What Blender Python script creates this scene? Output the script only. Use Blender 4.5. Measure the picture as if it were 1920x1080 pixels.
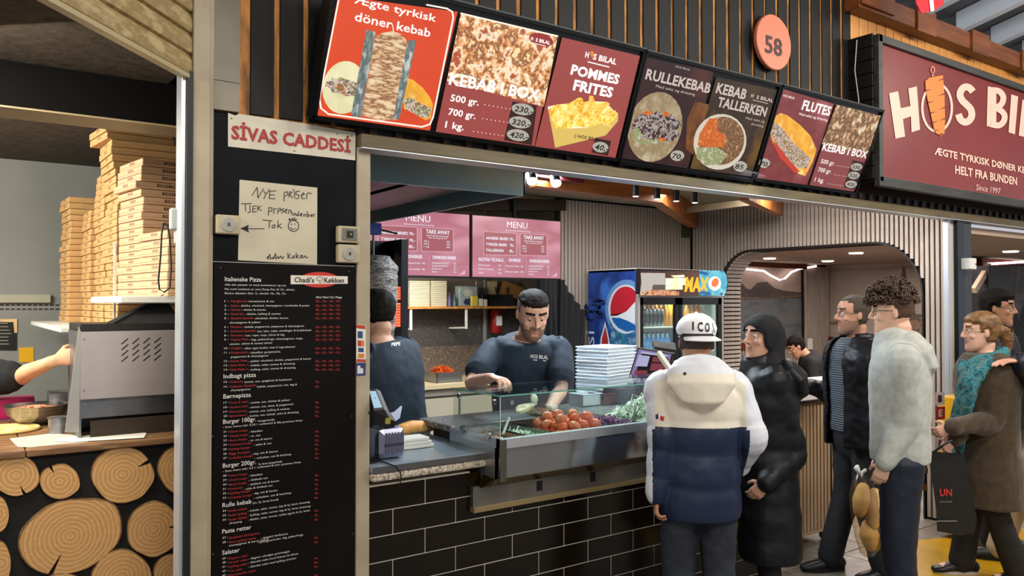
import bpy, bmesh, math, random
from mathutils import Vector, Matrix, noise, Euler
random.seed(7)
for _o in list(bpy.data.objects): bpy.data.objects.remove(_o)
S = bpy.context.scene; COL = S.collection
V = Vector; PI = math.pi; R = math.radians
# ---------------------------------------------------------------- camera
CAM = V((0, 0, 1.68)); FPX = 1500.0; PITCH = R(0.99); YAW = R(35.5)
cd = bpy.data.cameras.new('camera'); cam = bpy.data.objects.new('camera', cd); COL.objects.link(cam)
cd.sensor_width = 36; cd.lens = 36*FPX/1920; cd.clip_start = .05; cd.clip_end = 200
cam.location = CAM; cam.rotation_euler = (PI/2+PITCH, 0, -YAW); S.camera = cam
CF = V((math.sin(YAW)*math.cos(PITCH), math.cos(YAW)*math.cos(PITCH), math.sin(PITCH)))
CR = V((math.cos(YAW), -math.sin(YAW), 0)); CU = CR.cross(CF)
# ---------------------------------------------------------------- world, lights, exposure
w = bpy.data.worlds.new('world'); S.world = w; w.use_nodes = True
bg = w.node_tree.nodes['Background']; bg.inputs[0].default_value = (.93, .93, 1, 1); bg.inputs[1].default_value = .55
S.view_settings.view_transform = 'Standard'; S.view_settings.look = 'None'; S.view_settings.exposure = .12; S.view_settings.gamma = 1
S.view_settings.use_curve_mapping = False
def area(name, loc, aim, sx, sy, power, col):
    l = bpy.data.lights.new(name, 'AREA'); l.shape = 'RECTANGLE'; l.size = sx; l.size_y = sy; l.energy = power; l.color = col
    o = bpy.data.objects.new(name, l); COL.objects.link(o); o.location = loc
    o.rotation_euler = (V(aim)-V(loc)).to_track_quat('-Z', 'Y').to_euler(); return o
def spot(name, loc, power, col, rad=.05):
    l = bpy.data.lights.new(name, 'POINT'); l.energy = power; l.color = col; l.shadow_soft_size = rad
    o = bpy.data.objects.new(name, l); COL.objects.link(o); o.location = loc; return o
area('hall_light', (0.8, -1.2, 3.7), (2.5, 3, 1.0), 2.2, .5, 88, (1, .93, .82))
area('hall_light', (4.2, 0.2, 3.75), (4.6, 3, 1.0), 2.2, .5, 90, (1, .94, .84))
area('hall_light', (7.2, 0.3, 3.7), (6.5, 3, 1.0), 1.6, .5, 70, (1, .93, .82))
area('kitchen_light', (2.6, 4.2, 2.52), (2.6, 4.1, 0), 1.6, .3, 85, (.78, .9, 1))
area('counter_light', (3.2, 3.5, 2.42), (3.0, 3.3, 0), 1.8, .2, 40, (.8, .9, 1))
area('kitchen_light', (4.6, 4.4, 2.52), (4.8, 4.6, 0), 1.6, .3, 30, (1, .92, .84))
area('pizzeria_light', (-1.0, 4.4, 2.45), (0.6, 4.6, 1.5), 1.2, .5, 95, (1, .95, .82))
area('pizzeria_light', (-0.1, 2.95, 2.46), (0.5, 3.6, 0.8), .8, .3, 24, (1, .9, .74))  # fill light added out of view to brighten the steel cabinet's front
area('entrance_fill', (5.3, 3.5, 2.56), (5.7, 3.6, 0), .8, .5, 34, (1, .93, .88))  # unseen fill light, added to brighten the slats near the entrance
area('shelf_light', (2.6, 5.62, 1.84), (2.6, 6.1, 1.5), 1.7, .05, 15, (1, .95, .82))
area('dining_light', (8.4, 5.2, 2.16), (8.4, 5.2, 0), 3.0, 1.5, 75, (1, .84, .76))
area('dining_light', (8.0, 3.6, 2.16), (8.0, 3.8, 0), 2.0, 1.0, 45, (1, .86, .78))
# ---------------------------------------------------------------- helpers
def ray(px, py): return CF + CR*((px-960)/FPX) + CU*(-(py-540)/FPX)
def PY(px, py, Y): d = ray(px, py); return CAM + d*((Y-CAM.y)/d.y)
def PX(px, py, X): d = ray(px, py); return CAM + d*((X-CAM.x)/d.x)
def PZ(px, py, Z): d = ray(px, py); return CAM + d*((Z-CAM.z)/d.z)
def PD(px, py, D): return CAM + ray(px, py)*D
class Plane:
    def __init__(s, o, e, up):
        s.o = V(o); s.e = V(e).normalized(); s.up = V(up).normalized(); s.n = s.e.cross(s.up).normalized()
        if s.n.dot(CAM-s.o) < 0: s.n = -s.n
    def hit(s, px, py, off=0):
        d = ray(px, py); o = s.o + s.n*off; return CAM + d*((o-CAM).dot(s.n)/d.dot(s.n))
    def along(s, A, px):
        a = A-CAM; u = (px-960)/FPX
        return (u*CF.dot(a)-CR.dot(a))/(s.e.dot(CR)-u*s.e.dot(CF))
def lin(c):
    if isinstance(c, str):
        c = c.lstrip('#'); c = [int(c[i:i+2], 16)/255 for i in (0, 2, 4)]
    return tuple(x/12.92 if x <= .04045 else ((x+.055)/1.055)**2.4 for x in c)
MATS = {}
def M(name, col=None, rough=.6, metal=0, col2=None, scale=8, bump=0, bscale=None, emit=0, kind='noise', stretch=None, spec=.5, alpha=1, trans=0, det=4, ramp=(.35, .65), ior=1.45, sheen=0, coat=0):
    if name in MATS: return MATS[name]
    m = bpy.data.materials.new(name); m.use_nodes = True; MATS[name] = m
    nt = m.node_tree; b = nt.nodes['Principled BSDF']; c = lin(col)+(1,)
    b.inputs['Base Color'].default_value = c; b.inputs['Roughness'].default_value = rough; b.inputs['Metallic'].default_value = metal
    b.inputs['Specular IOR Level'].default_value = spec; b.inputs['IOR'].default_value = ior
    b.inputs['Coat Weight'].default_value = coat
    if sheen: b.inputs['Sheen Weight'].default_value = sheen
    if trans: b.inputs['Transmission Weight'].default_value = trans
    if alpha < 1: b.inputs['Alpha'].default_value = alpha
    m.diffuse_color = c
    tc = mp = None
    if col2 or bump:
        tc = nt.nodes.new('ShaderNodeTexCoord'); mp = nt.nodes.new('ShaderNodeMapping')
        nt.links.new(tc.outputs['Object'], mp.inputs[0])
        if stretch: mp.inputs['Scale'].default_value = stretch
    def tex(sc, k):
        if k == 'voronoi':
            t = nt.nodes.new('ShaderNodeTexVoronoi'); t.inputs['Scale'].default_value = sc; nt.links.new(mp.outputs[0], t.inputs['Vector']); return t.outputs['Distance']
        if k == 'cells':
            t = nt.nodes.new('ShaderNodeTexVoronoi'); t.inputs['Scale'].default_value = sc; nt.links.new(mp.outputs[0], t.inputs['Vector'])
            s2 = nt.nodes.new('ShaderNodeSeparateColor'); nt.links.new(t.outputs['Color'], s2.inputs[0]); return s2.outputs[0]
        if k == 'rings':
            t = nt.nodes.new('ShaderNodeTexWave'); t.wave_type = 'RINGS'; t.rings_direction = 'SPHERICAL'; t.inputs['Scale'].default_value = sc
            t.inputs['Distortion'].default_value = 3.0; t.inputs['Detail'].default_value = 3; nt.links.new(mp.outputs[0], t.inputs['Vector']); return t.outputs['Fac']
        t = nt.nodes.new('ShaderNodeTexNoise'); t.inputs['Scale'].default_value = sc; t.inputs['Detail'].default_value = det; t.inputs['Roughness'].default_value = .6
        nt.links.new(mp.outputs[0], t.inputs['Vector']); return t.outputs['Fac']
    co = None
    if col2:
        cols = [col]+(list(col2) if isinstance(col2, (list, tuple)) and isinstance(col2[0], str) else [col2])
        cr = nt.nodes.new('ShaderNodeValToRGB'); nt.links.new(tex(scale, kind), cr.inputs[0]); el = cr.color_ramp.elements
        while len(el) < len(cols): el.new(.5)
        for i, cc in enumerate(cols):
            el[i].position = ramp[0]+(ramp[1]-ramp[0])*i/(len(cols)-1); 
        for i, cc in enumerate(cols): el[i].color = lin(cc)+(1,)
        nt.links.new(cr.outputs[0], b.inputs['Base Color']); co = cr.outputs[0]
    if bump:
        bn = nt.nodes.new('ShaderNodeBump'); bn.inputs['Strength'].default_value = bump; bn.inputs['Distance'].default_value = .01
        nt.links.new(tex(bscale or scale, 'noise' if kind in ('cells', 'rings') else kind), bn.inputs['Height']); nt.links.new(bn.outputs[0], b.inputs['Normal'])
    if emit:
        b.inputs['Emission Strength'].default_value = emit
        if co: nt.links.new(co, b.inputs['Emission Color'])
        else: b.inputs['Emission Color'].default_value = c
        for l in list(b.inputs['Base Color'].links): nt.links.remove(l)
        b.inputs['Base Color'].default_value = (.01, .01, .01, 1)
    return m
def E(name, col, s=1.0, **k): return M(name, col, rough=k.pop('rough', .35), emit=s, **k)
ROOT = {}
def tag(o, label=None, cat=None, group=None, kind=None):
    for k, v in (('label', label), ('category', cat), ('group', group), ('kind', kind)):
        if v: o[k] = v
    return o
def empty(name, loc, label=None, cat=None, group=None, rz=0):
    o = bpy.data.objects.new(name, None); COL.objects.link(o); o.location = loc; o.rotation_euler = (0, 0, rz)
    o.empty_display_size = .05
    ROOT[o.name] = (Matrix.Translation(loc) @ Matrix.Rotation(rz, 4, 'Z')).inverted(); return tag(o, label, cat, group)
def finish(me, name, mats, parent=None, smooth=None):
    for m in (mats if isinstance(mats, (list, tuple)) else [mats]): me.materials.append(m)
    if smooth is not None:
        for p in me.polygons: p.use_smooth = True
        if smooth < 180: me.set_sharp_from_angle(angle=R(smooth))
    o = bpy.data.objects.new(name, me); COL.objects.link(o)
    if parent is not None:
        o.parent = parent; T = ROOT[parent.name]; me.transform(T); ROOT[o.name] = T
    else:
        vs = me.vertices
        if name in ('tile', 'floor_tile', 'plank', 'slat', 'fascia_block'): ROOT[o.name] = Matrix.Identity(4)
        elif len(vs):
            xs = [v.co.x for v in vs]; ys = [v.co.y for v in vs]; z = min(v.co.z for v in vs)
            c = V(((min(xs)+max(xs))/2, (min(ys)+max(ys))/2, z)); me.transform(Matrix.Translation(-c)); o.location = c
            ROOT[o.name] = Matrix.Translation(-c)
    me.update(); return o
class MB:
    def __init__(s): s.b = bmesh.new(); s.m = 0
    def mat(s, i): s.m = i; return s
    def _f(s, vs):
        try: f = s.b.faces.new(vs); f.material_index = s.m; return f
        except ValueError: return None
    def box(s, lo, hi, bev=0, rot=None, T=None):
        lo = V(lo); hi = V(hi); lo, hi = V(map(min, lo, hi)), V(map(max, lo, hi)); c = (lo+hi)/2; h = (hi-lo)/2
        t = bmesh.new(); bmesh.ops.create_cube(t, size=2)
        for v in t.verts: v.co = V((v.co.x*h.x, v.co.y*h.y, v.co.z*h.z))
        if bev: bmesh.ops.bevel(t, geom=t.edges[:]+t.verts[:], offset=min(bev, h.x*.9, h.y*.9, h.z*.9), segments=2 if bev > .004 else 1, profile=.5, affect='EDGES')
        if rot is not None: bmesh.ops.transform(t, matrix=Euler(rot).to_matrix().to_4x4() if not isinstance(rot, Matrix) else rot, verts=t.verts)
        bmesh.ops.translate(t, vec=c, verts=t.verts)
        if T is not None: bmesh.ops.transform(t, matrix=T, verts=t.verts)
        return s.join(t)
    def join(s, t):
        mp = {v: s.b.verts.new(v.co) for v in t.verts}
        for f in t.faces: s._f([mp[v] for v in f.verts])
        t.free(); return s
    def poly(s, pts): s._f([s.b.verts.new(p) for p in pts]); return s
    def prism(s, pts, vec):
        vec = V(vec); a = [s.b.verts.new(p) for p in pts]; b = [s.b.verts.new(V(p)+vec) for p in pts]; n = len(pts)
        s._f(a[::-1]); s._f(b)
        for i in range(n): s._f([a[i], a[(i+1) % n], b[(i+1) % n], b[i]])
        return s
    def bar(s, p, q, wd, ht, up=(0, 0, 1)):
        p = V(p); q = V(q); d = (q-p).normalized(); sd = d.cross(V(up)).normalized(); u = sd.cross(d).normalized()
        pts = [p+sd*wd/2*a+u*ht/2*b for a, b in ((-1, -1), (1, -1), (1, 1), (-1, 1))]; return s.prism(pts, q-p)
    def rings(s, rs, cap=True):
        vs = [[s.b.verts.new(p) for p in r] for r in rs]; n = len(vs[0])
        for a, b in zip(vs, vs[1:]):
            for i in range(n): s._f([a[i], a[(i+1) % n], b[(i+1) % n], b[i]])
        if cap: s._f(vs[0][::-1]); s._f(vs[-1])
        return s
    def lathe(s, o, prof, n=20, ax=(0, 0, 1), cap=True, sq=1):
        o = V(o); ax = V(ax).normalized(); x = ax.orthogonal().normalized(); y = ax.cross(x)
        return s.rings([[o+ax*h+(x*math.cos(2*PI*i/n)*sq+y*math.sin(2*PI*i/n))*max(r, 1e-4) for i in range(n)] for r, h in prof], cap)
    def cyl(s, p, q, r, n=16, r2=None):
        p = V(p); q = V(q); return s.lathe(p, [(r, 0), (r if r2 is None else r2, (q-p).length)], n, q-p)
    def loft(s, pts, side=(1, 0, 0), n=14, round_=True, power=2.0):
        """pts: (centre, a, b) rings perpendicular to the path; a along side"""
        P = [V(p[0]) for p in pts]; out = []
        for i, (c, a, b) in enumerate(pts):
            t = (P[min(i+1, len(P)-1)]-P[max(i-1, 0)]).normalized(); sd = V(side); sd = (sd-t*sd.dot(t))
            if sd.length < 1e-3: sd = t.orthogonal()
            sd.normalize(); u = t.cross(sd)
            def ring(cc, k):
                r = []
                for j in range(n):
                    ca = math.cos(2*PI*j/n); sa = math.sin(2*PI*j/n); e = 2/power
                    r.append(cc+sd*a*k*math.copysign(abs(ca)**e, ca)+u*b*k*math.copysign(abs(sa)**e, sa))
                return r
            if round_ and i == 0: out.append(ring(V(c)-t*min(a, b)*.85, .35)); out.append(ring(V(c)-t*min(a, b)*.5, .8))
            out.append(ring(V(c), 1))
            if round_ and i == len(pts)-1: out.append(ring(V(c)+t*min(a, b)*.5, .8)); out.append(ring(V(c)+t*min(a, b)*.85, .35))
        return s.rings(out)
    def tube(s, pts, r, n=8): return s.loft([(p, r, r) for p in pts], n=n, round_=False)
    def ball(s, c, rx, ry=None, rz=None, nu=14, nv=10, rot=None):
        ry = ry or rx; rz = rz or rx; m = rot or Matrix.Identity(3)
        rs = [[V(c)+m @ V((rx*math.cos(2*PI*i/nu)*math.sin(PI*j/nv), ry*math.sin(2*PI*i/nu)*math.sin(PI*j/nv), -rz*math.cos(PI*j/nv))) for i in range(nu)] for j in range(1, nv)]
        a = s.b.verts.new(V(c)+m @ V((0, 0, -rz))); b = s.b.verts.new(V(c)+m @ V((0, 0, rz)))
        k = len(s.b.verts); vs = [[s.b.verts.new(p) for p in r] for r in rs]
        for p, q in zip(vs, vs[1:]):
            for i in range(nu): s._f([p[i], p[(i+1) % nu], q[(i+1) % nu], q[i]])
        for i in range(nu): s._f([a, vs[0][(i+1) % nu], vs[0][i]]); s._f([b, vs[-1][i], vs[-1][(i+1) % nu]])
        return s
    # flat print on a plane, traced in the photo's pixels and landed on the real surface
    def ppx(s, pl, pts, off=.002): return s.poly([pl.hit(x, y, off) for x, y in pts])
    def epx(s, pl, cx, cy, rx, ry, off=.003, n=24, rot=0, jag=0):
        pts = []
        for i in range(n):
            k = 1+(random.uniform(-jag, jag) if jag else 0); a = 2*PI*i/n; x = rx*k*math.cos(a); y = ry*k*math.sin(a)
            pts.append((cx+x*math.cos(rot)-y*math.sin(rot), cy+x*math.sin(rot)+y*math.cos(rot)))
        return s.ppx(pl, pts, off)
    def line(s, pl, pts, wd, off=.003):
        for a, b in zip(pts, pts[1:]):
            a = V((a[0], a[1])); b = V((b[0], b[1])); d = (b-a)
            if d.length < .01: continue
            d.normalize(); q = V((-d.y, d.x))*wd/2; a2 = a-d*wd*.2; b2 = b+d*wd*.2
            s.ppx(pl, [(a2+q), (b2+q), (b2-q), (a2-q)], off)
        return s
    def ribbon(s, pl, pts, wd, off=.003, n=5):
        P = [V((x, y)) for x, y in pts]; Q = []; k = len(P)-1
        for i in range(k):
            p0, p1, p2, p3 = P[max(i-1, 0)], P[i], P[i+1], P[min(i+2, k)]
            for j in range(n):
                t = j/n; Q.append(.5*((2*p1)+(p2-p0)*t+(2*p0-5*p1+4*p2-p3)*t*t+(3*p1-p0-3*p2+p3)*t**3))
        Q.append(P[-1]); L = []
        for i, q in enumerate(Q):
            d = (Q[min(i+1, len(Q)-1)]-Q[max(i-1, 0)]).normalized(); nn = V((-d.y, d.x))*wd/2
            L.append([s.b.verts.new(pl.hit(*(q+nn*c), off)) for c in (1, -1)])
        for a, b in zip(L, L[1:]): s._f([a[0], b[0], b[1], a[1]])
        return s
    def text(s, pl, t, x0, y0, x1, h, off=.003, ital=0, bold=0, rise=0):
        A = pl.hit(x0, y0, off); L = pl.along(A, x1); dep = (A-CAM).dot(CF); H = h*dep/FPX
        vs, fs, wd = glyphs(t, bold); bv = []
        for x, y in vs: bv.append(s.b.verts.new(A+pl.e*((x/wd)*L+y*ital*H)+pl.up*(y+rise*x/wd)*H))
        for f in fs: s._f([bv[i] for i in f])
        return s
    def build(s, name, mats, parent=None, smooth=None, fix=True):
        if fix: bmesh.ops.recalc_face_normals(s.b, faces=s.b.faces[:])
        me = bpy.data.meshes.new(name); s.b.to_mesh(me); s.b.free(); o = finish(me, name, mats, parent, smooth)
        if name in ('lettering', 'handwriting', 'print', 'vent_slots', 'emblem_notch'): o['kind'] = 'stuff'
        return o
GL = {}
def glyphs(t, bold=0):
    k = (t, bold)
    if k in GL: return GL[k]
    c = bpy.data.curves.new('glyphs', 'FONT'); c.body = t; c.size = 1; c.resolution_u = 2; c.offset = bold; c.space_character = 1+bold*1.2
    o = bpy.data.objects.new('glyphs', c); COL.objects.link(o)
    dg = bpy.context.evaluated_depsgraph_get(); dg.update(); me = bpy.data.meshes.new_from_object(o.evaluated_get(dg))
    xs = [v.co.x for v in me.vertices] or [0, 1]; x0 = min(xs); wd = max(xs)-x0
    r = ([(v.co.x-x0, v.co.y/.69) for v in me.vertices], [tuple(p.vertices) for p in me.polygons], wd or 1)
    bpy.data.objects.remove(o); bpy.data.curves.remove(c); bpy.data.meshes.remove(me); GL[k] = r; return r
def struct(o): o['kind'] = 'structure'; return o
def dup(root, loc, rz=None, label=None, group=None):
    r = root.copy(); COL.objects.link(r); r.location = loc
    if rz is not None: r.rotation_euler = (0, 0, rz)
    if label: r['label'] = label
    if group: r['group'] = group
    for ch in root.children:
        c = ch.copy(); COL.objects.link(c); c.parent = r
        for g in ch.children: d = g.copy(); COL.objects.link(d); d.parent = c
    return r
def copies(proto, locs, scales=None):
    """alike pieces of one thing: linked copies sharing mesh data"""
    for i, l in enumerate(locs):
        o = proto if i == 0 else proto.copy()
        if i: COL.objects.link(o)
        o.location = l
        if scales: o.scale = scales[i]
X_, Y_, Z_ = V((1, 0, 0)), V((0, 1, 0)), V((0, 0, 1))
# ---------------------------------------------------------------- materials
black = M('matt_black', '#0b0b0d', .5)
blk_gloss = M('gloss_black', '#08080a', .18)
cream = M('cream_paint', '#b5a88c', .55, col2='#8e8167', scale=3, bump=.05)
cream2 = M('cream_post', '#a99c84', .5, col2='#978a72', scale=5)
steel = M('brushed_steel', '#aeb0b2', .28, .85, col2='#8f9194', scale=3, stretch=(1, 1, 60), bump=.03)
steel_d = M('polished_steel', '#9a9c9f', .12, 1, bump=.04, scale=2.5)
galv = M('galvanised_steel', '#8e9194', .4, 1, col2='#75787b', scale=6)
white_p = M('white_plastic', '#d9d8d2', .4)
alu = M('aluminium_edge', '#c9cfd6', .3, .6)
wood_o = M('varnished_glulam', '#a8622a', .4, col2='#7b4219', scale=3, stretch=(.6, 6, 6))
pine = M('pine_boards', '#d99a4e', .5, col2='#a86a2c', scale=4, stretch=(6, 6, .7))
batten = M('raw_batten_wood', '#cf8b3d', .6, col2='#6d4218', scale=9, stretch=(3, 3, .6))
char = M('charred_black_board', '#191714', .55, col2='#070706', scale=3, stretch=(4, 4, 1), bump=.15, spec=.3)
paper = M('white_paper', '#e6e4dc', .8)
glass = M('clear_glass', '#e9f6f3', .02, trans=1, ior=1.02, spec=.5)
def glassmat(name, tint, rough=.0):
    m = bpy.data.materials.new(name); m.use_nodes = True; nt = m.node_tree; nt.nodes.clear(); MATS[name] = m
    o = nt.nodes.new('ShaderNodeOutputMaterial'); mx = nt.nodes.new('ShaderNodeMixShader'); t = nt.nodes.new('ShaderNodeBsdfTransparent'); g = nt.nodes.new('ShaderNodeBsdfGlossy'); f = nt.nodes.new('ShaderNodeMath'); f.operation = 'MULTIPLY_ADD'; lw = nt.nodes.new('ShaderNodeLayerWeight'); lw.inputs[0].default_value = .18; f.inputs[1].default_value = .55; f.inputs[2].default_value = .02; nt.links.new(lw.outputs['Facing'], f.inputs[0])
    t.inputs[0].default_value = lin(tint)+(1,); g.inputs['Roughness'].default_value = rough
    nt.links.new(f.outputs[0], mx.inputs[0]); nt.links.new(t.outputs[0], mx.inputs[1]); nt.links.new(g.outputs[0], mx.inputs[2]); nt.links.new(mx.outputs[0], o.inputs[0]); return m
pane = glassmat('case_glass', '#f5fbf9')
glass_g = M('green_edge_glass', '#3f8f80', .05, alpha=.75)
# ================================================================ SETTING
# floor slabs: each a part of the floor
fl = MB().box((-4, -4, -.06), (16, 12, -.012)).build('floor', M('floor_joint', '#4a4640', .8)); struct(fl)
tp = None; locs = []
for i in range(-1, 12):
    for j in range(0, 6): locs.append((1.5+i*.62+(.31 if j % 2 else 0), .3+j*.62, 0))
ms = M('grey_stone_slab', '#8d867c', .32, col2=['#6f695f', '#9b958b'], scale=3.5, bump=.05, bscale=12)
tp = MB().box((-.306, -.306, -.012), (.306, .306, 0), .002).build('floor_tile', ms); tp.parent = fl
ROOT[tp.name] = Matrix.Identity(4)
copies(tp, [V(l)-fl.location for l in locs])
MB().box((-4, -4, -.011), (1.0, 12, -.001)).box((8.8, -4, -.011), (16, 12, -.001)).box((1, 3.75, -.011), (8.8, 12, -.001)).build('floor_tile_far', M('grey_floor_far', '#7d766c', .4, col2='#6c655b', scale=5), fl)
yl = [PZ(1716, 1040, .004), PZ(1722, 1012, .004), PZ(1812, 1004, .004), PZ(1990, 985, .004), PZ(2300, 1000, .004), PZ(2300, 1300, .004), PZ(1700, 1200, .004)]
struct(MB().prism(yl, (0, 0, -.003)).build('floor_yellow_zone', M('yellow_floor_paint', '#c79a12', .3, col2='#b08510', scale=5)))
FY = 3.0; facade = Plane((0, FY, 0), X_, Z_)
# tiled counter front, black subway tiles with pale joints
wall = struct(MB().box((1.32, 3.0035, 0), (1.912, 3.14, .93)).box((1.912, 3.0035, 0), (4.06, 3.14, .858)).build('wall_counter_front', M('tile_grout', '#c4bcab', .8)))
TW, TH = .3045, .1045
tm = [M('black_glazed_tile', '#100c08', .16, col2='#17110a', scale=6, bump=.02, spec=.35), M('brown_black_glazed_tile', '#171009', .18, col2='#0e0a06', scale=5, spec=.35)]
pr = []
for m in tm:
    o = MB().box((-.15, 0, 0), (.15, .0034, .1), .0012).build('tile', m); o.parent = wall; pr.append(o)
first = [0, 0]; hp = {}
for r in range(9):
    z = .928-TH*(r+1); c0 = 1.382+(0 if r % 2 else TW/2)
    for c in range(-1, 10):
        x = c0+c*TW; l, rr = x-.15, x+.15
        if rr < 1.36 or l > 4.0: continue
        if r < 1 and l > 2.05: continue
        k = 1 if random.random() < .55 else 0
        cut = l < 1.32 or rr > 4.06 or (r == 1 and False)
        o = pr[k] if not first[k] and not cut else pr[k].copy()
        if o is pr[k]: first[k] = 1
        else: COL.objects.link(o)
        L, Rr = max(l, 1.32), min(rr, 4.06)
        o.location = V(((L+Rr)/2, 3.0+random.uniform(-.0006, .0006), z))-wall.location; o.scale = ((Rr-L)/.3, 1, 1)
# left advertising board wall (between the two posts)
x0 = PY(397, 500, FY).x; x1 = PY(667, 500, FY).x; xe = PY(692, 500, FY).x; zt = PY(397, 210, FY).z
wl = struct(MB().box((x0, FY, 0), (x1, FY+.06, zt)).build('wall_board', M('black_board_paint', '#07080b', .45, col2='#0d1015', scale=7, bump=.05, spec=.1)))
struct(MB().box((x1, FY-.012, 0), (xe, FY+.12, PY(667, 262, FY).z), .003).build('trim_1', cream2))
xa = PY(357, 300, FY).x; xb = PY(390, 300, FY).x
p = struct(MB().box((xa, FY-.03, 0), (xb, FY+.10, 4.6), .003).box((xb, FY-.015, 0), (x0, FY+.08, 4.6), .002).box((PY(346, 300, FY).x, FY+.0, 0), (xa, FY+.09, 2.9)).build('trim_2', cream2))
struct(MB().box((PY(345.5, 300, FY).x, FY-.035, 0), (PY(357, 300, FY).x, FY+.02, 2.5)).build('trim_3', black))
struct(MB().box((PY(337.5, 300, FY).x, FY-.02, 0), (PY(345.5, 300, FY).x, FY+.06, 2.5), .002).build('trim_4', alu))
# grey cladding strip above the board, left of the planks
MB().box((x0, FY-.008, PY(397, 150, FY).z+.002), (PY(449, 100, FY).x, FY+.05, 4.6)).box((x0, FY-.014, PY(397, 205, FY).z), (PY(447, 180, FY).x, FY+.05, PY(397, 151, FY).z)).build('cover_plate', M('grey_primer', '#8a8374', .6, col2='#6f685b', scale=3), p)
# plank cladding above the opening: black boards over raw wood
zb = 2.40
pw = struct(MB().box((PY(449, 60, FY).x, FY+.018, 2.37), (4.93, FY+.10, 4.4)).build('wall_upper', batten))
pb = MB().box((-.046, 0, 0), (.046, .009, 2.0), .002).build('plank', char); pb.parent = pw
ls = []; sc = []
for i in range(35):
    X = .921+.1145*(i+.5)+.005; ls.append(V((X, FY+.009+random.uniform(-.002, .002), 2.385))-pw.location); sc.append((random.uniform(.97, 1.02), 1, 1))
copies(pb, ls, sc)
# right: facade goes on behind and above the shop sign with pine boards
zs = 3.41
pwr = struct(MB().box((4.90, FY+.03, 2.4), (16, FY+.10, 3.74)).build('wall_upper_right', M('shadow_wood', '#3a2410', .8)))
pb = MB().box((-.0485, 0, 0), (.0485, .018, .5), .003).build('plank', pine); pb.parent = pwr
copies(pb, [V((4.97+.108*i, FY+.008, 3.22+random.uniform(-.003, .003)))-pwr.location for i in range(100)])
struct(MB().box((4.85, FY-.10, 3.60), (16, FY+.03, 3.73), .004).box((4.85, FY-.12, 3.62), (5.25, FY-.10, 3.75), .003).box((5.55, FY-.12, 3.58), (5.80, FY-.10, 3.75), .003).box((6.35, FY-.12, 3.58), (6.62, FY-.10, 3.75), .003).box((7.2, FY-.12, 3.58), (7.46, FY-.10, 3.75), .003).build('trim_5', M('brown_glulam', '#80461f', .45, col2='#5d3014', scale=4, stretch=(.6, 5, 5))))
# lintel: beige bar with dark strip above
struct(MB().box((x1, FY-.05, 2.30), (16, FY+.05, 2.357), .006).build('trim_6', M('lintel_beige', '#665837', .5, col2='#4c4029', scale=5, stretch=(.5, 4, 4))))
struct(MB().box((x1, FY-.056, 2.296), (16, FY+.045, 2.3005)).build('trim_7', alu))
lt = struct(MB().box((x1, FY-.02, 2.357), (16, FY+.06, 2.41)).build('trim_8', M('dark_fascia', '#121110', .5)))
db = MB().box((-.016, -.02, 0), (.016, 0, .045), .002).build('fascia_block', M('dark_brown_block', '#2a1c10', .5)); db.parent = lt
copies(db, [V((x1+.06+i*.114, FY-.02, 2.359))-lt.location for i in range(118)])
# roof over the hall: grey sheet and pale rafters
def rz_(y): return 3.86+(FY-y)*.22
struct(MB().poly([(-4, 3.1, rz_(3.1)), (16, 3.1, rz_(3.1)), (16, -5, rz_(-5)), (-4, -5, rz_(-5))]).build('ceiling_hall', M('grey_roof_sheet', '#6b6f76', .7, col2='#54585e', scale=1.5)))
rf = MB().prism([(-.035, 2.94, rz_(2.94)-.16), (.035, 2.94, rz_(2.94)-.16), (.035, 2.94, rz_(2.94)-.01), (-.035, 2.94, rz_(2.94)-.01)], (0, -7, 7*.22)).build('ceiling_rafter', M('pale_blue_rafter', '#b7c4d2', .5))
struct(rf); rz0 = rf.location.copy()
for i in range(0, 14):
    X = .15+i*.56
    if abs(X-5.75) < .01: pass
    o = rf if i == 0 else rf.copy()
    if i: COL.objects.link(o)
    o.location = rz0+V((5.69-.56*3+i*.56, 0, 0))
# shutter of the corner shop coming towards the camera, rolled down a little
A = PY(357, 143, FY); A.z = 2.49; B = V((.245, 2.463, 2.49)); dS = (B-A).normalized(); C0 = A+dS*1.25; nS = V((-dS.y, dS.x, 0))
if nS.dot(CAM-A) < 0: nS = -nS
sh = empty('roller_shutter', A, 'dirty cream roller shutter partly lowered over the pizza stall at upper left', 'shutter')
smt = M('dirty_cream_metal', '#b09a6c', .45, col2=['#947e54', '#bfa97e'], scale=9, stretch=(1, 1, 3), bump=.08)
prof = [(0, 0), (.012, .004), (.016, .02), (.014, .05), (.004, .066), (.0, .074)]
for k in range(7):
    rs = [[q+nS*a+Z_*(k*.075+h) for a, h in prof]+[q-nS*.006+Z_*(k*.075+.074), q-nS*.006+Z_*(k*.075)] for q in (A, C0)]
    MB().rings(rs).build('slat', smt, sh, 40)
MB().bar(A-Z_*.008, C0-Z_*.008, .03, .016).build('bottom_bar', M('cream_bar', '#b3a57f', .4), sh)
MB().box((x0-.14, FY-.26, 3.0), (x0+.02, FY-.02, 3.4), .004).build('housing', M('grey_housing', '#8d887e', .5), sh)
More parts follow.
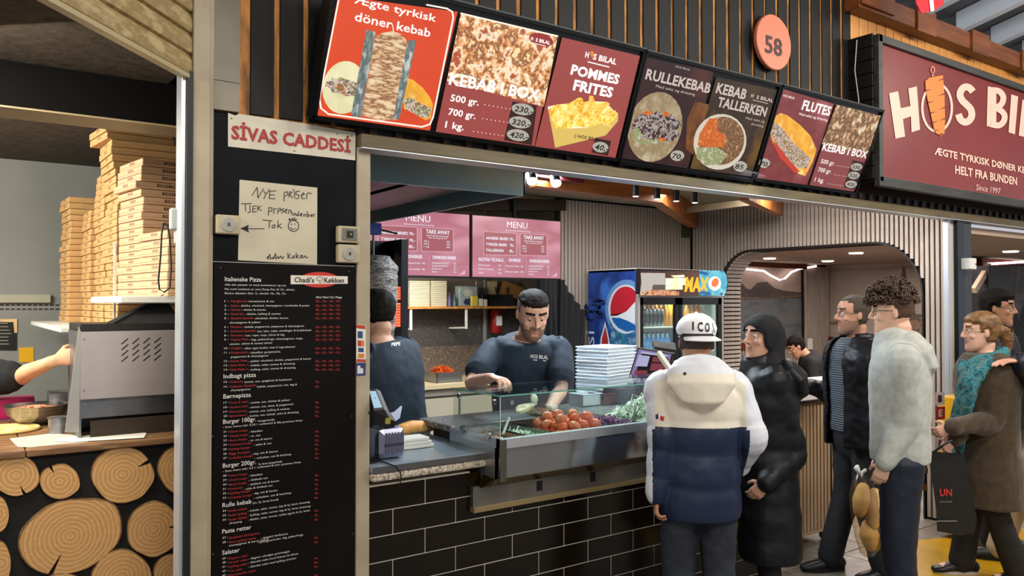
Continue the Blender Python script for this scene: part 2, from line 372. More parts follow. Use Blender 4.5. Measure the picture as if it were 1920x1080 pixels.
# ---------------- pizzeria shell (left)
struct(MB().box((-4, 6.2, 0), (x1+.3, 6.28, 2.62)).build('wall_pizzeria_back', M('pizzeria_wall_panel', '#888985', .35, col2='#7b7c78', scale=1.2)))
wbk = bpy.data.objects['wall_pizzeria_back']
vp = Plane((0, 6.2, 0), X_, Z_)
m = MB()
for rr in (0, 1):
    for c in range(12):
        x = 0+c*10.4
        m.ppx(vp, [(x, 571+rr*7.5), (x+7, 571+rr*7.5), (x+7, 573.2+rr*7.5), (x, 573.2+rr*7.5)], .003)
m.build('vent_slots', black, wbk)
MB().box((-3, 6.17, PY(0, 568, 6.17).z), (.6, 6.2, PY(0, 552, 6.17).z), .004).build('wall_rail', M('rail_beige', '#a5a28f', .4), wbk)
struct(MB().prism([A+V((.0, .06, .05)), C0+V((-.06, .06, .05)), V((-3, C0.y+.06, 2.54)), V((-3, 3.35, 2.54)), V((A.x, 3.35, 2.54))], (0, 0, .04)).box((-4, 3.5, 2.62), (x1+.3, 6.3, 2.68)).build('ceiling_pizzeria', M('stained_brown_ceiling', '#4d4233', .9, col2='#332b21', scale=22, bump=.3)))
struct(MB().box((-3, 3.35, 2.379), (x0, 3.52, 2.66)).build('trim_9', M('soot_beam', '#060606', .8, spec=.1)))
struct(MB().box((-3, 3.352, 2.372), (x0, 3.55, 2.379)).build('trim_10', M('lit_beam_underside', '#8b7b5c', .5)))  # pale strip paints the light on the black beam's underside
struct(MB().box((x1-.02, FY+.06, 0), (x1+.02, 6.2, 2.66)).build('wall_partition', M('partition_grey', '#6c6a64', .6)))
# ---------------- kebab shop shell
SX = 6.24; BY = 5.6; side = Plane((SX, 0, 0), Y_, Z_)
slm = M('pale_ash_slat', '#a79c92', .5, col2='#93887e', scale=6, stretch=(4, 4, .6))
blkf = M('black_felt', '#0a0a0c', .9)
# back wall of slats
zc = 2.62
wb = struct(MB().box((PY(1052, 450, BY-.02).x-.01, BY, 0), (SX, BY+.06, zc)).build('wall_back', blkf))
xs0 = PY(1052, 450, BY-.02).x
sl = MB().box((-.0145, 0, 0), (.0145, .018, 1), .001).build('slat', slm); sl.parent = wb
L = []; SC = []
x = xs0; n = int((SX-xs0)/.0415)
for i in range(n):
    X = xs0+.02+i*.0415
    L.append(V((X, BY-.018, .02))-wb.location); SC.append((1, 1, 2.58))
copies(sl, L, SC)
# side wall with the arch
AY0, AY1, AZ, AR = 3.22, 5.19, 2.16, .42
def archz(y):
    """height of the arch's edge above y, None outside"""
    if y <= AY0 or y >= AY1: return None
    if y < AY0+AR: d = AY0+AR-y; return AZ-AR+math.sqrt(max(AR*AR-d*d, 0))
    if y > AY1-.36: d = y-(AY1-.36); return AZ-.36+math.sqrt(max(.36*.36-d*d, 0))
    return AZ
outer = [(SX, BY, 0), (SX, BY, zc), (SX, FY+.04, zc), (SX, FY+.04, 0), (SX, AY0, 0)]
ap = [AY0+.0001, *[AY0+AR-AR*math.cos(a*PI/16) for a in range(1, 9)], *[AY1-.36+.36*math.sin(a*PI/16) for a in range(0, 8)], AY1-.0001]
arch = [(SX, y, archz(y) or 0) for y in ap]
arch[0] = (SX, AY0, AZ-AR); arch[-1] = (SX, AY1, AZ-.36)
wsd = struct(MB().prism(outer+arch+[(SX, AY1, 0)], (.26, 0, 0)).build('wall_side', blkf))
sl2 = MB().box((-.018, -.0135, 0), (0, .0135, 1), .001).build('slat', slm); sl2.parent = wsd
L = []; SC = []
y = FY+.06
while y < BY-.02:
    a = max([archz(y+d) or 0 for d in (-.0155, 0, .0155)])
    z0 = a+.012 if a else .02
    L.append(V((SX-.001, y, z0))-wsd.location); SC.append((1, 1, zc-.03-z0)); y += .0400
copies(sl2, L, SC)
# slats on the arch's inner face
m = None; k = 0
for j in range(0, 60):
    t = j*.042
    if t < 1.75: y, z, rot = AY1, .05+t, 0
    else:
        a = (t-1.75)/.36
        if a > 1.5: break
        y, z, rot = AY1-.36+.36*math.cos(a), AZ-.36+.36*math.sin(a), a
    q = MB().box((SX+.006, -.016, -.0145), (SX+.255, 0, .0145), .001, ).build('slat', slm); q.parent = wsd
    q.location = V((0, y, z))-wsd.location; q.rotation_euler = (rot, 0, 0)
# black edging around the arch
MB().rings([[V((SX-.026, y, z)), V((SX+.0, y, z)), V((SX+.0, y+dy, z+dz)), V((SX-.026, y+dy, z+dz))] for (y, z, dy, dz) in
  [(AY0, .0, -.014, 0), (AY0, AZ-AR, -.014, 0)]+[(AY0+AR-AR*math.cos(a*PI/16), AZ-AR+AR*math.sin(a*PI/16), -.014*math.cos(a*PI/16), .014*math.sin(a*PI/16)) for a in range(1, 9)]
  +[(AY1-.36+.36*math.sin(a*PI/16), AZ-.36+.36*math.cos(a*PI/16), .014*math.sin(a*PI/16), .014*math.cos(a*PI/16)) for a in range(0, 9)]+[(AY1, 0, .014, 0)]]).build('arch_trim', black, wsd)
# end post of side wall, blue-black post
def post(pxa, pxb, ya, yb, z, name, mt):
    return struct(MB().box((PY(pxa, 600, ya).x, ya, 0), (PY(pxb, 600, ya).x, yb, z), .003).build(name, mt))
post(1779, 1784, FY-.01, FY+.03, 2.3, 'trim_11', alu)
post(1784, 1796, FY-.0, FY+.04, 2.3, 'trim_12', M('pale_post', '#b3a998', .5))
post(1797, 1809, FY-.03, FY+.06, 2.3, 'trim_13', M('blue_black_post', '#0d1a26', .3))
post(1809, 1823, FY-.02, FY+.06, 2.3, 'trim_14', M('dark_grey_post', '#2c3136', .4))
# kitchen back wall left of slats: grey granite-look panel and beige wall above
KY = 6.35
kb = struct(MB().box((.9, KY, 0), (4.66, KY+.08, zc)).build('wall_kitchen', M('kitchen_wall', '#8f8574', .6, col2='#7a705f', scale=4)))
MB().box((.9, KY-.015, PY(850, 648, KY).z), (4.62, KY, PY(850, 578, KY).z)).build('splash_panel', M('grey_granite_panel', '#54514e', .4, col2=['#403d3b', '#6b645c'], scale=60), kb)
MB().box((.9, KY-.022, PY(850, 712, KY).z), (4.62, KY, PY(850, 648, KY).z)).build('stone_panel', M('brown_granite_panel', '#7b6a5a', .4, col2=['#4d4036', '#9b8a78'], scale=70), kb)
struct(MB().box((4.625, BY+.06, 0), (4.66, KY, zc)).build('wall_kitchen_side', M('kitchen_side', '#6a655d', .6)))
# shop ceiling
ceil_b = M('beige_ceiling_board', '#a39b86', .7, col2='#8f8773', scale=2)
struct(MB().box((x1, FY+.05, zc), (SX, KY+.1, zc+.05)).build('ceiling', ceil_b))
def gl(a, b, h, t, name='ceiling_beam', mt=wood_o):
    """beam from bottom edge a to b, height h, thickness t"""
    a = V(a); b = V(b); d = (b-a).normalized(); s = d.cross(Z_).normalized()*t/2
    return struct(MB().prism([a-s, a+s, a+s+Z_*h, a-s+Z_*h], b-a).build(name, mt))
gl(PY(1000, 350, 4.4), PY(1232, 381, 4.4), .32, .1)
gl(PY(1226, 378, 4.4), PY(1300, 427, 5.45), .20, .1)
gl(PY(690, 394, 5.62), PY(1055, 396, 5.62), .10, .1, mt=M('dark_beam_wood', '#22150c', .7))
gl(PY(1395, 375, 3.6), PX(1460, 405, 6.1), .16, .07)
gl(PY(1000, 331, 4.2), PY(1092, 345, 4.2), .18, .04, 'ceiling_panel', M('deep_red_panel', '#5a1218', .5))
struct(MB().bar(PY(1270, 396, 5.2), PY(1420, 378, 4.0), .05, .05).build('trim_15', cream2))
# ---------------- dining room beyond the arch
DY, DX, DZ = 7.0, 10.8, 2.22
wood_r = M('reddish_brown_trim', '#5a2c18', .4)
cm = M('dining_ceiling_paint', '#a8917f', .7)
struct(MB().box((SX+.26, FY+.04, DZ), (DX+.1, DY+.1, DZ+.05)).build('ceiling_dining', cm))
wdb = struct(MB().box((SX+.26, DY, 0), (DX+.1, DY+.08, DZ)).build('wall_dining_back', M('dining_wall', '#b49d8b', .6)))
wds = struct(MB().box((DX, 5.15, 0), (DX+.08, DY, DZ)).build('wall_dining_side', M('dining_wall_side', '#b9a797', .6)))
# wainscot slats joined (a few pixels each)
m = MB()
for i in range(62): m.box((SX+.3+i*.066, DY-.03, .02), (SX+.34+i*.066, DY-.002, PY(1450, 652, DY).z))
m.build('wainscot_slats', slm, wdb)['kind'] = 'stuff'
m = MB()
for i in range(26): m.box((DX-.03, 5.2+i*.066, .02), (DX-.002, 5.24+i*.066, PX(1650, 652, DX).z))
m.build('wainscot_slats', slm, wds)['kind'] = 'stuff'
# black backing behind wainscot
MB().box((SX+.3, DY-.012, .02), (DX, DY-.0, PY(1450, 650, DY).z)).build('wainscot_backing', blkf, wdb)
MB().box((DX-.012, 5.15, .02), (DX, DY, PX(1650, 650, DX).z)).build('wainscot_backing', blkf, wds)
# corner column of slats
cc = struct(MB().box((PY(1507, 600, 6.93).x, 6.93, 0), (PY(1550, 600, 6.93).x, DY, DZ)).build('wall_column', blkf))
cx0, cx1 = PY(1507, 600, 6.93).x, PY(1550, 600, 6.93).x
m = MB()
for i in range(10): m.box((cx0+.012+i*(cx1-cx0)/10, 6.90, .02), (cx0+.012+(i+.62)*(cx1-cx0)/10, 6.93, DZ-.03))
m.build('column_slats', slm, cc)['kind'] = 'stuff'
# murals: flat printed pictures in frames
mp_ = Plane((0, DY-.03, 0), X_, Z_)
mu = empty('wall_mural', PY(1435, 640, DY-.02), 'mural of a calm bay with dark mountains on the far wall through the arch', 'mural')
MB().box((PY(1340, 640, DY).x, DY-.03, PY(1450, 646, DY).z), (cx0, DY-.0, PY(1450, 500, DY).z)).build('panel', M('mural_sky', '#8e7d76', .6, col2='#a8968a', scale=1), mu)
MB().ppx(mp_, [(1350, 556), (1508, 560), (1508, 638), (1350, 636)], .004).build('print', M('mural_water', '#4b5358', .5, col2=['#5e6468', '#6a6765'], scale=2, stretch=(1, 1, 4)), mu)
MB().ppx(mp_, [(1350, 540), (1372, 530), (1388, 528), (1400, 541), (1408, 543), (1420, 530), (1438, 528), (1452, 540), (1470, 545), (1508, 549), (1508, 562), (1350, 562)], .003).build('print', M('mural_mountain', '#3d3636', .6, col2='#514845', scale=4), mu)
MB().ppx(mp_, [(1350, 556), (1430, 559), (1508, 552), (1508, 556), (1430, 562), (1350, 563)], .006).build('print', M('mural_shore', '#77604f', .6, col2='#4d3f37', scale=30), mu)
MB().box((PY(1340, 640, DY).x, DY-.06, PY(1450, 652, DY).z), (cx0, DY-.0, PY(1450, 640, DY).z)).build('frame', wood_r, mu)
m = MB(); led = [(1350, 504), (1385, 503), (1432, 508), (1444, 516), (1462, 525), (1472, 522), (1484, 510), (1500, 504), (1530, 499)]
m.tube([PY(x, y, DY-.10) for x, y in led], .012); o = m.build('led_strip', E('led_pink_white', '#ffe6e0', 6)); tag(o, 'wavy glowing light strip above the bay mural', 'light strip')
gl(PY(1340, 497, DY-.07), PY(1508, 505, DY-.07), .09, .10, 'trim_16', wood_r)
ms_ = Plane((DX-.03, 0, 0), Y_, Z_)
mu = empty('wall_mural', PX(1640, 645, DX-.02), 'pale mural of an old harbour tower on the right-hand wall of the dining room', 'mural')
MB().box((DX-.03, 5.2, PX(1650, 638, DX).z), (DX, 6.95, PX(1650, 505, DX).z)).build('panel', M('mural_pale_sky', '#a3968a', .6, col2='#b0a398', scale=1.5), mu)
mt = MB(); mt.ppx(ms_, [(1691, 510), (1694, 497), (1698, 510), (1700, 525), (1706, 530), (1708, 548), (1714, 556), (1716, 588), (1724, 590), (1724, 600), (1682, 600), (1684, 590), (1690, 586), (1690, 550), (1686, 545), (1688, 528)], .004)
mt.build('print', M('mural_tower', '#4f4741', .7, col2=['#6b6057', '#3c3632'], scale=14), mu)
MB().ppx(ms_, [(1672, 604), (1700, 588), (1745, 590), (1745, 640), (1672, 640)], .003).ppx(ms_, [(1556, 604), (1580, 601), (1600, 606), (1600, 609), (1556, 609)], .003).build('print', M('mural_town', '#6b4d40', .7, col2=['#9b7f6c', '#443a36'], scale=18), mu)
MB().box((DX-.06, 5.2, PX(1650, 643, DX).z), (DX, 6.98, PX(1650, 635, DX).z)).build('frame', wood_r, mu)
m = None
for i, (x, y) in enumerate(((1443, 484), (1552, 489), (1605, 474), (1895, 471))):
    c = PZ(x, y, DZ-.002); o = MB().lathe(c+V((0, 0, -.012)), [(.07, 0), (.075, .012)], 20).build('downlight', E('downlight_glow', '#fff2df', 5))
    tag(o, ['small round downlight in the dining ceiling above the bay mural', 'round downlight in the dining ceiling above the slatted column', 'round downlight in the dining ceiling nearest the arch', 'round downlight in the ceiling right of the dark posts'][i], 'light', 'ceiling downlights')
# right bay: ceiling, red trim, forest mural
RX0 = PY(1826, 600, FY).x
struct(MB().box((SX+.26, FY+.04, DZ-.0), (16, 4.7, DZ+.05)).build('ceiling_right', cm)) if False else None
struct(MB().box((DX+.1, FY+.04, DZ), (17, 4.72, DZ+.05)).build('ceiling_right', cm))
RY = 4.7
wr = struct(MB().box((9.5, RY, 0), (17, RY+.08, DZ)).build('wall_right', M('right_wall_dark', '#3b2a22', .6)))
rp = Plane((0, RY, 0), X_, Z_)
mu = empty('wall_mural', PY(1880, 700, RY), 'dark forest hillside mural behind the queue at far right', 'mural')
z1 = PY(1900, 498, RY).z
MB().box((PY(1838, 600, RY).x, RY-.02, .4), (15.5, RY, z1)).build('panel', M('mural_hill', '#54504a', .6, col2=['#3d3a34', '#66625a'], scale=3), mu)
rq = Plane((0, RY-.02, 0), X_, Z_)
m = MB()
for (tx, ty, w_) in ((1863, 535, 26), (1890, 556, 20), (1850, 548, 18), (1905, 580, 24), (1925, 545, 22)):
    for q in range(5): m.ppx(rq, [(tx, ty+q*12), (tx+w_*(.25+.17*q), ty+24+q*15), (tx-w_*(.25+.17*q), ty+24+q*15)], .002+.0006*q)
m.ppx(rq, [(1838, 600), (1870, 590), (1960, 620), (1960, 780), (1838, 780)], .0015)
m.build('print', M('mural_trees', '#1b1d1a', .7, col2='#2a2b25', scale=10), mu)
MB().ppx(rq, [(1838, 556), (1960, 545), (1960, 560), (1838, 566)], .001).build('print', M('mural_field', '#6b695c', .7), mu)
o = MB().tube([PY(1853, 495, RY-.06), PY(2100, 480, RY-.06)], .014).build('led_strip', E('led_white', '#fff5ee', 5)); tag(o, 'straight glowing light strip over the forest mural', 'light strip')
struct(MB().bar(PY(1838, 492, RY-.03), PY(2100, 474, RY-.03), .05, .11).build('trim_17', M('red_trim', '#7c1414', .4)))
struct(MB().bar(PY(1826, 545, RY-.3), PY(1855, 498, RY-.3), .05, .07).build('trim_18', M('pale_trim', '#b9a58d', .5)))
struct(MB().box((PY(1797, 700, RY).x, RY-.35, 0), (PY(1840, 700, RY).x, RY, 2.1)).build('wall_right_end', M('dark_panel', '#1c1d22', .5)))
# ================================================================ FACADE SIGNS
lb_o = V((0, 2.92, 2.40)); lb_up = V((0, 2.741-2.92, .467)); LB = Plane(lb_o, X_, lb_up)
LBn = LB.n; UPL = lb_up.length
def Xat(px, py=None):   # x on the lightbox plane at its bottom edge
    return PY(px, 300, 2.92).x
red_l = '#b04a48'; mar = '#4a1417'
cr_w = E('print_cream', '#fff3e2', 1.0); txt_w = E('print_white', '#fffaf2', 1.1); txt_dim = E('print_grey_white', '#cdbfb4', .9)
blk_p = E('print_black', '#1a1412', .6)
meat = E('print_kebab_meat', '#ffd9a0', 1.0, col2=['#7a3a1c', '#e8a266', '#fff0cf', '#b2552e'], scale=15, det=7, ramp=(.38, .62))
slic = E('print_doner_layers', '#e8c08e', .9, col2=['#8d5636', '#e0b98c', '#f5dcb6'], scale=16, stretch=(1, 1, 4), ramp=(.35, .62))
bread = E('print_flatbread', '#f2ecc0', .95, col2='#d9cf98', scale=9)
bread_d = E('print_flatbread_dim', '#c9b48f', .75, col2=['#a58a63', '#d6c6a4'], scale=9)
fries_m = E('print_fries', '#ffe06a', 1.0, col2=['#e59a1e', '#ffd84a', '#fff09a'], scale=30, stretch=(1, 1, .5), ramp=(.35, .6))
card_m = E('print_card_box', '#e0bf62', .95)
salad_m = E('print_salad_mix', '#c3c98c', .8, col2=['#5b1f1a', '#efe6d6', '#c05b2e', '#7c8c3a'], scale=45, ramp=(.36, .64))
dark_meat = E('print_dark_meat', '#5b2a24', .7, col2=['#2a0f10', '#d8cfc8', '#6d3128'], scale=48, ramp=(.38, .62))
bag_m = E('print_baguette', '#f6b93f', 1.0, col2=['#e39a2a', '#ffd77a'], scale=8)
st_m = E('print_steel', '#8fa09a', .8, col2=['#5f6f6d', '#d5dcd6'], scale=5, stretch=(8, 8, .4))
oran = E('print_carrot', '#e8762a', .85, col2=['#c9541c', '#f09a3e'], scale=40)
cab = E('print_cabbage', '#c9c39a', .75, col2=['#8f9a5c', '#e3dfc2'], scale=40)
oval_m = E('print_price_oval', '#b9b3a6', .85); brn = E('print_dark_brown', '#3a1512', .8)
casem = M('lightbox_black_frame', '#0a0a0b', .25)
lbx = [(595, 1157, 3, None), (1160, 1414, 2, None), (1415, 1604, 2, None)]
grp = [(588, 1159.5), (1161, 1413), (1415, 1605)]
names = ['long black-framed lightbox over the till with three glowing red kebab menu posters', 'middle black lightbox with two dark brown posters of rolled kebab and plate', 'right-hand black lightbox with a red baguette poster and a narrow meat poster']
LBE = []
for k, (a, b) in enumerate(grp):
    xa_, xb_ = Xat(a), Xat(b); dn = [0, .012, .004][k]
    e = empty('menu_lightbox', (xa_, 2.92, 2.385-dn), names[k], 'sign', 'menu lightboxes')
    T = lambda x, s, d: V((x, 2.92, 2.40))+LB.up*s+LBn*d
    lo, hi = -.022-dn, UPL+.024-dn*.3
    m = MB()
    m.prism([T(xa_, lo, -.005), T(xb_, lo, -.005), T(xb_, hi, -.005), T(xa_, hi, -.005)], -LBn*.07); m.build('case', casem, e)
    m = MB(); f = .012
    for (xx, yy, s0, s1) in ((xa_, xb_, lo, lo+.016), (xa_, xb_, hi-.014, hi), (xa_, xa_+f, lo, hi), (xb_-f, xb_, lo, hi)):
        m.prism([T(xx, s0, -.006), T(yy, s0, -.006), T(yy, s1, -.006), T(xx, s1, -.006)], LBn*.016)
    m.build('frame', casem, e)
    m = MB(); m.prism([T(xa_, hi, -.0), T(xb_, hi, -.0), T(xb_, hi+.006, -.0), T(xa_, hi+.006, -.0)], LBn*.014); m.build('edge_strip', M('worn_alu', '#6d6f6c', .35, .7), e)
    LBE.append(e)
def lbp(e, corners, mt, name='poster'):
    return MB().ppx(LB, corners, .001).build(name, mt, e)
def P(e, mt, fn, name='print'):
    m = MB(); fn(m); return m.build(name, mt, e)
e = LBE[0]
# poster 1
lbp(e, [(593, 216), (634, -8), (858, 22), (806, 245)], E('poster_orange_red', '#e4502a', .95, col2='#d8431f', scale=2))
P(e, cr_w, lambda m: m.line(LB, [(636, -6), (599, 185), (602, 203), (616, 214), (791, 238), (806, 233), (812, 220), (850, 33), (848, 22), (838, 16), (800, 9)], 3))
P(e, bread, lambda m: m.epx(LB, 645, 164, 40, 50, .003, rot=.2))
P(e, salad_m, lambda m: m.epx(LB, 643, 163, 31, 16, .004, rot=.2, jag=.15))
P(e, bag_m, lambda m: m.ppx(LB, [(762, 146), (775, 150), (792, 164), (806, 182), (812, 196), (808, 222), (798, 226), (778, 214), (758, 204), (755, 180)], .003))
P(e, salad_m, lambda m: m.ppx(LB, [(757, 186), (768, 182), (790, 194), (809, 204), (803, 222), (786, 218), (762, 206)], .004))
P(e, slic, lambda m: m.ppx(LB, [(706, 68), (716, 62), (736, 58), (752, 64), (762, 75), (758, 120), (745, 225), (712, 226), (678, 216), (690, 150), (700, 80)], .005))
P(e, st_m, lambda m: m.ppx(LB, [(687, 55.5), (704, 60), (677, 220), (658, 217)], .006).ppx(LB, [(764, 76), (781, 75), (749, 223), (737, 224)], .006))
P(e, cr_w, lambda m: m.line(LB, [(736, 46), (738, 60)], 1.5, .006), 'print')
P(e, txt_w, lambda m: m.text(LB, 'Ægte tyrkisk', 664, 5.5, 817, 14, .006, bold=.012).text(LB, 'döner kebab', 664.5, 38.5, 806, 16, .006, bold=.012), 'lettering')
# poster 2
lbp(e, [(817, 247), (864, 24), (1046, 68), (1002, 274)], E('poster_dusty_red', '#a34844', .9))
P(e, meat, lambda m: m.ppx(LB, [(864, 24), (1046, 67), (1020, 200), (838, 152)], .002))
P(e, cr_w, lambda m: m.line(LB, [(864, 25), (1046, 68)], 3, .003))
P(e, txt_w, lambda m: m.text(LB, 'KEBAB I BOX', 841, 157.5, 1010, 21, .005, bold=.03).text(LB, '500 gr.', 844, 189, 897, 12, .004, bold=.02).text(LB, '700 gr.', 840, 215, 891, 12, .004, bold=.02).text(LB, '1 kg.', 834, 239, 869, 12, .004, bold=.02)
  .text(LB, '. . . . . . .', 908, 197, 957, 10, .004).text(LB, '. . . . . . .', 904, 223, 953, 10, .004).text(LB, '. . . . . . . .', 887, 247, 943, 10, .004), 'lettering')
P(e, brn, lambda m: m.ppx(LB, [(961, 190), (1007, 198), (997, 272), (945, 263)], .002))
P(e, oval_m, lambda m: m.epx(LB, 980, 205, 21, 11, .004, rot=.15).epx(LB, 975, 229.5, 21, 11, .004, rot=.15).epx(LB, 971, 253.5, 21, 11, .004, rot=.15))
P(e, blk_p, lambda m: m.text(LB, '230,-', 964, 208, 998, 10, .006, bold=.02, ital=.15).text(LB, '320,-', 959, 232.5, 993, 10, .006, bold=.02, ital=.15).text(LB, '420,-', 955, 256.5, 989, 10, .006, bold=.02, ital=.15), 'lettering')
P(e, E('print_red_oval', '#9d2f2c', .9), lambda m: m.epx(LB, 1014.5, 74.5, 23, 12, .004, rot=.25))
def logo(m, x0, y0, x1, h, off=.005, sub=True):
    m.text(LB, 'H', x0, y0, x0+(x1-x0)*.11, h, off, bold=.03)
    dy = (x1-x0)*.24
    m.text(LB, 'S BILAL', x0+(x1-x0)*.25, y0+dy*.28, x1, h, off, bold=.03)
    if sub: m.line(LB, [(x0+(x1-x0)*.1, y0+h*.9), (x1-(x1-x0)*.22, y0+h*.9+dy*.7)], h*.2, off)
def kebab(m, x, y, h, off=.006): m.ppx(LB, [(x-h*.32, y-h*.55), (x+h*.3, y-h*.6), (x+h*.28, y+h*.1), (x, y+h*.6), (x-h*.25, y+h*.1)], off)
P(e, txt_w, lambda m: logo(m, 995, 75, 1031, 6, .006), 'lettering')
# poster 3
lbp(e, [(1003, 275), (1054, 70), (1200, 105), (1154, 296)], E('poster_dusty_red', '#a34844', .9))
P(e, txt_w, lambda m: (logo(m, 1096.6, 107, 1155, 10), m.text(LB, 'POMMES', 1069.4, 138.5, 1159, 17, .005, bold=.04), m.text(LB, 'FRITES', 1073.8, 168, 1147, 18, .005, bold=.04)), 'lettering')
P(e, E('print_orange', '#ef8b2c', .95), lambda m: kebab(m, 1110, 102, 10))
P(e, cr_w, lambda m: m.ppx(LB, [(1027, 200), (1045, 196), (1110, 190), (1135, 191), (1159, 216), (1158, 228), (1090, 250), (1036, 246)], .002))
P(e, card_m, lambda m: m.ppx(LB, [(1027.4, 203), (1042, 241), (1098, 240), (1150, 226), (1159, 214), (1158.9, 227), (1135.5, 254), (1041, 277)], .004))
P(e, fries_m, lambda m: m.ppx(LB, [(1029, 205), (1040, 197), (1066, 194), (1085, 183), (1092, 184), (1094, 192), (1104, 189), (1105, 179), (1112, 180), (1116, 192), (1136, 192), (1147, 206), (1159, 212), (1157, 226), (1125, 241), (1085, 238), (1042, 243), (1031, 226)], .003))
fr = MB()
random.seed(3)
for i in range(46):
    x = random.uniform(1034, 1148); y = random.uniform(198, 234); a = random.uniform(-1.4, .5); l = random.uniform(9, 17)
    fr.line(LB, [(x, y), (x+l*math.cos(a), y+l*math.sin(a))], 3.6, .0045+i*.00004)
fr.build('print', E('print_fries_light', '#ffe684', 1.0, col2='#f5b735', scale=18), e)
P(e, blk_p, lambda m: m.text(LB, '( HOS BILAL', 1077, 257.5, 1124, 6, .006, bold=.02), 'lettering')
P(e, brn, lambda m: m.ppx(LB, [(1116, 259), (1146, 264), (1140, 292), (1109, 286)], .005))
P(e, oval_m, lambda m: m.epx(LB, 1126, 276, 15, 10, .006, rot=.15))
P(e, blk_p, lambda m: m.text(LB, '40,-', 1114, 280, 1140, 10, .007, bold=.02, ital=.15), 'lettering')
# posters 4, 5
e = LBE[1]
lbp(e, [(1163, 296), (1214, 108), (1338, 134), (1289, 316)], E('poster_maroon', '#3c1517', .85, col2=['#2a0c10', '#54241f'], scale=2))
P(e, E('print_candle_glow', '#9a5a1c', .7, col2='#4a2010', scale=9), lambda m: m.ppx(LB, [(1302, 190), (1330, 196), (1300, 290), (1286, 280), (1288, 225)], .002))
P(e, bread_d, lambda m: m.epx(LB, 1228, 238, 50, 67, .003, rot=.28))
P(e, dark_meat, lambda m: m.epx(LB, 1229, 237, 46, 28, .004, rot=.15, jag=.12))
P(e, oran, lambda m: m.epx(LB, 1215, 212, 9, 4, .005, jag=.3).epx(LB, 1248, 214, 7, 5, .005, jag=.3).epx(LB, 1240, 262, 8, 4, .005, jag=.3))
P(e, cab, lambda m: m.epx(LB, 1196, 252, 9, 11, .005, jag=.3).epx(LB, 1222, 266, 22, 4, .0055, jag=.3))
P(e, txt_dim, lambda m: (m.text(LB, 'RULLEKEBAB', 1209.4, 147.5, 1330, 18, .005, bold=.03), m.text(LB, 'Med salat og dressing', 1229.6, 163.7, 1302.7, 5, .005), m.text(LB, 'HOS BILAL', 1266, 126, 1294, 3.4, .005)), 'lettering')
P(e, oval_m, lambda m: m.epx(LB, 1270, 292, 13, 10, .006))
P(e, blk_p, lambda m: m.text(LB, '70,-', 1259, 296, 1284, 9, .007, bold=.02, ital=.15), 'lettering')
lbp(e, [(1294, 316), (1343, 144), (1457, 169), (1409, 331)], E('poster_olive_brown', '#4a3218', .85, col2=['#2d1a10', '#6b4a16'], scale=3))
P(e, E('print_plate_rim', '#ddd2bd', .85), lambda m: m.epx(LB, 1350, 266, 49, 53, .003, rot=.4))
P(e, dark_meat if 0 else E('print_brown_meat', '#a5764b', .8, col2=['#6b4126', '#c9a274'], scale=40), lambda m: m.epx(LB, 1353, 264, 42, 46, .004, rot=.4))
P(e, oran, lambda m: m.ppx(LB, [(1312, 250), (1330, 222), (1345, 222), (1346, 244), (1362, 256), (1358, 276), (1325, 276), (1308, 272)], .005))
P(e, cab, lambda m: m.ppx(LB, [(1306, 276), (1345, 276), (1365, 290), (1350, 308), (1322, 310), (1306, 296)], .0055))
P(e, txt_dim, lambda m: (m.text(LB, 'KEBAB', 1341.5, 173.5, 1397, 18, .005, bold=.03), m.text(LB, 'TALLERKEN', 1344, 199, 1435, 17, .005, bold=.03), logo(m, 1407.6, 182, 1449, 6), m.text(LB, 'Med salat og', 1398, 223, 1433, 4, .005), m.text(LB, 'dressing', 1408, 234, 1431, 4, .005)), 'lettering')
P(e, oval_m, lambda m: m.epx(LB, 1388, 312, 13, 10, .006))
P(e, blk_p, lambda m: m.text(LB, '85,-', 1377, 316, 1402, 9, .007, bold=.02, ital=.15), 'lettering')
# posters 6, 7
e = LBE[2]
lbp(e, [(1417, 333), (1468.5, 167), (1564, 195), (1513, 347)], E('poster_rose_red', '#95494a', .9, col2=['#7c2f30', '#a85a5c'], scale=2))
P(e, bag_m, lambda m: m.ppx(LB, [(1455, 217), (1464, 212), (1476, 216), (1500, 234), (1520, 255), (1531, 281), (1524, 303), (1510, 330), (1498, 326), (1470, 300), (1448, 268), (1444, 246)], .003))
P(e, salad_m, lambda m: m.ppx(LB, [(1452, 228), (1466, 240), (1490, 270), (1521, 298), (1514, 316), (1492, 314), (1466, 290), (1444, 250)], .004))
P(e, E('print_tomato', '#c8402a', .9), lambda m: m.ppx(LB, [(1446, 262), (1458, 272), (1480, 300), (1500, 322), (1490, 324), (1462, 296)], .0045))
P(e, txt_w, lambda m: (m.text(LB, 'FLUTES', 1502.7, 205, 1555, 17, .005, bold=.03), m.text(LB, 'Med salat og dressing', 1498, 215.5, 1551, 4.4, .005), m.text(LB, 'HOS BILAL', 1468, 181, 1490, 4, .005)), 'lettering')
P(e, oval_m, lambda m: m.epx(LB, 1433, 306, 11, 9, .006))
P(e, blk_p, lambda m: m.text(LB, '70,-', 1423, 310, 1446, 8, .007, bold=.02, ital=.15), 'lettering')
lbp(e, [(1517.7, 347), (1568, 196), (1655, 219), (1601, 359)], E('poster_rose_red2', '#8d4444', .9))
P(e, E('print_kebab_meat_far', '#d8ac7c', .85, col2=['#5b3020', '#b98a5c', '#f0dcb8'], scale=17, det=7, ramp=(.38, .62)), lambda m: m.ppx(LB, [(1568, 196), (1655, 218), (1627, 290), (1541, 270)], .002))
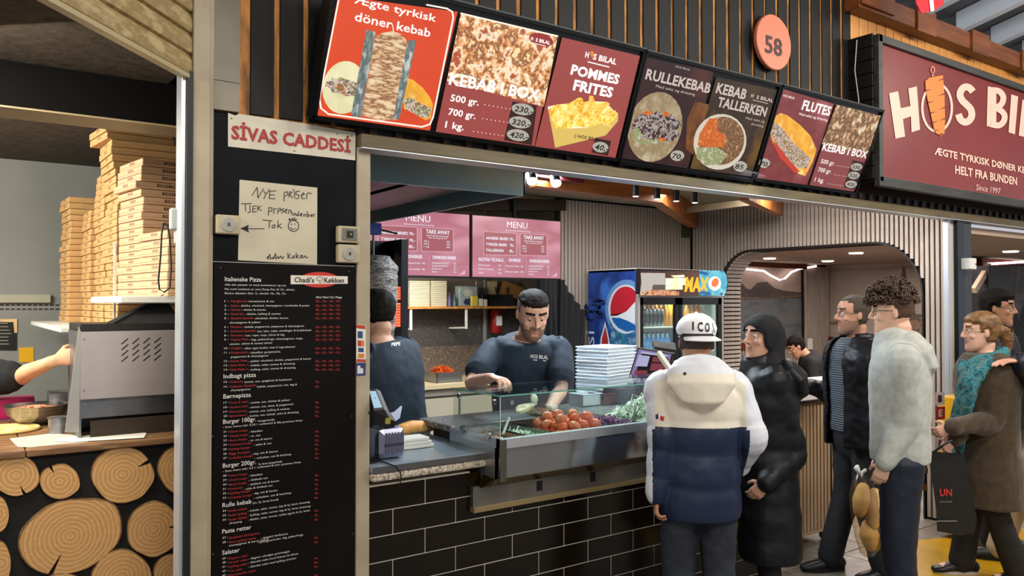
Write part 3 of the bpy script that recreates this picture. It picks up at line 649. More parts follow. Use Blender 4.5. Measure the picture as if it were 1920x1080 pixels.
P(e, txt_w, lambda m: (m.text(LB, 'KEBAB I BOX', 1541, 281.4, 1624, 14, .005, bold=.02), m.text(LB, '500 gr.', 1538.5, 306, 1564, 8, .005), m.text(LB, '700 gr.', 1533, 321.6, 1558, 8, .005), m.text(LB, '1 kg.', 1527, 340, 1544, 8, .005), m.text(LB, '. . . . . .', 1570, 311, 1592, 8, .005), m.text(LB, '. . . . . .', 1564, 328, 1588, 8, .005), m.text(LB, '. . . . . . .', 1552, 345, 1582, 8, .005)), 'lettering')
P(e, brn, lambda m: m.ppx(LB, [(1599, 300), (1621, 305), (1604, 356), (1581, 351)], .003))
P(e, oval_m, lambda m: m.epx(LB, 1606, 313, 11, 7, .006).epx(LB, 1601, 329, 11, 7, .006).epx(LB, 1596, 345.5, 11, 7, .006))
P(e, blk_p, lambda m: m.text(LB, '230,-', 1597, 315, 1616, 6, .007, bold=.02, ital=.15).text(LB, '320,-', 1592, 331, 1611, 6, .007, bold=.02, ital=.15).text(LB, '420,-', 1587, 347.5, 1606, 6, .007, bold=.02, ital=.15), 'lettering')
# ---------------- round number sign
c = PY(1449, 80, 2.97); ns = empty('number_sign', c, 'round salmon-pink number disc fixed high on the black planks', 'sign')
MB().lathe(c+Y_*.012, [(.165, 0), (.165, .02), (.16, .024)], 48, (0, -1, 0)).build('disc', M('salmon_enamel', '#c8765a', .4), ns)
NP = Plane((0, 2.957, 0), X_, Z_)
m = MB(); m.text(NP, '58', 1435, 97, 1467, 32, .002, bold=.02); m.build('lettering', M('dark_brown_print', '#3a1d18', .5), ns)
# ---------------- big shop sign
SY = 2.81; SG = Plane((0, SY+.012, 0), X_, Z_); xs = 4.90
zt_, zb_ = 3.41, 2.455; xe_ = 8.6
sg = empty('shop_sign', (xs, SY, zb_), 'large maroon shop sign box with cream lettering and orange spit emblem', 'sign')
MB().box((xs+.035, SY+.012, zb_+.03), (xe_-.03, SY+.03, zt_-.03)).build('panel', M('maroon_sign_face', '#6e2323', .35, col2='#7a2c2a', scale=1.4), sg)
fm = M('grey_black_timber', '#3b3a38', .5, col2='#25241f', scale=4, stretch=(.6, 4, 4))
MB().box((xs, SY-.012, zt_-.052), (xe_, SY+.03, zt_), .004).box((xs, SY-.012, zb_-.03), (xe_, SY+.03, zb_+.035), .004).box((xs, SY-.012, zb_), (xs+.045, SY+.03, zt_), .004).build('frame', fm, sg)
MB().box((xs+.045, SY+.004, zb_+.035), (xe_, SY+.011, zb_+.039)).build('edge_line', M('pale_pink_line', '#cf9b90', .5), sg)
MB().box((xs+.01, SY+.03, zb_), (xs+.03, FY+.02, zt_-.01)).box((xs, SY+.03, zt_-.02), (xe_, FY+.03, zt_)).build('case', char, sg)
m = None; lv = MB().box((xs-.006, SY+.03, 0), (xs+.01, FY+.008, .083), .003).build('side_board', char, sg)
base = lv.location.copy()
copies(lv, [base+V((random.uniform(-.002, .001), 0, zb_+.02-0+i*.0865)) for i in range(11)])
crm = M('sign_cream_letter', '#e3bba9', .5)
m = MB()
H = [(1667, 175), (1684, 171), (1689, 203), (1707, 199), (1703, 166), (1719, 162), (1725, 243), (1709, 248), (1708, 218), (1693, 223), (1697, 256), (1679, 260)]
m.ppx(SG, H, .004)
m.build('letter', crm, sg)
def ringpx(pl, cx, cy, rx, ry, wd, off, n=40, a0=0, a1=2*PI):
    m = MB()
    for i in range(n):
        a = a0+(a1-a0)*i/n; b = a0+(a1-a0)*(i+1)/n
        m.ppx(pl, [(cx+rx*math.cos(a), cy+ry*math.sin(a)), (cx+rx*math.cos(b), cy+ry*math.sin(b)), (cx+(rx-wd)*math.cos(b), cy+(ry-wd)*math.sin(b)), (cx+(rx-wd)*math.cos(a), cy+(ry-wd)*math.sin(a))], off)
    return m
ringpx(SG, 1757, 202, 30, 47, 4.5, .004).build('ring', crm, sg)
m = MB()   # S as a stroked curve
sp = [(1824, 172), (1818, 165), (1810, 163), (1803, 168), (1800, 178), (1804, 188), (1812, 196), (1820, 205), (1822, 217), (1817, 226), (1809, 229), (1801, 224), (1797, 214)]
m.ribbon(SG, sp, 13, .004)
m.build('letter', crm, sg)
m = MB(); m.ppx(SG, [(1852, 162), (1868, 165), (1868, 241), (1850, 236)], .004)
m.ribbon(SG, [(1860, 169), (1873, 171), (1881, 181), (1879, 193), (1871, 200), (1858, 199)], 11, .0047).ribbon(SG, [(1858, 202), (1873, 205), (1883, 215), (1882, 227), (1873, 235), (1858, 233)], 11, .0054)
m.build('letter', crm, sg)
MB().ppx(SG, [(1896, 177), (1909, 181), (1903, 252), (1891, 248)], .004).build('letter', crm, sg)
MB().ppx(SG, [(1917, 187), (1931, 190), (1925, 244), (1945, 250), (1944, 263), (1910, 254)], .004).build('letter', crm, sg)
MB().ppx(SG, [(1968, 200), (1980, 203), (1996, 276), (1983, 273), (1962, 262), (1950, 264)], .004).build('letter', crm, sg)
MB().ppx(SG, [(1735, 152), (1742, 146), (1768, 141), (1771, 180), (1772, 225), (1771, 250), (1764, 254), (1755, 250), (1751, 240), (1742, 200), (1736, 172)], .007).build('emblem', M('sign_orange', '#dd7a2c', .5), sg)
m = MB()
for (a, b, c2, d) in ((1735, 170, 1748, 167), (1770, 148, 1756, 152), (1740, 192, 1753, 190), (1771, 176, 1757, 180), (1745, 212, 1757, 209), (1772, 201, 1759, 206), (1748, 230, 1760, 227), (1772, 222, 1760, 227), (1752, 246, 1762, 242)):
    m.ppx(SG, [(a, b-1.6), (c2, d), (a, b+1.6)], .008)
m.build('emblem_notch', M('maroon_notch', '#6b2420', .5), sg)
m = MB().line(SG, [(1749, 143), (1749, 136)], 3, .007); 
rg = ringpx(SG, 1749, 131, 4.2, 7, 2.2, .007, 16); rg.line(SG, [(1749, 137), (1749, 145)], 2.6, .007).ppx(SG, [(1763, 250), (1766, 250), (1765, 258)], .007); rg.build('spit_tip', M('sign_salmon', '#d8826a', .5), sg); m.b.free()
m = MB(); m.text(SG, 'ÆGTE TYRKISK DØNER KEBAB', 1752, 289, 1944, 13, .004, bold=.03); m.text(SG, 'HELT FRA BUNDEN', 1791, 325, 1907, 15, .004, bold=.03)
m.text(SG, 'Since 1997', 1830, 356, 1875, 11, .004, ital=.25); m.build('lettering', crm, sg)
# cable on the side of the sign
o = MB().tube([V((xs-.02, FY-.06, 3.40)), V((xs-.03, FY-.05, 3.2)), V((xs-.02, FY-.07, 3.0)), V((xs-.03, FY-.06, 2.86))], .004, 6).build('power_cable', M('white_cable', '#a8a9a6', .5), None, 60)
tag(o, 'thin white cable hanging down the black side of the shop sign', 'cable')
# flag scrap hanging from the roof
fp = PY(1718, -30, 2.6); q = [PY(1716, -40, 2.6), PY(1718, 6, 2.6), PY(1728, 25, 2.6), PY(1752, 20, 2.6), PY(1770, 8, 2.6), PY(1765, -40, 2.6)]
fg = empty('flag', q[0], 'red flag with a white cross hanging under the hall roof', 'flag')
MB().prism(q, (0, .006, 0)).build('cloth', M('flag_red', '#c3202a', .7), fg)
MB().poly([PY(1738, -40, 2.595), PY(1745, 22, 2.595), PY(1752, 20, 2.595), PY(1746, -40, 2.595)]).build('cross', M('flag_white', '#e8dcdc', .7), fg)
# ================================================================ BOARD WITH NOTICES
BP = Plane((0, FY, 0), X_, Z_)
sgn = empty('name_board', BP.hit(427, 275), 'white name plate with red capitals screwed to the black board above the note', 'sign')
MB().prism([BP.hit(*p) for p in ((427, 275), (665, 301), (666, 249), (570, 232), (448, 214), (440, 217), (427, 212))], (0, -.005, 0)).build('plate', M('offwhite_acrylic', '#cfc8b6', .4, col2='#bdb6a4', scale=9), sgn)
B2 = Plane((0, FY-.005, 0), X_, Z_)
MB().text(B2, 'SİVAS CADDESİ', 434, 259.5, 657.5, 24, .002, bold=.035).build('lettering', M('print_red_paint', '#9c2118', .5), sgn)
sc_ = MB().lathe(B2.hit(434, 222), [(.003, 0), (.003, .002)], 8, (0, -1, 0)).build('screw', M('screw_steel', '#56504a', .4, .6), sgn)
b0 = B2.hit(434, 222)
for (x, y) in ((632, 251), (552, 283), (659, 255)):
    o = sc_.copy(); COL.objects.link(o); o.location = B2.hit(x, y)-b0
nt = empty('handwritten_note', BP.hit(448, 489), 'handwritten paper note with arrow and smiley taped to the black board', 'note')
MB().prism([BP.hit(*p) for p in ((446, 488), (594, 496), (594.5, 352), (449, 337))], (0, -.0025, 0)).build('sheet', M('note_paper', '#c6bda6', .8, col2='#bab199', scale=5), nt)
B3 = Plane((0, FY-.0025, 0), X_, Z_); ink = M('black_marker', '#15151c', .6)
m = MB()
def W(pts, wd=1.7): m.line(B3, pts, wd, .001)
def crp(ps): return [(380+x/3.375, 180+y/3.375) for x, y in ps]
for st in ([(312, 630), (345, 578), (350, 645), (385, 585)], [(385, 600), (400, 620), (425, 590)], [(400, 620), (388, 650)], [(465, 600), (425, 603), (422, 648), (458, 650)], [(424, 626), (455, 625)],
  [(515, 665), (517, 610), (535, 605), (540, 625), (518, 635)], [(545, 640), (550, 605), (565, 610), (552, 625), (570, 645)], [(580, 600), (582, 645)], [(572, 600), (576, 590)], [(615, 602), (592, 605), (590, 622), (610, 628), (605, 648), (588, 650)],
  [(628, 630), (645, 622), (636, 612), (624, 630), (630, 650), (648, 648)], [(658, 650), (660, 620), (668, 612), (690, 618)],
  [(243, 682), (310, 680)], [(270, 682), (272, 728)], [(300, 690), (300, 735), (285, 738)], [(340, 695), (318, 698), (316, 735), (340, 732)], [(318, 715), (335, 714)], [(350, 693), (348, 725)], [(370, 695), (350, 710), (372, 725)],
  [(415, 755), (420, 705), (440, 708), (438, 728), (420, 730)], [(450, 745), (452, 712), (468, 715)], [(475, 745), (478, 715), (490, 708), (495, 725), (478, 728)], [(515, 712), (500, 718), (515, 730), (498, 742)], [(522, 728), (535, 722), (530, 714), (520, 730), (532, 742)], [(545, 745), (546, 722), (558, 722), (562, 742)],
  [(567, 735), (567, 755)], [(578, 758), (579, 742), (590, 745), (592, 758)], [(608, 730), (608, 758), (597, 755), (600, 745)], [(618, 752), (630, 748), (624, 742), (617, 755), (630, 760)], [(640, 762), (641, 748), (652, 750), (653, 763)], [(663, 732), (664, 765), (676, 758), (666, 748)], [(684, 752), (690, 764), (694, 750), (684, 752)], [(703, 764), (702, 750), (712, 748)],
  [(380, 785), (440, 790)], [(425, 790), (420, 835)], [(455, 815), (440, 820), (442, 835), (458, 832), (457, 812)], [(478, 790), (475, 838)], [(500, 808), (478, 822), (502, 836)],
  [(390, 840), (270, 840)], [(555, 795), (545, 775), (555, 785), (565, 772), (570, 785), (582, 770), (585, 785), (598, 780)],
  [(405, 1025), (415, 1015), (412, 1035), (425, 1000), (430, 1032), (445, 1020), (447, 1032), (462, 995), (462, 1032), (478, 1015), (480, 1030), (495, 1012), (505, 1030), (515, 1015)], [(540, 992), (540, 1028)], [(558, 1000), (540, 1015), (560, 1028)], [(575, 1010), (566, 1022), (580, 1026), (582, 1008)], [(592, 992), (594, 1026)], [(608, 1005), (594, 1015), (612, 1026)], [(622, 1018), (634, 1012), (622, 1006), (620, 1024), (640, 1022), (648, 1010), (655, 1024), (668, 1020)]):
    W(crp(st), 1.4)
m.ppx(B3, crp([(238, 838), (292, 815), (286, 840), (294, 864)]), .001)
cc_ = [(575+33*math.cos(a*PI/10), 822+35*math.sin(a*PI/10)) for a in range(21)]; W(crp(cc_), 1.5)
W(crp([(556, 830), (566, 845), (590, 838)]), 1.2); W(crp([(563, 808), (563, 816)]), 1.5); W(crp([(584, 806), (584, 814)]), 1.5)
m.build('handwriting', ink, nt)
# menu board
mb = empty('menu_board', BP.hit(392, 1075), 'tall black menu board with white headings and red dish names between the posts', 'menu board')
MB().box(BP.hit(395, 1295)+V((0, -.006, 0)), BP.hit(666, 500)+V((0, -.0002, 0)), .001).build('board', M('menu_black', '#0f0b0a', .3, col2='#15100e', scale=3, spec=.12), mb)
zt_m = BP.hit(397, 490).z
bo = bpy.data.objects['board']
MBP = Plane((0, FY-.006, 0), X_, Z_)
MB().ppx(MBP, [(397, 489.5), (665, 498.5), (665, 500), (397, 491)], .001).build('edge_line', M('edge_grey', '#8f8c86', .5), mb)
MB().epx(MBP, 598.5, 524.5, 37, 14.5, .001, n=32).build('emblem', M('menu_red', '#c22a1c', .5), mb)
MB().ppx(MBP, [(545, 516), (652, 518), (652, 532), (545, 533)], .002).build('emblem_panel', M('menu_cream', '#d5cdbd', .5), mb)
m = MB(); m.text(MBP, "Chadi's", 552, 529, 589, 9, .003, bold=.02); m.text(MBP, 'Køkken', 608, 529.5, 645, 9, .003, bold=.02)
m.line(MBP, [(593, 522), (597, 519), (604, 520), (606, 524), (601, 526), (595, 525), (593, 522)], .8, .003).line(MBP, [(598, 527), (600, 531), (605, 528)], .8, .003); m.build('lettering', M('print_dark', '#241c1a', .6), mb)
mw, mr = MB(), MB(); o3 = .0012
def Tw(s, x0, x1, y, h=3.6, b=0): mw.text(MBP, s, x0, y, x1, h, o3, bold=b)
def Tr(s, x0, x1, y, h=3.6): mr.text(MBP, s, x0, y, x1, h, o3, bold=.02)
Tw('Italienske Pizza', 421.5, 490, 527, 8, .01); Tw('Alle alm pizzaer er med tomatsauce og ost.', 421.5, 537, 535.4); Tw('Fås med ostekant el. som Deep Pan til 15,- ekstra.', 421.5, 553, 543.6); Tw('Ekstra tilbehør Alm. 5,- familie 10,- XL 15,-', 421.5, 537, 551.5)
Tw('Alm/ Fam/ XL/ Mega', 592, 641, 559, 3.6, .01)
IT = [('1', 'Margherita', 464, 'tomatsauce & ost', 514, 566.5), ('2', 'Pesto', 446, '- skinke, oksekød, champignon, rucolasalat & pesto', 580, 574.8), ('3', 'Hawaii', 451, '- skinke & ananas', 498, 582.6), ('4', 'Hawaii kyl.', 457, '- skinke, kylling & ananas', 526, 590.4), ('5', 'Quattro Speciale', 475, '-oksekød, skinke, bacon,', 541, 598.5),
 ('6', 'Mexicana', 453, '- kebab, pepperoni, jalapenos & champignon', 570, 614.8), ('7', 'Seafood Speciale', 480, 'tun, laks, rejer, muslinger & krabbekød', 583, 622.8), ('8', 'Marinara', 455, '- tun, rejer, majs, oliven & løg', 533, 630.8), ('9', 'Vegetar Pizza', 465, '- løg, peberfrugt, champignon, majs,', 568, 638.6),
 ('10', 'Valgfri', 453, '- efter eget ønske, max 5 ingredienser', 554, 655), ('11', 'Gorgonzola', 464, '- oksefilet, gorgonzola,', 526, 663), ('12', 'Dansk Pizza', 464, '- pølser oksekød, skinke, pepperoni & bacon', 583, 679), ('13', 'Salat Pizza 1', 464, '- kebab, salat, tomat & dressing', 553, 687), ('14', 'Salat Pizza 2', 464, '- kylling, salat, tomat & dressing', 554, 695),
 ('15', 'Calzone', 456, 'tomat, ost, spaghetti & kødsauce', 547, 718), ('16', 'Calzone Speciale', 480, 'kebab, pepperoni, ost, løg &', 557, 726.8),
 ('17', 'Tom & mini', 464, '- tomat, ost, skinke & pølser', 544, 757), ('18', 'Anders mini', 464, '- tomat, ost, okse, & pepperoni', 550, 765.6), ('19', 'Børnemenu', 462, '- tomat, ost, kylling & ananas', 543, 774), ('20', 'Børnemenu 2', 462, '- tomat, ost, kebab, salat & dressing', 560, 782),
 ('21', 'Dinner burger', 465, '- klassiker', 493, 811.4), ('22', 'Cheese burger', 465, '- m. ost', 488, 819.6), ('23', 'Bacon burger', 464, '- m. ost & bacon', 510, 827.8), ('24', 'Mexicana burger', 473, '- salsa & ost', 509, 836), ('25', 'Kylling burger', 470, '', 0, 844.4), ('26', 'Egg burger', 470, '- æg, ost & bacon', 521, 852.8), ('27', 'Coleslaw burger', 475, '- coleslaw, ost & ketchup', 546, 861),
 ('28', 'Dinner burger', 464, '- klassiker', 493, 893.9), ('29', 'Cheese burger', 464, '- dobbelt ost', 502, 902.2), ('30', 'Bacon burger', 463, '- dobbelt ost & bacon', 523, 910.6), ('31', 'Mexicana', 455, '- salsa & dobbelt ost', 511, 918.9), ('32', 'Kylling burger', 471, '- æg, ost & bacon', 520, 927.2), ('33', 'Coleslaw burger', 473, '- coleslaw, ost & ketchup', 546, 935.6),
 ('34', 'Rulle kebab', 463, '- kebab, salat, tomat, løg & hj. lavet dressing', 581, 960), ('35', 'Rulle kylling', 463, '- kylling, salat, tomat, løg & hj. lavet dressing', 582, 968.4), ('36', 'Rulle falafel', 463, '- falafel, salat, tomat, syltet agurk & hj. lavet', 581, 976.7),
 ('37', 'Spaghetti Bolognese', 487, '- spagetti kødsauce,', 540, 1010.6), ('38', 'Pasta kylling Penne', 480, '- kyllingestrimler, løg, peberfrugt,', 569, 1019),
 ('39', 'Dagens salat', 464, '- dagens udvalgte grøntsager', 544, 1049.4), ('40', 'Græsk salat', 464, '- blandet salat med fetaost & oliven', 559, 1057), ('41', 'Kylling salat', 464, '- blandet salat med kylling strimler', 556, 1065), ('42', 'Tun salat', 454, '', 0, 1073), ('43', 'Mexicansk salat', 480, '', 0, 1081)]
for i, (n_, nm, x1_, ds, x2_, y_) in enumerate(IT):
    f = (y_-560)/520; xl = 421-4.5*f; k = 431-4*f-(0 if len(n_) < 2 else 0)
    Tw(n_+' -', xl, xl+(8 if len(n_) < 2 else 10.5), y_); Tr(nm, xl+12, x1_, y_)
    if ds: Tw(ds, x1_+2, x2_, y_)
    px_ = 592-3*f
    if i < 14:
        for q in range(4): Tr(('65,-', '130,-', '195,-', '175,-')[q], px_+q*12.6, px_+q*12.6+9.5, y_)
    elif n_ not in ('42',): Tr(random.choice(('65,-', '75,-', '89,-', '79,-')), px_, px_+8, y_)
for t, x0_, x1_, y_ in (('champignon & pølser', 430.5, 489, 606.6), ('ananas, oliven & tomat skiver', 430.5, 511, 646.8), ('pepperoni & champignon', 433, 503, 671), ('champignons', 432.5, 469.5, 733.5), ('dressing', 430, 453.5, 983), ('champignon & karry sauce', 429, 503, 1025)): Tw(t, x0_, x1_, y_)
for t, x1_, y_ in (('Indbagt pizza', 480, 709.6), ('Børnepizza', 470.5, 747.4), ('Burger 100gr.', 480, 794.8), ('Burger 200gr.', 480, 877.2), ('Rulle kebab', 471.5, 951.6), ('Pasta retter', 471, 1000.8), ('Salater', 449.5, 1040.6)): Tw(t, 420-4*(y_-600)/480, x1_, y_, 8, .01)
for t, x0_, x1_, y_ in (('burgerbolle', 484, 515, 791), ('- Som menu inkl. 0,33 l. sodavand & lille pommes frites', 418, 567, 803), ('hj. lavet burgerbolle', 485, 529, 872), ('- Som menu inkl. 0,5 l. sodavand & stor pommes frites', 418, 564, 885.6), ('(m. hj. lavet brød)', 474, 522, 945)): Tw(t, x0_, x1_, y_)
mw.build('lettering', M('menu_print_white', '#d2cdc8', .5), mb); mr.build('lettering', M('menu_print_red', '#9c2420', .5), mb)
sc2 = MB().lathe(MBP.hit(413, 502), [(.0035, 0), (.003, .003)], 8, (0, -1, 0)).build('screw', M('screw_steel', '#56504a', .4, .6), mb); b0 = MBP.hit(413, 502)
for (x, y) in ((654, 509), (398.5, 818), (659, 780), (399, 1039), (660, 1001)):
    o = sc2.copy(); COL.objects.link(o); o.location = sc2.location+MBP.hit(x, y)-b0
# key switches
def keysw(pts, name, label, kind=0):
    a = BP.hit(pts[0], pts[1]); b = BP.hit(pts[2], pts[3]); c = (a+b)/2
    e = empty(name, V((c.x, FY, min(a.z, b.z))), label, 'switch', 'shutter key switches')
    hx, hz = abs(a.x-b.x)/2, abs(a.z-b.z)/2
    MB().box((c.x-hx, FY-.032, c.z-hz), (c.x+hx, FY, c.z+hz), .004).build('housing', M('yellowed_plastic', '#b9ad90', .4, col2='#a3967a', scale=7), e)
    if kind == 0:
        MB().lathe((c.x, FY-.032, c.z), [(hx*.62, 0), (hx*.62, .003), (hx*.55, .004)], 20, (0, -1, 0)).build('cover_disc', M('grey_disc', '#9a978f', .4), e)
        MB().box((c.x-.003, FY-.04, c.z-.006), (c.x+.003, FY-.035, c.z+.006)).build('key_slot', M('slot_dark', '#46433f', .3, .6), e)
    else:
        MB().box((c.x-hx*.7, FY-.036, c.z-hz*.72), (c.x+hx*.72, FY-.031, c.z+hz*.72), .002).build('plate', M('grey_plate', '#6e6b63', .4), e)
        MB().box((c.x-hx*.28, FY-.039, c.z-hz*.42), (c.x+hx*.3, FY-.035, c.z+hz*.42)).build('lock_face', black, e)
        MB().lathe((c.x+.001, FY-.039, c.z), [(.0045, 0), (.0045, .004)], 10, (0, -1, 0)).build('cylinder', M('brass', '#b39a55', .3, 1), e)
keysw((401, 403, 446, 441), 'key_switch', 'yellowed square key switch left of the note, by the cream post')
keysw((629, 424, 669, 457), 'key_switch', 'key switch with black lock face right of the note, upper of the pair', 1)
keysw((629, 458.5, 669, 494), 'key_switch', 'key switch with round grey disc right of the note, lower of the pair')
# card stickers on right post
SP = Plane((0, FY-.012, 0), X_, Z_)
e = empty('payment_sticker', SP.hit(669, 680), 'white sticker strip with card payment logos on the cream post', 'sticker')
MB().prism([SP.hit(*p) for p in ((668, 608.5), (685.5, 610), (686, 678), (668, 680))], (0, -.001, 0)).build('sheet', M('sticker_white', '#d8d4c6', .5), e)
S2 = Plane((0, FY-.0135, 0), X_, Z_)
MB().ppx(S2, [(668, 609), (685, 610.5), (685, 617), (668, 615)], .001).ppx(S2, [(671, 638), (677, 638.5), (677, 649), (671, 649)], .001).ppx(S2, [(670, 673), (686, 674), (686, 678), (668, 679)], .001).build('print', M('sticker_red', '#b3341f', .5), e)
MB().ppx(S2, [(671, 621), (680, 621.5), (680, 634), (671, 634)], .001).ppx(S2, [(672, 652), (682, 652.5), (682, 660), (672, 660)], .001).build('print', M('sticker_blue', '#27426e', .5), e)
MB().ppx(S2, [(677, 638.5), (683, 639), (683, 649), (677, 649)], .001).ppx(S2, [(672, 663), (683, 663.5), (683, 671), (672, 671)], .001).build('print', M('sticker_orange', '#c9742c', .5), e)
e2 = empty('payment_sticker', SP.hit(669, 705), 'blue sticker with white symbol at the bottom of the cream post stickers', 'sticker')
MB().prism([SP.hit(*p) for p in ((668, 681), (686, 680), (685, 704), (668, 705))], (0, -.001, 0)).build('sheet', M('sticker_navy', '#2c3563', .5), e2)
MB().ppx(S2, [(670, 686), (675, 685), (676, 690), (681, 691), (681, 700), (670, 701)], .001).build('print', M('sticker_pale', '#c5c7cf', .5), e2)
ORD = ['topmost', 'second', 'third', 'fourth', 'fifth', 'sixth', 'seventh', 'eighth', 'ninth', 'tenth', 'eleventh', 'twelfth', 'thirteenth', 'fourteenth', 'fifteenth', 'sixteenth', 'seventeenth', 'eighteenth', 'nineteenth', 'twentieth', 'twenty-first', 'twenty-second', 'twenty-third', 'twenty-fourth', 'twenty-fifth', 'twenty-sixth', 'twenty-seventh', 'twenty-eighth']
def ordl(lb, i, n): j = n-1-i; return lb+(', topmost' if j == 0 else ', lowest' if i == 0 else ', %s from the top' % ORD[j])
# ================================================================ COUNTER AND DISPLAY CASE
WZ = 1.012
wt = empty('worktop', (1.7, 3.2, .95), 'dark grey counter worktop with a speckled granite edge beside the glass case', 'counter')
MB().box((xe+.001, 2.962, .985), (2.02, 3.62, WZ), .003).build('top', M('laminate_blue_reflection', '#75838f', .18, col2='#8794a0', scale=3, stretch=(1, 14, 14)), wt)  # bluish reflections on the dark worktop are put into its base colour
MB().box((xe+.001, 2.956, .988), (2.02, 2.963, WZ-.001)).build('edge_band', M('dark_edge', '#4b4a49', .3), wt)
MB().box((xe+.001, 2.965, .948), (2.03, 3.62, .9845), .012).build('granite_slab', M('granite_edge', '#c8bba2', .3, col2=['#5b4130', '#d9d2c0', '#8b6f54', '#efe9dc'], scale=55, det=8, ramp=(.34, .66)), wt)
MB().box((1.43, 3.2, .0), (3.95, 3.6, .90)).build('carcass', M('carcass_grey', '#5d5a55', .6), wt)
GX0, GX1, GY0, GY1 = 1.97, 3.72, 2.85, 3.27
GZ0, GZ1 = 1.084, 1.276
ca = empty('display_case', (GX0, GY0, .76), 'stainless steel salad display case with a glass guard over the pans', 'display case')
MB().prism([(GX0, GY0-.004, 1.084), (GX0, GY0-.008, 1.045), (GX0, GY0+.03, 1.045), (GX0, GY0+.03, 1.084)], (GX1-GX0, 0, 0)).build('front_band', M('satin_steel', '#b3b4b4', .42, .8, col2='#a3a4a5', scale=4, stretch=(60, 1, 1)), ca)
MB().prism([(GX0, GY0+.006, 1.045), (GX0, GY0+.016, .913), (GX0, GY0+.04, .913), (GX0, GY0+.04, 1.045)], (GX1-GX0, 0, 0)).build('front_panel', M('mirror_steel', '#9c9fa3', .12, .9, bump=.03, bscale=3), ca)
MB().prism([(GX0-.02, GY0+.01, .913), (GX0-.03, GY0+.10, .862), (GX0-.03, GY0+.13, .862), (GX0-.0, GY0+.13, .913)], (GX1-GX0+.02, 0, 0)).build('sloped_skirt', M('steel_yellow_reflection', '#8f7436', .22, 1), ca)  # yellow reflection on the plain steel skirt is put into its colour
MB().prism([(GX0, GY0, 1.084), (GX0, GY0, .93), (GX0, GY0+.08, .862), (GX0, GY1, .98), (GX0, GY1, 1.084)], (.012, 0, 0)).build('end_panel', steel, ca)
MB().box((GX0-.004, GY0-.009, .90), (GX0+.03, GY0+.0, 1.083), .002).build('corner_post', M('warm_steel', '#8c8778', .25, 1), ca)
MB().box((GX0+.012, GY1, .97), (GX1, GY1+.012, 1.084)).box((GX0+.012, GY0+.04, .96), (GX1, GY1, .965)).box((GX1-.012, GY0+.03, .93), (GX1, GY1, 1.084)).build('tub', steel, ca)
MB().box((GX0-.06, 2.972, .775), (GX1, 2.998, .865)).build('plinth', M('plinth_steel', '#8d8a80', .35, .8, col2='#77746a', scale=5), ca)
MB().box((GX0-.06, 2.962, .752), (GX1, 2.998, .776), .002).build('plinth_strip', M('plinth_tan', '#8d7a56', .4, .3), ca)
q = MB().box((-.016, 0, 0), (.016, .004, .045)).build('slot', black, ca); q0 = q.location.copy()
b0 = PY(1012, 920, 2.9715); c0 = V(((q.data.vertices[0].co.x), 0, 0))
T0 = V(ca.location); q.location = PY(1012, 921, 2.969)-T0+T0*0+0*b0 if False else V((0, 0, 0))
q.data.transform(Matrix.Translation(T0)); q.location = PY(1012, 920, 2.969)-T0
q2 = q.copy(); COL.objects.link(q2); q2.location = PY(1112, 903, 2.969)-T0
for lo, hi, nm in (((GX0, GY0, GZ0), (GX1, GY0+.006, GZ1-.006), 'front_glass'), ((GX0, GY0+.006, GZ0), (GX0+.006, GY1-.03, GZ1-.006), 'end_glass'), ((GX0-.005, GY0-.005, GZ1-.006), (GX1, GY1-.03, GZ1), 'top_glass')):
    MB().box(lo, hi).build(nm, pane, ca)
ge = M('glass_edge_green', '#5f9a8c', .1)
MB().box((GX0-.005, GY0-.0065, GZ1-.006), (GX1, GY0-.005, GZ1)).build('glass_edge', ge, ca); MB().box((GX0-.0062, GY0-.005, GZ1-.006), (GX0-.005, GY1-.03, GZ1)).build('glass_edge', ge, ca)
MB().box((GX0-.001, GY0-.002, GZ0), (GX0+.0015, GY0+.002, GZ1-.006)).build('glass_edge', M('glass_edge_pale', '#a9c9c0', .1), ca)
for (x, y, z) in ((GX0-.003, GY1-.08, GZ1-.035), (GX0-.003, GY0+.05, GZ1-.035)): MB().lathe((x, y, z), [(.011, 0), (.011, .012)], 14, X_).build('glass_clip', steel_d, ca)
MB().lathe((GX0+.06, GY0-.004, GZ1-.035), [(.011, 0), (.011, .014)], 14, Y_).build('glass_clip', steel_d, ca)
for y in (GY0+.09, GY1-.12): MB().lathe((GX0-.008, y, GZ0+.008), [(.018, 0), (.018, .012), (.012, .016)], 16, X_).build('glass_foot', steel_d, ca)
# pans and food
fd = [(2.0, 2.15), (2.16, 2.32), (2.33, 2.65), (2.66, 2.86), (2.87, 3.36), (3.37, 3.69)]
def heap(x0, x1, y0, y1, z, h, mt, name, label, cat, sc=30, n=22, amp=.012, jag=True):
    m = MB(); g = [[None]*(n+1) for _ in range(n+1)]
    for i in range(n+1):
        for j in range(n+1):
            u, v = i/n, j/n; e = min(u, 1-u, v, 1-v)*4; e = min(e, 1)**.5
            X, Y = x0+(x1-x0)*u, y0+(y1-y0)*v
            g[i][j] = m.b.verts.new((X, Y, z+h*e*(.75+.25*noise.noise(V((X*7, Y*7, 3))))+amp*noise.noise(V((X*sc*3, Y*sc*3, 0)))*e))
    for i in range(n):
        for j in range(n): m._f([g[i][j], g[i+1][j], g[i+1][j+1], g[i][j+1]])
    o = m.build(name, mt, None, 180 if not jag else 35); tag(o, label, cat, None, 'stuff'); return o
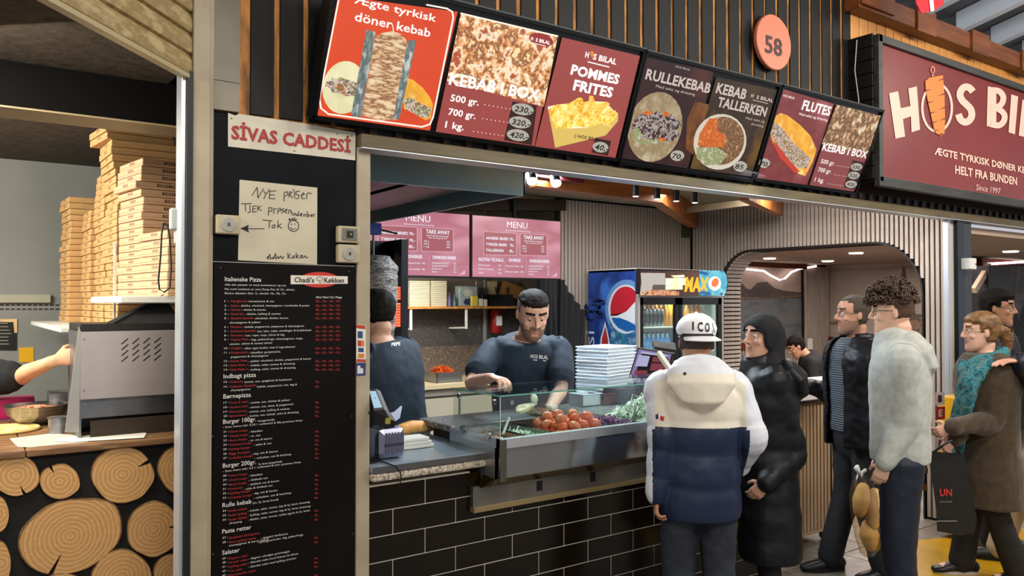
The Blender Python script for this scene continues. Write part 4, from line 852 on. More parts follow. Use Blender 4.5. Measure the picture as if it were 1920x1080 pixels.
def shreds(cx, cy, z, rx, ry, h, n, l, w_, mt, name, label, cat, curl=0, sd=1):
    random.seed(sd); m = MB()
    for i in range(n):
        a = random.uniform(0, 2*PI); r = math.sqrt(random.random()); x = cx+rx*r*math.cos(a); y = cy+ry*r*math.sin(a); zz = z+h*(1-r*r)*random.uniform(.6, 1)
        d = V((random.uniform(-1, 1), random.uniform(-1, 1), random.uniform(-.35, .35))).normalized(); p = V((x, y, zz)); L = l*random.uniform(.5, 1.3)
        s_ = d.cross(V((random.uniform(-.3, .3), random.uniform(-.3, .3), 1))).normalized()*w_/2; k = Z_*random.uniform(-.3, .8)*L*curl
        m.m = random.randrange(len(mt)) if isinstance(mt, list) else 0
        A_ = [p-s_, p+s_]; B_ = [p+d*L*.5-s_+k, p+d*L*.5+s_+k]; C_ = [p+d*L-s_*.6, p+d*L+s_*.6]; th = V((0, 0, w_*.35))
        m._f([m.b.verts.new(q) for q in (A_[0], A_[1], B_[1], B_[0])]); m._f([m.b.verts.new(q) for q in (B_[0], B_[1], C_[1], C_[0])])
    o = m.build(name, mt, None, None, fix=False); return tag(o, label, cat, None, 'stuff')
pl_ = ['steel pan of brown sauce at the left end of the case', 'steel pan of shredded lettuce next to the sauce pan', 'steel pan holding the heap of tomatoes', 'steel pan of red cabbage right of the tomatoes', 'long steel pan of white cabbage behind the capped man', 'steel pan at the far right end inside the case']
for i, (a, b) in enumerate(fd):
    p = empty('food_pan', (a, GY0+.05, .97), pl_[i], 'pan', 'food pans')
    m = MB(); y0, y1 = GY0+.045, GY1-.005; t = .006; z1 = 1.072
    m.box((a, y0, .97), (b, y1, .975)).box((a, y0, .97), (a+t, y1, z1)).box((b-t, y0, .97), (b, y1, z1)).box((a, y0, .97), (b, y0+t, z1)).box((a, y1-t, .97), (b, y1, z1)); m.build('tray', steel, p)
    MB().box((a-.003, y0-.006, z1), (a+.01, y1+.0, z1+.004)).box((b-.01, y0-.006, z1), (b+.003, y1, z1+.004)).box((a, y0-.006, z1), (b, y0+.01, z1+.004)).build('rim', steel_d, p)
heap(2.01, 2.14, 2.905, 3.25, 1.03, .03, M('brown_sauce', '#9a5a2e', .3, col2='#c98a5a', scale=14, bump=.2), 'sauce', 'pinkish brown sauce in the first pan', 'food')
heap(2.17, 2.31, 2.905, 3.25, 1.02, .02, M('pale_lettuce_base', '#8fae9a', .6), 'shredded_lettuce', 'pale lettuce bed in the second pan', 'food')
shreds(2.24, 3.06, 1.035, .065, .15, .03, 420, .04, .006, [M('lettuce_a', '#b7d0b0', .5), M('lettuce_b', '#dfe9d6', .5), M('lettuce_c', '#7fa383', .5)], 'shredded_lettuce', 'shredded pale green lettuce in the second pan', 'food', .4, 3)
heap(2.67, 2.85, 2.905, 3.25, 1.04, .03, M('red_cabbage_base', '#4a2348', .6), 'red_cabbage', 'red cabbage bed right of the tomatoes', 'food')
shreds(2.76, 3.04, 1.06, .09, .14, .035, 480, .035, .005, [M('cab_a', '#6d2f63', .5), M('cab_b', '#93508a', .5), M('cab_c', '#4c1f47', .5)], 'red_cabbage', 'heap of purple shredded red cabbage right of the tomatoes', 'food', .6, 4)
heap(2.88, 3.35, 2.905, 3.25, 1.05, .07, M('white_cabbage_base', '#a9b69c', .6), 'white_cabbage', 'white cabbage bed near the capped man', 'food')
shreds(3.1, 3.06, 1.07, .23, .16, .10, 1500, .045, .006, [M('wc_a', '#cdd9c2', .5), M('wc_b', '#e9eee0', .5), M('wc_c', '#95a98b', .5)], 'white_cabbage', 'big heap of shredded white cabbage and onion by the capped man', 'food', .8, 5)
tm_ = M('tomato_flesh', '#e0703c', .3, col2=['#d9552c', '#eda070'], scale=20); ts_ = M('tomato_cut', '#eb9a6e', .35, col2=['#d96a42', '#f2c09a'], scale=40)
random.seed(12); k = 0
for lay, (nx, ny) in enumerate(((5, 5), (4, 4), (3, 2))):
    for i in range(nx):
        for j in range(ny):
            x = 2.365+(.25/(nx))*(i+.5)+random.uniform(-.01, .01)+lay*.008; y = 2.93+(.24/(ny))*(j+.5)+random.uniform(-.01, .01); r = random.uniform(.026, .033)
            z = 1.05+lay*.034; rt = Euler((random.uniform(-.5, .9), random.uniform(-.5, .5), random.uniform(0, 3))).to_matrix()
            m = MB(); m.ball((x, y, z), r*1.05, r*1.05, r*.82, 14, 8, rt); m.m = 1
            ax = rt @ V((0, 0, 1)); m.lathe(V((x, y, z))+ax*r*.80, [(r*.25, 0), (r*.08, -.002)], 10, ax)
            o = m.build('tomato', [tm_ if random.random() < .6 else ts_, M('tomato_top', '#c8ab52', .5)], None, 40)
            tag(o, ['orange-red tomato in the bottom layer of the heap in the case', 'orange-red tomato in the middle layer of the heap in the case', 'orange-red tomato on top of the heap in the case'][lay], 'tomato', 'tomatoes, %s layer' % ['bottom', 'middle', 'top'][lay])
o = MB().cyl(PY(943, 814, 2.98), PY(955, 783, 3.02), .006, 10).build('ladle_handle', white_p, None, 60); o.name = 'ladle'; tag(o, 'pale ladle handle standing up in the sauce pan', 'ladle')
o = MB().box((GX0+.02, GY1+.02, 1.055), (GX1, 3.62, 1.085), .003).build('back_shelf', M('speckled_granite', '#6d7272', .3, col2=['#2b2e30', '#aab2b2'], scale=70)); tag(o, 'speckled grey stone shelf behind the salad pans', 'counter')
struct(MB().box((GX0+.1, 3.4, .0), (GX1, 3.6, 1.054)).build('trim_19', M('carcass_grey', '#5d5a55', .6)))
def tub(px0, px1, py, Y, h, mt, label, z=1.085, dp=.12, name='container'):
    a = PY(px0, py, Y); b = PY(px1, py, Y); e = empty(name, (a.x, Y, z), label, 'container')
    t = .004; m = MB(); m.box((a.x, Y, z), (b.x, Y+dp, z+.004)); m.box((a.x, Y, z), (b.x, Y+t, z+h)).box((a.x, Y+dp-t, z), (b.x, Y+dp, z+h)).box((a.x, Y, z), (a.x+t, Y+dp, z+h)).box((b.x-t, Y, z), (b.x, Y+dp, z+h))
    m.build('tray', mt, e); m = MB(); m.box((a.x-.004, Y-.006, z+h-.004), (b.x+.004, Y, z+h), .001).box((a.x-.006, Y-.006, z+h-.004), (a.x, Y+dp, z+h)).box((b.x, Y-.006, z+h-.004), (b.x+.006, Y+dp, z+h)); m.build('rim', mt, e); return e
tub(1092, 1128, 745, 3.46, .07, M('tub_white', '#b9cad4', .4), 'white plastic tub on the stone shelf behind the tomatoes')
tub(1131, 1155, 745, 3.44, .065, M('tub_red', '#5c1b1f', .4), 'dark red tub between the white tub and the black tubs')
tub(1157, 1200, 745, 3.42, .09, black, 'black plastic tub behind the white cabbage, left of the pair')
tub(1203, 1250, 745, 3.42, .105, M('black_tub', '#15161a', .3), 'black plastic tub behind the white cabbage, right of the pair')
# carton stack: white takeaway boxes
random.seed(5); c = PZ(1160, 733, 1.085); c = V((3.18, 3.60, 1.085)); wb_ = M('takeaway_white', '#cfdbe6', .5)
tb = empty('takeaway_box', (3.35, 3.78, 1.0), 'white takeaway box in the tall stack by the till screen', 'box', 'stacked white takeaway boxes', rz=R(14)); tb.location.x = 3.43
struct(MB().box((3.0, 3.62, .0), (3.95, 4.0, 1.0)).build('trim_20', M('carcass_grey', '#5d5a55', .6)))
m = MB().box((3.35-.155, 3.78-.11, 1.0), (3.35+.155, 3.78+.11, 1.0+.018), .004); 
m = MB()
ROOT[tb.name] = Matrix.Identity(4)
MB().prism([(-.155, -.11, 0), (.155, -.11, 0), (.165, -.12, .013), (-.165, -.12, .013)], (0, .23, 0)).build('tray', wb_, tb); MB().box((-.168, -.122, .013), (.168, .122, .020), .003).build('lid', M('takeaway_lid', '#dbe5ee', .45), tb)
for i in range(1, 19): dup(tb, V((3.43+random.uniform(-.004, .004), 3.78, 1.0+.0212*i)), R(14)+random.uniform(-.03, .03), ordl('white takeaway box in the stack by the till', i, 19))
tb['label'] = ordl('white takeaway box in the stack by the till', 0, 19)
# POS screens
e = empty('till_screen', PD(1225, 735, 4.55), 'tilted till touchscreen glowing purple and red beside the takeaway boxes', 'screen')
D1 = 4.55; q = [PD(1196, 652, D1+.06), PD(1262, 663, D1-.06), PD(1252, 707, D1-.03), PD(1178, 709, D1+.1)]
nn = (q[1]-q[0]).cross(q[3]-q[0]).normalized(); nn = nn if nn.dot(CAM-q[0]) > 0 else -nn
MB().prism(q, -nn*.03).build('casing', black, e)
cen = sum(q, V())/4; qi = [cen+(p-cen)*.93+nn*.001 for p in q]; MB().poly(qi).build('screen', E('till_blue', '#7d7dae', .8, col2='#8b6f9c', scale=6), e)
def sub(q, u0, v0, u1, v1, off): 
    f = lambda u, v: (q[0]*(1-u)+q[1]*u)*(1-v)+(q[3]*(1-u)+q[2]*u)*v+nn*off
    return [f(u0, v0), f(u1, v0), f(u1, v1), f(u0, v1)]
MB().poly(sub(qi, .5, .2, .97, .4, .002)).poly(sub(qi, .5, .45, .97, .75, .002)).poly(sub(qi, .1, .75, .45, .95, .002)).build('print', E('till_red', '#8a3a4a', .7), e)
MB().poly(sub(qi, .1, .06, .9, .14, .002)).poly(sub(qi, .06, .2, .4, .6, .002)).build('print', E('till_pale', '#b5b3d6', .8), e)
MB().cyl(PD(1225, 706, D1+.05), V((PD(1225, 706, D1+.05).x, PD(1225, 706, D1+.05).y, 1.05)), .02).build('stand', black, e)
e = empty('customer_display', PD(1240, 660, 4.75), 'small black customer display on top of the till', 'display')
MB().prism([PD(1222, 638, 4.7), PD(1266, 643, 4.7), PD(1268, 656, 4.62), PD(1228, 650, 4.62)], (0, .0, -.03)).build('casing', black, e)
MB().bar(PD(1255, 650, 4.72), PD(1252, 700, 4.72), .03, .03, up=(1, 0, 0)).build('stand', black, e)
MB().bar(PD(1234, 660, 4.5), PD(1256, 692, 4.45), .02, .03, up=(1, 0, 0)).build('paper_roll', M('receipt', '#b8b3a3', .6), e)
# card terminal, tissue box, bread, boxes on the worktop
c = PZ(692, 868, WZ); e = empty('card_terminal', c, 'black card payment terminal on a pole stand by the cream post', 'card terminal')
MB().lathe(c+V((.0, .03, 0)), [(.055, 0), (.055, .008), (.02, .014), (.014, .16)], 20).build('stand', black, e)
q = [PD(690, 729, 3.28), PD(705, 729, 3.26), PD(721, 768, 3.20), PD(701, 770, 3.22)]; n1 = (q[1]-q[0]).cross(q[3]-q[0]).normalized(); n1 = n1 if n1.dot(CAM-q[0]) > 0 else -n1
MB().prism(q, -n1*.03).build('body', M('terminal_grey', '#3a3e44', .35), e)
cen = sum(q, V())/4; MB().poly([cen+(p-cen)*.78+n1*.001 for p in q]).build('screen', E('terminal_screen', '#a9cbe0', .9), e)
MB().prism([PD(700, 770, 3.22), PD(721, 768, 3.2), PD(732, 786, 3.18), PD(728, 797, 3.18), PD(712, 800, 3.2), PD(704, 790, 3.22)], -n1*.04).build('keypad', black, e)
MB().prism([PD(723, 784, 3.165), PD(733, 782, 3.165), PD(730, 795, 3.165), PD(722, 794, 3.165)], -n1*.004).build('slot_light', E('terminal_yellow', '#a89b3a', .5), e)
MB().bar(PD(698, 768, 3.26), c+V((0, .03, .15)), .03, .04, up=(1, 0, 0)).build('neck', black, e)
o = MB().tube([PZ(688, 846, WZ+.01), PZ(704, 860, WZ+.006), PZ(724, 868, WZ+.005), PZ(741, 874, WZ+.005), PY(750, 884, 2.955), PY(752.5, 896, 2.952), PY(750, 908, 2.953)], .003, 8).build('cable', black, None, 60); tag(o, 'thin black cable running over the worktop edge from the terminal', 'cable')
c = PZ(735, 862, WZ); e = empty('tissue_box', c, 'rounded chrome tissue dispenser with a tissue sticking out', 'dispenser')
MB().box(c+V((-.066, .0, 0)), c+V((.07, .12, .138)), .03).build('body', M('chrome_lilac', '#9a9db4', .2, .9), e)
m = MB()
for i in range(6): m.box(c+V((-.03+i*.014, -.003, .025)), c+V((-.021+i*.014, .002, .115)), .002)
o = m.build('ribs', M('rib_grey', '#77788a', .3, .8), e); o['kind'] = 'stuff'
MB().box(c+V((-.035, -.0045, .058)), c+V((.055, -.001, .068))).build('band', M('dark_band', '#2d2d35', .4), e)
MB().loft([(c+V((.0, .05, .13)), .022, .006), (c+V((.012, .05, .165)), .026, .003), (c+V((.05, .05, .18)), .02, .004), (c+V((.07, .05, .215)), .004, .002)], side=(1, 0, 0), n=10).build('tissue', M('tissue_white', '#b9c4e6', .7), e, 60)
for i, dx in enumerate((0, .004, .018)):
    a = PZ(766, 848, WZ)+V((0, .05, .0+(2-i)*.0165+.001)); e = MB().box(a, a+V((.16-(2-i)*.012, .10, .0155)), .003).build('folded_bag', M('folded_white', '#d9d8d0', .6)); e.rotation_euler = (0, 0, R(-3+i*2))
    tag(e, ['topmost folded white bag in the small pile by the bread', 'middle folded white bag in the pile by the bread', 'bottom folded white bag in the pile by the bread'][i], 'bag', 'folded white bags')
bm_ = M('bread_crust', '#d8a45a', .6, col2=['#c98d42', '#e9cf9a'], scale=9)
a = PZ(775, 826, WZ)+V((0, .13, .035)); o = MB().loft([(a, .035, .028), (a+V((.07, .01, .006)), .04, .033), (a+V((.15, .02, 0)), .034, .03), (a+V((.19, .02, -.006)), .02, .02)], side=(0, 1, 0), n=16).build('bread_loaf', bm_, None, 70)
tag(o, 'long pale bread loaf lying behind the folded bags', 'bread')
# extractor hood
HX = PY(985, 345, 3.5).x
e = empty('extractor_hood', (HX-1.2, 3.5, 2.257), 'stainless steel extractor hood above the counter', 'hood')
MB().box((x1+.05, 3.5, 2.257), (HX, 3.515, 2.50), .002).box((HX-.015, 3.5, 2.257), (HX, 5.5, 2.50), .002).build('canopy', M('hood_steel', '#86a3ad', .2, .45, bump=.12, bscale=1.6, col2='#9bb6bf', scale=1.2), e)
MB().box((x1+.05, 3.515, 2.36), (HX-.015, 5.5, 2.5)).build('inner_tray', M('hood_dark', '#14161c', .4), e)
for i in range(3): MB().prism([(HX-.1-i*.42, 3.75, 2.355), (HX-.46-i*.42, 3.75, 2.355), (HX-.46-i*.42, 5.2, 2.345), (HX-.1-i*.42, 5.2, 2.345)], (0, 0, -.02)).build('filter', M('hood_filter', '#1d2030', .35, .5), e)
MB().box((x1+.05, 5.46, 2.262), (HX-.02, 5.5, 2.36)).build('rear_lip', M('hood_blue_black', '#1a1f4a', .3), e)
# spotlights
for i, (x, y) in enumerate(((998, 341), (1043, 345))):
    c = PY(x, y, 4.0); e = empty('spotlight', c, ['bright white spotlight next to the hood, left of the pair', 'bright white spotlight next to the hood, right of the pair'][i], 'spotlight', 'glowing spotlights')
    dd = (CAM-c).normalized()*.5+V((0, -.2, -.7)); dd.normalize()
    MB().lathe(c-dd*.07, [(.02, -.01), (.035, 0), (.035, .065)], 20, dd).build('housing', black, e)
    MB().lathe(c-dd*.008, [(.033, 0), (.033, .004)], 20, dd).build('lamp', E('spot_glow', '#e6fbff', 6), e)
    MB().box(c+V((-.006, 0, .03)), c+V((.006, .01, 2.62-c.z))).build('bracket', black, e)
for i, (x, y) in enumerate(((1192, 368), (1232, 373), (1268, 377), (1303, 380))):
    c = PY(x, y, 3.9+.0*i); e = empty('ceiling_spot', c, ['leftmost', 'second from the left', 'third from the left', 'rightmost'][i]+' of the four black cylinder spotlights under the orange beam', 'spotlight', 'black cylinder spotlights')
    MB().lathe(c, [(.022, 0), (.022, .075), (.012, .078)], 20).build('housing', black, e)
    MB().lathe(c-Z_*.002, [(.019, 0), (.019, .003)], 20).build('lamp', E('small_spot_glow', '#fff4e0', 6), e)
    MB().cyl(c+Z_*.07, V((c.x, c.y, 2.62)), .006, 8).build('rod', black, e)
# TVs
TY = 5.5; TP = Plane((0, TY-.02, 0), X_, Z_)
def tv(pxl, pxr, ytl, ybl, label, dxt):
    a = PY(pxl, ytl, TY); b = PY(pxr, ytl, TY); z0 = PY(pxl, ybl, TY).z
    e = empty('menu_screen', ((a.x+b.x)/2, TY, z0), label, 'screen', 'wall menu screens')
    MB().box((a.x, TY-.012, z0), (b.x, TY+.035, a.z), .004).build('casing', black, e)
    MB().box((a.x+.012, TY-.02, z0+.018), (b.x-.012, TY-.012, a.z-.012)).build('display', E('screen_pink', '#c98296', .95, col2=['#b56f7e', '#d898a8'], scale=1.4, stretch=(1, 1, 3), det=1), e)
    MB().cyl(V(((a.x+b.x)/2, TY+.04, a.z-.05)), V(((a.x+b.x)/2, TY+.04, 2.62)), .02, 10).build('mount', black, e)
    return e, a.x, b.x, z0, a.z
rt = tv(882, 1050, 401, 523, 'right-hand menu screen with pink display hanging over the kitchen shelf', 0)
dxx = (rt[2]-rt[1])+.012
# content of the right screen traced, the left one is the same content shifted
scr_box = E('screen_box', '#a85a62', .9); scr_ln = E('screen_line', '#e0b3c0', .9); scr_tx = E('screen_text', '#eef4ff', 1.0)
def c5(x, y): return (690+x/5.19, 395+y/5.19)
def content(e, sh):
    def bx(x0, y0, x1, y1, mt):
        m = MB(); m.ppx(TP, [c5(x0, y0), c5(x1, y0+(x1-x0)*.06), c5(x1, y1+(x1-x0)*.02), c5(x0, y1)], .001); 
        return m
    items = []
    for (a, b, c_, d) in ((1128, 205, 1442, 425), (1483, 225, 1738, 432)):
        m = bx(a-5, b-5, c_+5, d+5, 0); items.append(('print', m, scr_ln)); m = MB(); m.ppx(TP, [c5(a, b), c5(c_, b+(c_-a)*.06), c5(c_, d+(c_-a)*.02), c5(a, d)], .002); items.append(('print', m, scr_box))
    m = MB()
    def t(s, x0, x1, y, h, b=0): m.text(TP, s, *c5(x0, y), c5(x1, 0)[0], h/5.19, .003, bold=b)
    t('MENU', 1352, 1552, 162, 58, 0); t('Alt kød serveres med salat og dressing', 1335, 1580, 196, 14)
    t('ARABISK BRØD 70,-', 1147, 1425, 277, 26, .015); t('TYRKISK BRØD   70,-', 1147, 1425, 338, 26, .015); t('TALLERKEN      85,-', 1147, 1425, 395, 26, .015)
    t('TAKE AWAY', 1517, 1712, 274, 34, .02); t('Lækkert kebab kød med grøntsager', 1520, 1705, 298, 13); t('salat, dressing og brød', 1535, 1690, 318, 13)
    for i, (q1, q2) in enumerate((('500 g', '230,-'), ('700 g', '320,-'), ('1 kg', '420,-'))): t(q1, 1500, 1542, 350+i*24, 14); t(q2, 1685, 1722, 356+i*24, 14)
    t('EKSTRA TILVALG', 1078, 1318, 488, 30, .015); t('DIVERSE', 1373, 1485, 495, 28, .015); t('DRIKKEVARER', 1573, 1765, 502, 28, .015)
    for i, (q1, q2, xx) in enumerate((('Ekstra kød', '20,-', 1180), ('Ekstra dressing', '10,-', 1218), ('Pommes', '30,-', 1125))): t(q1, 1078, xx, 535+i*38, 16); t(q2, 1268, 1305, 540+i*38, 16)
    t('Pommes frites  40,-', 1340, 1520, 545, 16); t('Børne kebab  40,-', 1340, 1520, 600, 16)
    for i, (q1, xx) in enumerate((('Sodavand 0,33 l.', 1710), ('Sodavand 0,5 l.', 1702), ('Kildevand', 1648), ('Ayran', 1612))): t(q1, 1565, xx, 545+i*26, 15); t(('15,-', '20,-', '15,-', '15,-')[i], 1745, 1770, 550+i*26, 15)
    items.append(('lettering', m, scr_tx))
    m = MB(); m.line(TP, [c5(1328, 480), c5(1328, 600)], .5, .002).line(TP, [c5(1542, 480), c5(1542, 605)], .5, .002).ppx(TP, [c5(1785, 648), c5(1840, 600), c5(1840, 640)], .002); items.append(('print', m, scr_ln))
    for nm, mm, mt in items:
        if sh:
            for v in mm.b.verts: v.co.x += sh
        mm.build(nm, mt, e)
content(rt[0], 0)
e = empty('menu_screen', (rt[0].location.x-dxx, TY, rt[3]), 'left-hand menu screen with pink display partly behind the meat spit', 'screen', 'wall menu screens')
for nm, lo, hi, mt in (('casing', (rt[1]-dxx, TY-.012, rt[3]), (rt[2]-dxx, TY+.035, rt[4]), black), ('display', (rt[1]-dxx+.012, TY-.02, rt[3]+.018), (rt[2]-dxx-.012, TY-.012, rt[4]-.012), MATS['screen_pink'])):
    MB().box(lo, hi).build(nm, mt, e)
content(e, -dxx)
# doner grill and meat
DYY = 4.45; dc = PY(700, 520, DYY); 
e = empty('doner_grill', (dc.x, DYY, 1.0), 'upright kebab grill with glowing red heating elements', 'grill')
ax_ = dc.x; zt_d = PY(700, 480, DYY).z
MB().lathe((ax_, DYY, 1.02), [(.008, 0), (.008, zt_d-1.02+.16)], 10).build('spit', steel_d, e)
MB().lathe((ax_, DYY, 1.02), [(.17, 0), (.18, .02), (.17, .03)], 28).build('drip_tray', steel, e)
xh0, xh1 = PY(749, 500, DYY).x, PY(763, 500, DYY).x
MB().box((xh0, DYY-.02, 1.0), (xh1, DYY+.26, PY(755, 449, DYY).z), .004).build('heater_frame', M('grill_black', '#14161d', .3), e)
MB().box((ax_-.1, DYY+.20, PY(755, 476, DYY).z), (xh0, DYY+.26, PY(755, 449, DYY).z), .004).build('top_bar', M('grill_black', '#14161d', .3), e)
MB().box((PY(737, 470, DYY+.1).x, DYY+.08, PY(740, 600, DYY+.1).z-.1), (xh0, DYY+.2, PY(740, 452, DYY+.1).z)).build('reflector', M('grill_blue_steel', '#4a5a9a', .3, .6), e)
zA, zB = PY(744, 612, DYY).z, PY(744, 532, DYY).z
el = MB().box((PY(738, 560, DYY-.05).x, DYY-.06, 0), (PY(750, 560, DYY-.05).x, DYY-.035, .0125), .003).build('heating_element', E('element_glow', '#ff4a1e', 2.2), e)
copies(el, [V((0, 0, zA+i*.0165)) + (V((0, 0, -ROOT[e.name].translation.z*0)) ) for i in range(15) if i not in (9,)])
MB().box((PY(692, 430, DYY).x-.06, DYY-.03, zt_d+.13), (PY(712, 430, DYY).x, DYY+.03, zt_d+.2), .005).build('motor', M('motor_blue', '#2a3f9a', .4), e)
MB().cyl(V((ax_+.02, DYY, zt_d+.165)), V((ax_+.16, DYY, zt_d+.145)), .006, 8).build('arm', black, e)
mm = M('doner_meat', '#77736a', .4, col2=['#38332e', '#8d8981', '#4d463e', '#bfbcb4'], scale=16, stretch=(1, 1, 2.5), bump=1, bscale=22, ramp=(.3, .7))
prof = []; n = 60
random.seed(8)
m = MB(); rs = []
for i in range(n+1):
    t = i/n; z = 1.12+(zt_d-1.12)*t; r0 = .085+.060*min(t*1.5, 1)-(.05*max(0, (t-.93)/.07))
    ring_ = []
    for j in range(40):
        a = 2*PI*j/40; r = r0*(1+.06*noise.noise(V((math.cos(a)*2.5, math.sin(a)*2.5, z*38)))+.05*noise.noise(V((math.cos(a)*6, math.sin(a)*6, z*90))))
        ring_.append((ax_+r*math.cos(a), DYY+r*math.sin(a), z))
    rs.append(ring_)
m.rings(rs); o = m.build('doner_meat', mm, None, 40); tag(o, 'big grey-brown cone of layered meat on the vertical spit', 'meat cone')
# kitchen shelf and what stands on it
SHZ = 1.640; SHY = 6.02
e = empty('wall_shelf', (2.9, KY, SHZ), 'long wooden kitchen shelf under the menu screens', 'shelf')
xA, xB = PY(764, 576, SHY).x, PY(962, 576, SHY).x
MB().box((xA, SHY, SHZ-.022), (xB+.3, KY-.002, SHZ), .003).build('board', pine, e)
for px_ in (771, 875): 
    X = PY(px_, 590, SHY+.02).x; MB().box((X-.01, SHY+.02, SHZ-.20), (X+.01, SHY+.035, SHZ-.022)).bar((X, SHY+.03, SHZ-.19), (X, KY-.02, SHZ-.20), .02, .015).build('bracket', white_p, e)
def onshelf(px0, px1, ytop, name, label, cat, mt, group=None, dp=.14, dy=.06, bev=.003, rows=0):
    a, b = PY(px0, ytop, SHY+dy), PY(px1, ytop, SHY+dy); z1 = max(a.z, SHZ+.03)
    if rows:
        n_ = rows; h = (z1-SHZ)/n_
        for i in range(n_):
            o = MB().box((a.x+random.uniform(0, .003), SHY+dy, SHZ+.0005+i*h), (b.x, SHY+dy+dp, SHZ+(i+1)*h-.0015), .002).build(name, mt); tag(o, ordl(label, i, n_), cat, group)
        return
    o = MB().box((a.x, SHY+dy, SHZ+.0005), (b.x, SHY+dy+dp, z1), bev).build(name, mt); return tag(o, label, cat, group)
random.seed(2)
cw = M('white_carton', '#d8cfb4', .6)
onshelf(768, 806, 526, 'white_carton', 'off-white carton, left stack on kitchen shelf', 'carton', cw, 'cartons, left stack', rows=14)
onshelf(808, 838, 526, 'white_carton', 'off-white carton, right stack on kitchen shelf', 'carton', cw, 'cartons, right stack', rows=14)
e = empty('paper_bag', (PY(878, 573, SHY).x, SHY, SHZ), 'pale blue and white printed flour bag standing on the kitchen shelf', 'bag')
a, b = PY(861, 536, SHY+.05), PY(896, 536, SHY+.05)
MB().box((a.x, SHY+.05, SHZ+.0005), (b.x, SHY+.13, a.z), .01).build('body', M('bag_paleblue', '#a9b5b4', .6, col2='#7f9196', scale=9), e)
KP = Plane((0, SHY+.05, 0), X_, Z_); MB().epx(KP, 879, 566, 9, 6, .002, jag=.2).build('print', M('bag_navy', '#1b2b58', .6), e)
MB().epx(KP, 877, 549, 9, 6, .002, jag=.3).build('print', M('bag_ivory', '#c9c9b4', .6), e)
onshelf(885, 896.5, 555, 'jar', 'yellow jar in front of the flour bag on the shelf', 'jar', M('jar_yellow', '#d9c24a', .4), dy=.01, dp=.03)
onshelf(899, 906, 560, 'small_box', 'small cream box right of the yellow jar', 'box', M('cream_box', '#d8cfc0', .5), dy=.01, dp=.05)
onshelf(908, 914, 561, 'small_box', 'tiny pale box at the end beside the grey pipe', 'box', M('pale_box', '#d9c9b2', .5), dy=.01, dp=.05)
for i, (px_, yt_, c_, lb_) in enumerate(((843, 548, '#5a4a72', 'slim purple bottle right of the white cartons'), (852, 552, '#43606b', 'short teal bottle on the kitchen shelf left of the flour bag'), (893, 527, '#b8a674', 'tall straw-coloured oil bottle behind the yellow jar'), (903, 540, '#6b5a78', 'violet bottle right of the oil bottle'))):
    c = PY(px_, yt_, SHY+.16 if i > 1 else SHY+.05); h = c.z-SHZ; r = .018
    o = MB().lathe((c.x, c.y, SHZ+.0005), [(r, 0), (r, h*.6), (r*.4, h*.75), (r*.35, h*.97), (r*.4, h)], 14).build('bottle', M('bottle_%s' % c_[1:], c_, .25), None, 50); tag(o, lb_, 'bottle')
e = empty('wire_basket', (PY(940, 573, SHY).x, SHY, SHZ), 'black basket of utensils on the kitchen shelf behind the chef', 'basket')
a, b = PY(917, 552, SHY+.05), PY(962, 552, SHY+.05)
m = MB(); h = a.z-SHZ
m.box((a.x, SHY+.05, SHZ+.001), (b.x, SHY+.06, SHZ+h)).box((a.x, SHY+.20, SHZ+.001), (b.x, SHY+.21, SHZ+h)).box((a.x, SHY+.05, SHZ+.001), (a.x+.01, SHY+.21, SHZ+h)).box((b.x-.01, SHY+.05, SHZ+.001), (b.x, SHY+.21, SHZ+h)); m.build('sides', black, e)
for i, px_ in enumerate((928, 934, 950, 956)):
    c = PY(px_, 548, SHY+.1); MB().cyl(V((c.x, c.y, SHZ+.03)), V((c.x+(-.03 if i % 2 else .03), c.y, SHZ+h+.07)), .006, 8).build('utensil', black, e)
o = MB().prism([PY(940, 552, SHY+.23), PY(948, 527, SHY+.23), PY(985, 540, SHY+.23), PY(975, 562, SHY+.23)], (0, .06, 0)).build('cardboard_box', M('orange_card', '#b98447', .6)); tag(o, 'tilted orange-brown cardboard box behind the black basket', 'box')
o = onshelf(918, 932, 527, 'noodle_pack', 'beige pack on the shelf behind the black basket', 'pack', M('beige_pack', '#c9b48a', .6), dy=.23, dp=.05)
struct(MB().cyl(PY(909, 540, KY-.04)*1.0-Z_*1.0, PY(909, 540, KY-.04)+Z_*.8, .022, 12).build('trim_21', M('grey_pipe', '#7d7a76', .4), None, 60))
# extinguisher
c = PY(930, 624, 6.25); e = empty('fire_extinguisher', c, 'red fire extinguisher hanging on the kitchen wall left of the chef', 'fire extinguisher')
MB().lathe(c, [(.05, 0), (.055, .02), (.055, .2), (.03, .24), (.02, .26)], 18).build('cylinder', M('ext_red', '#8f1a17', .3), e, 50)
MB().box(c+V((-.03, -.02, .26)), c+V((.04, .02, .30)), .004).tube([c+V((.03, 0, .28)), c+V((.06, 0, .2)), c+V((.055, -.02, .1))], .008).build('valve', black, e)
MB().box(c+V((-.03, -.058, .07)), c+V((.03, -.05, .16))).build('label', white_p, e)
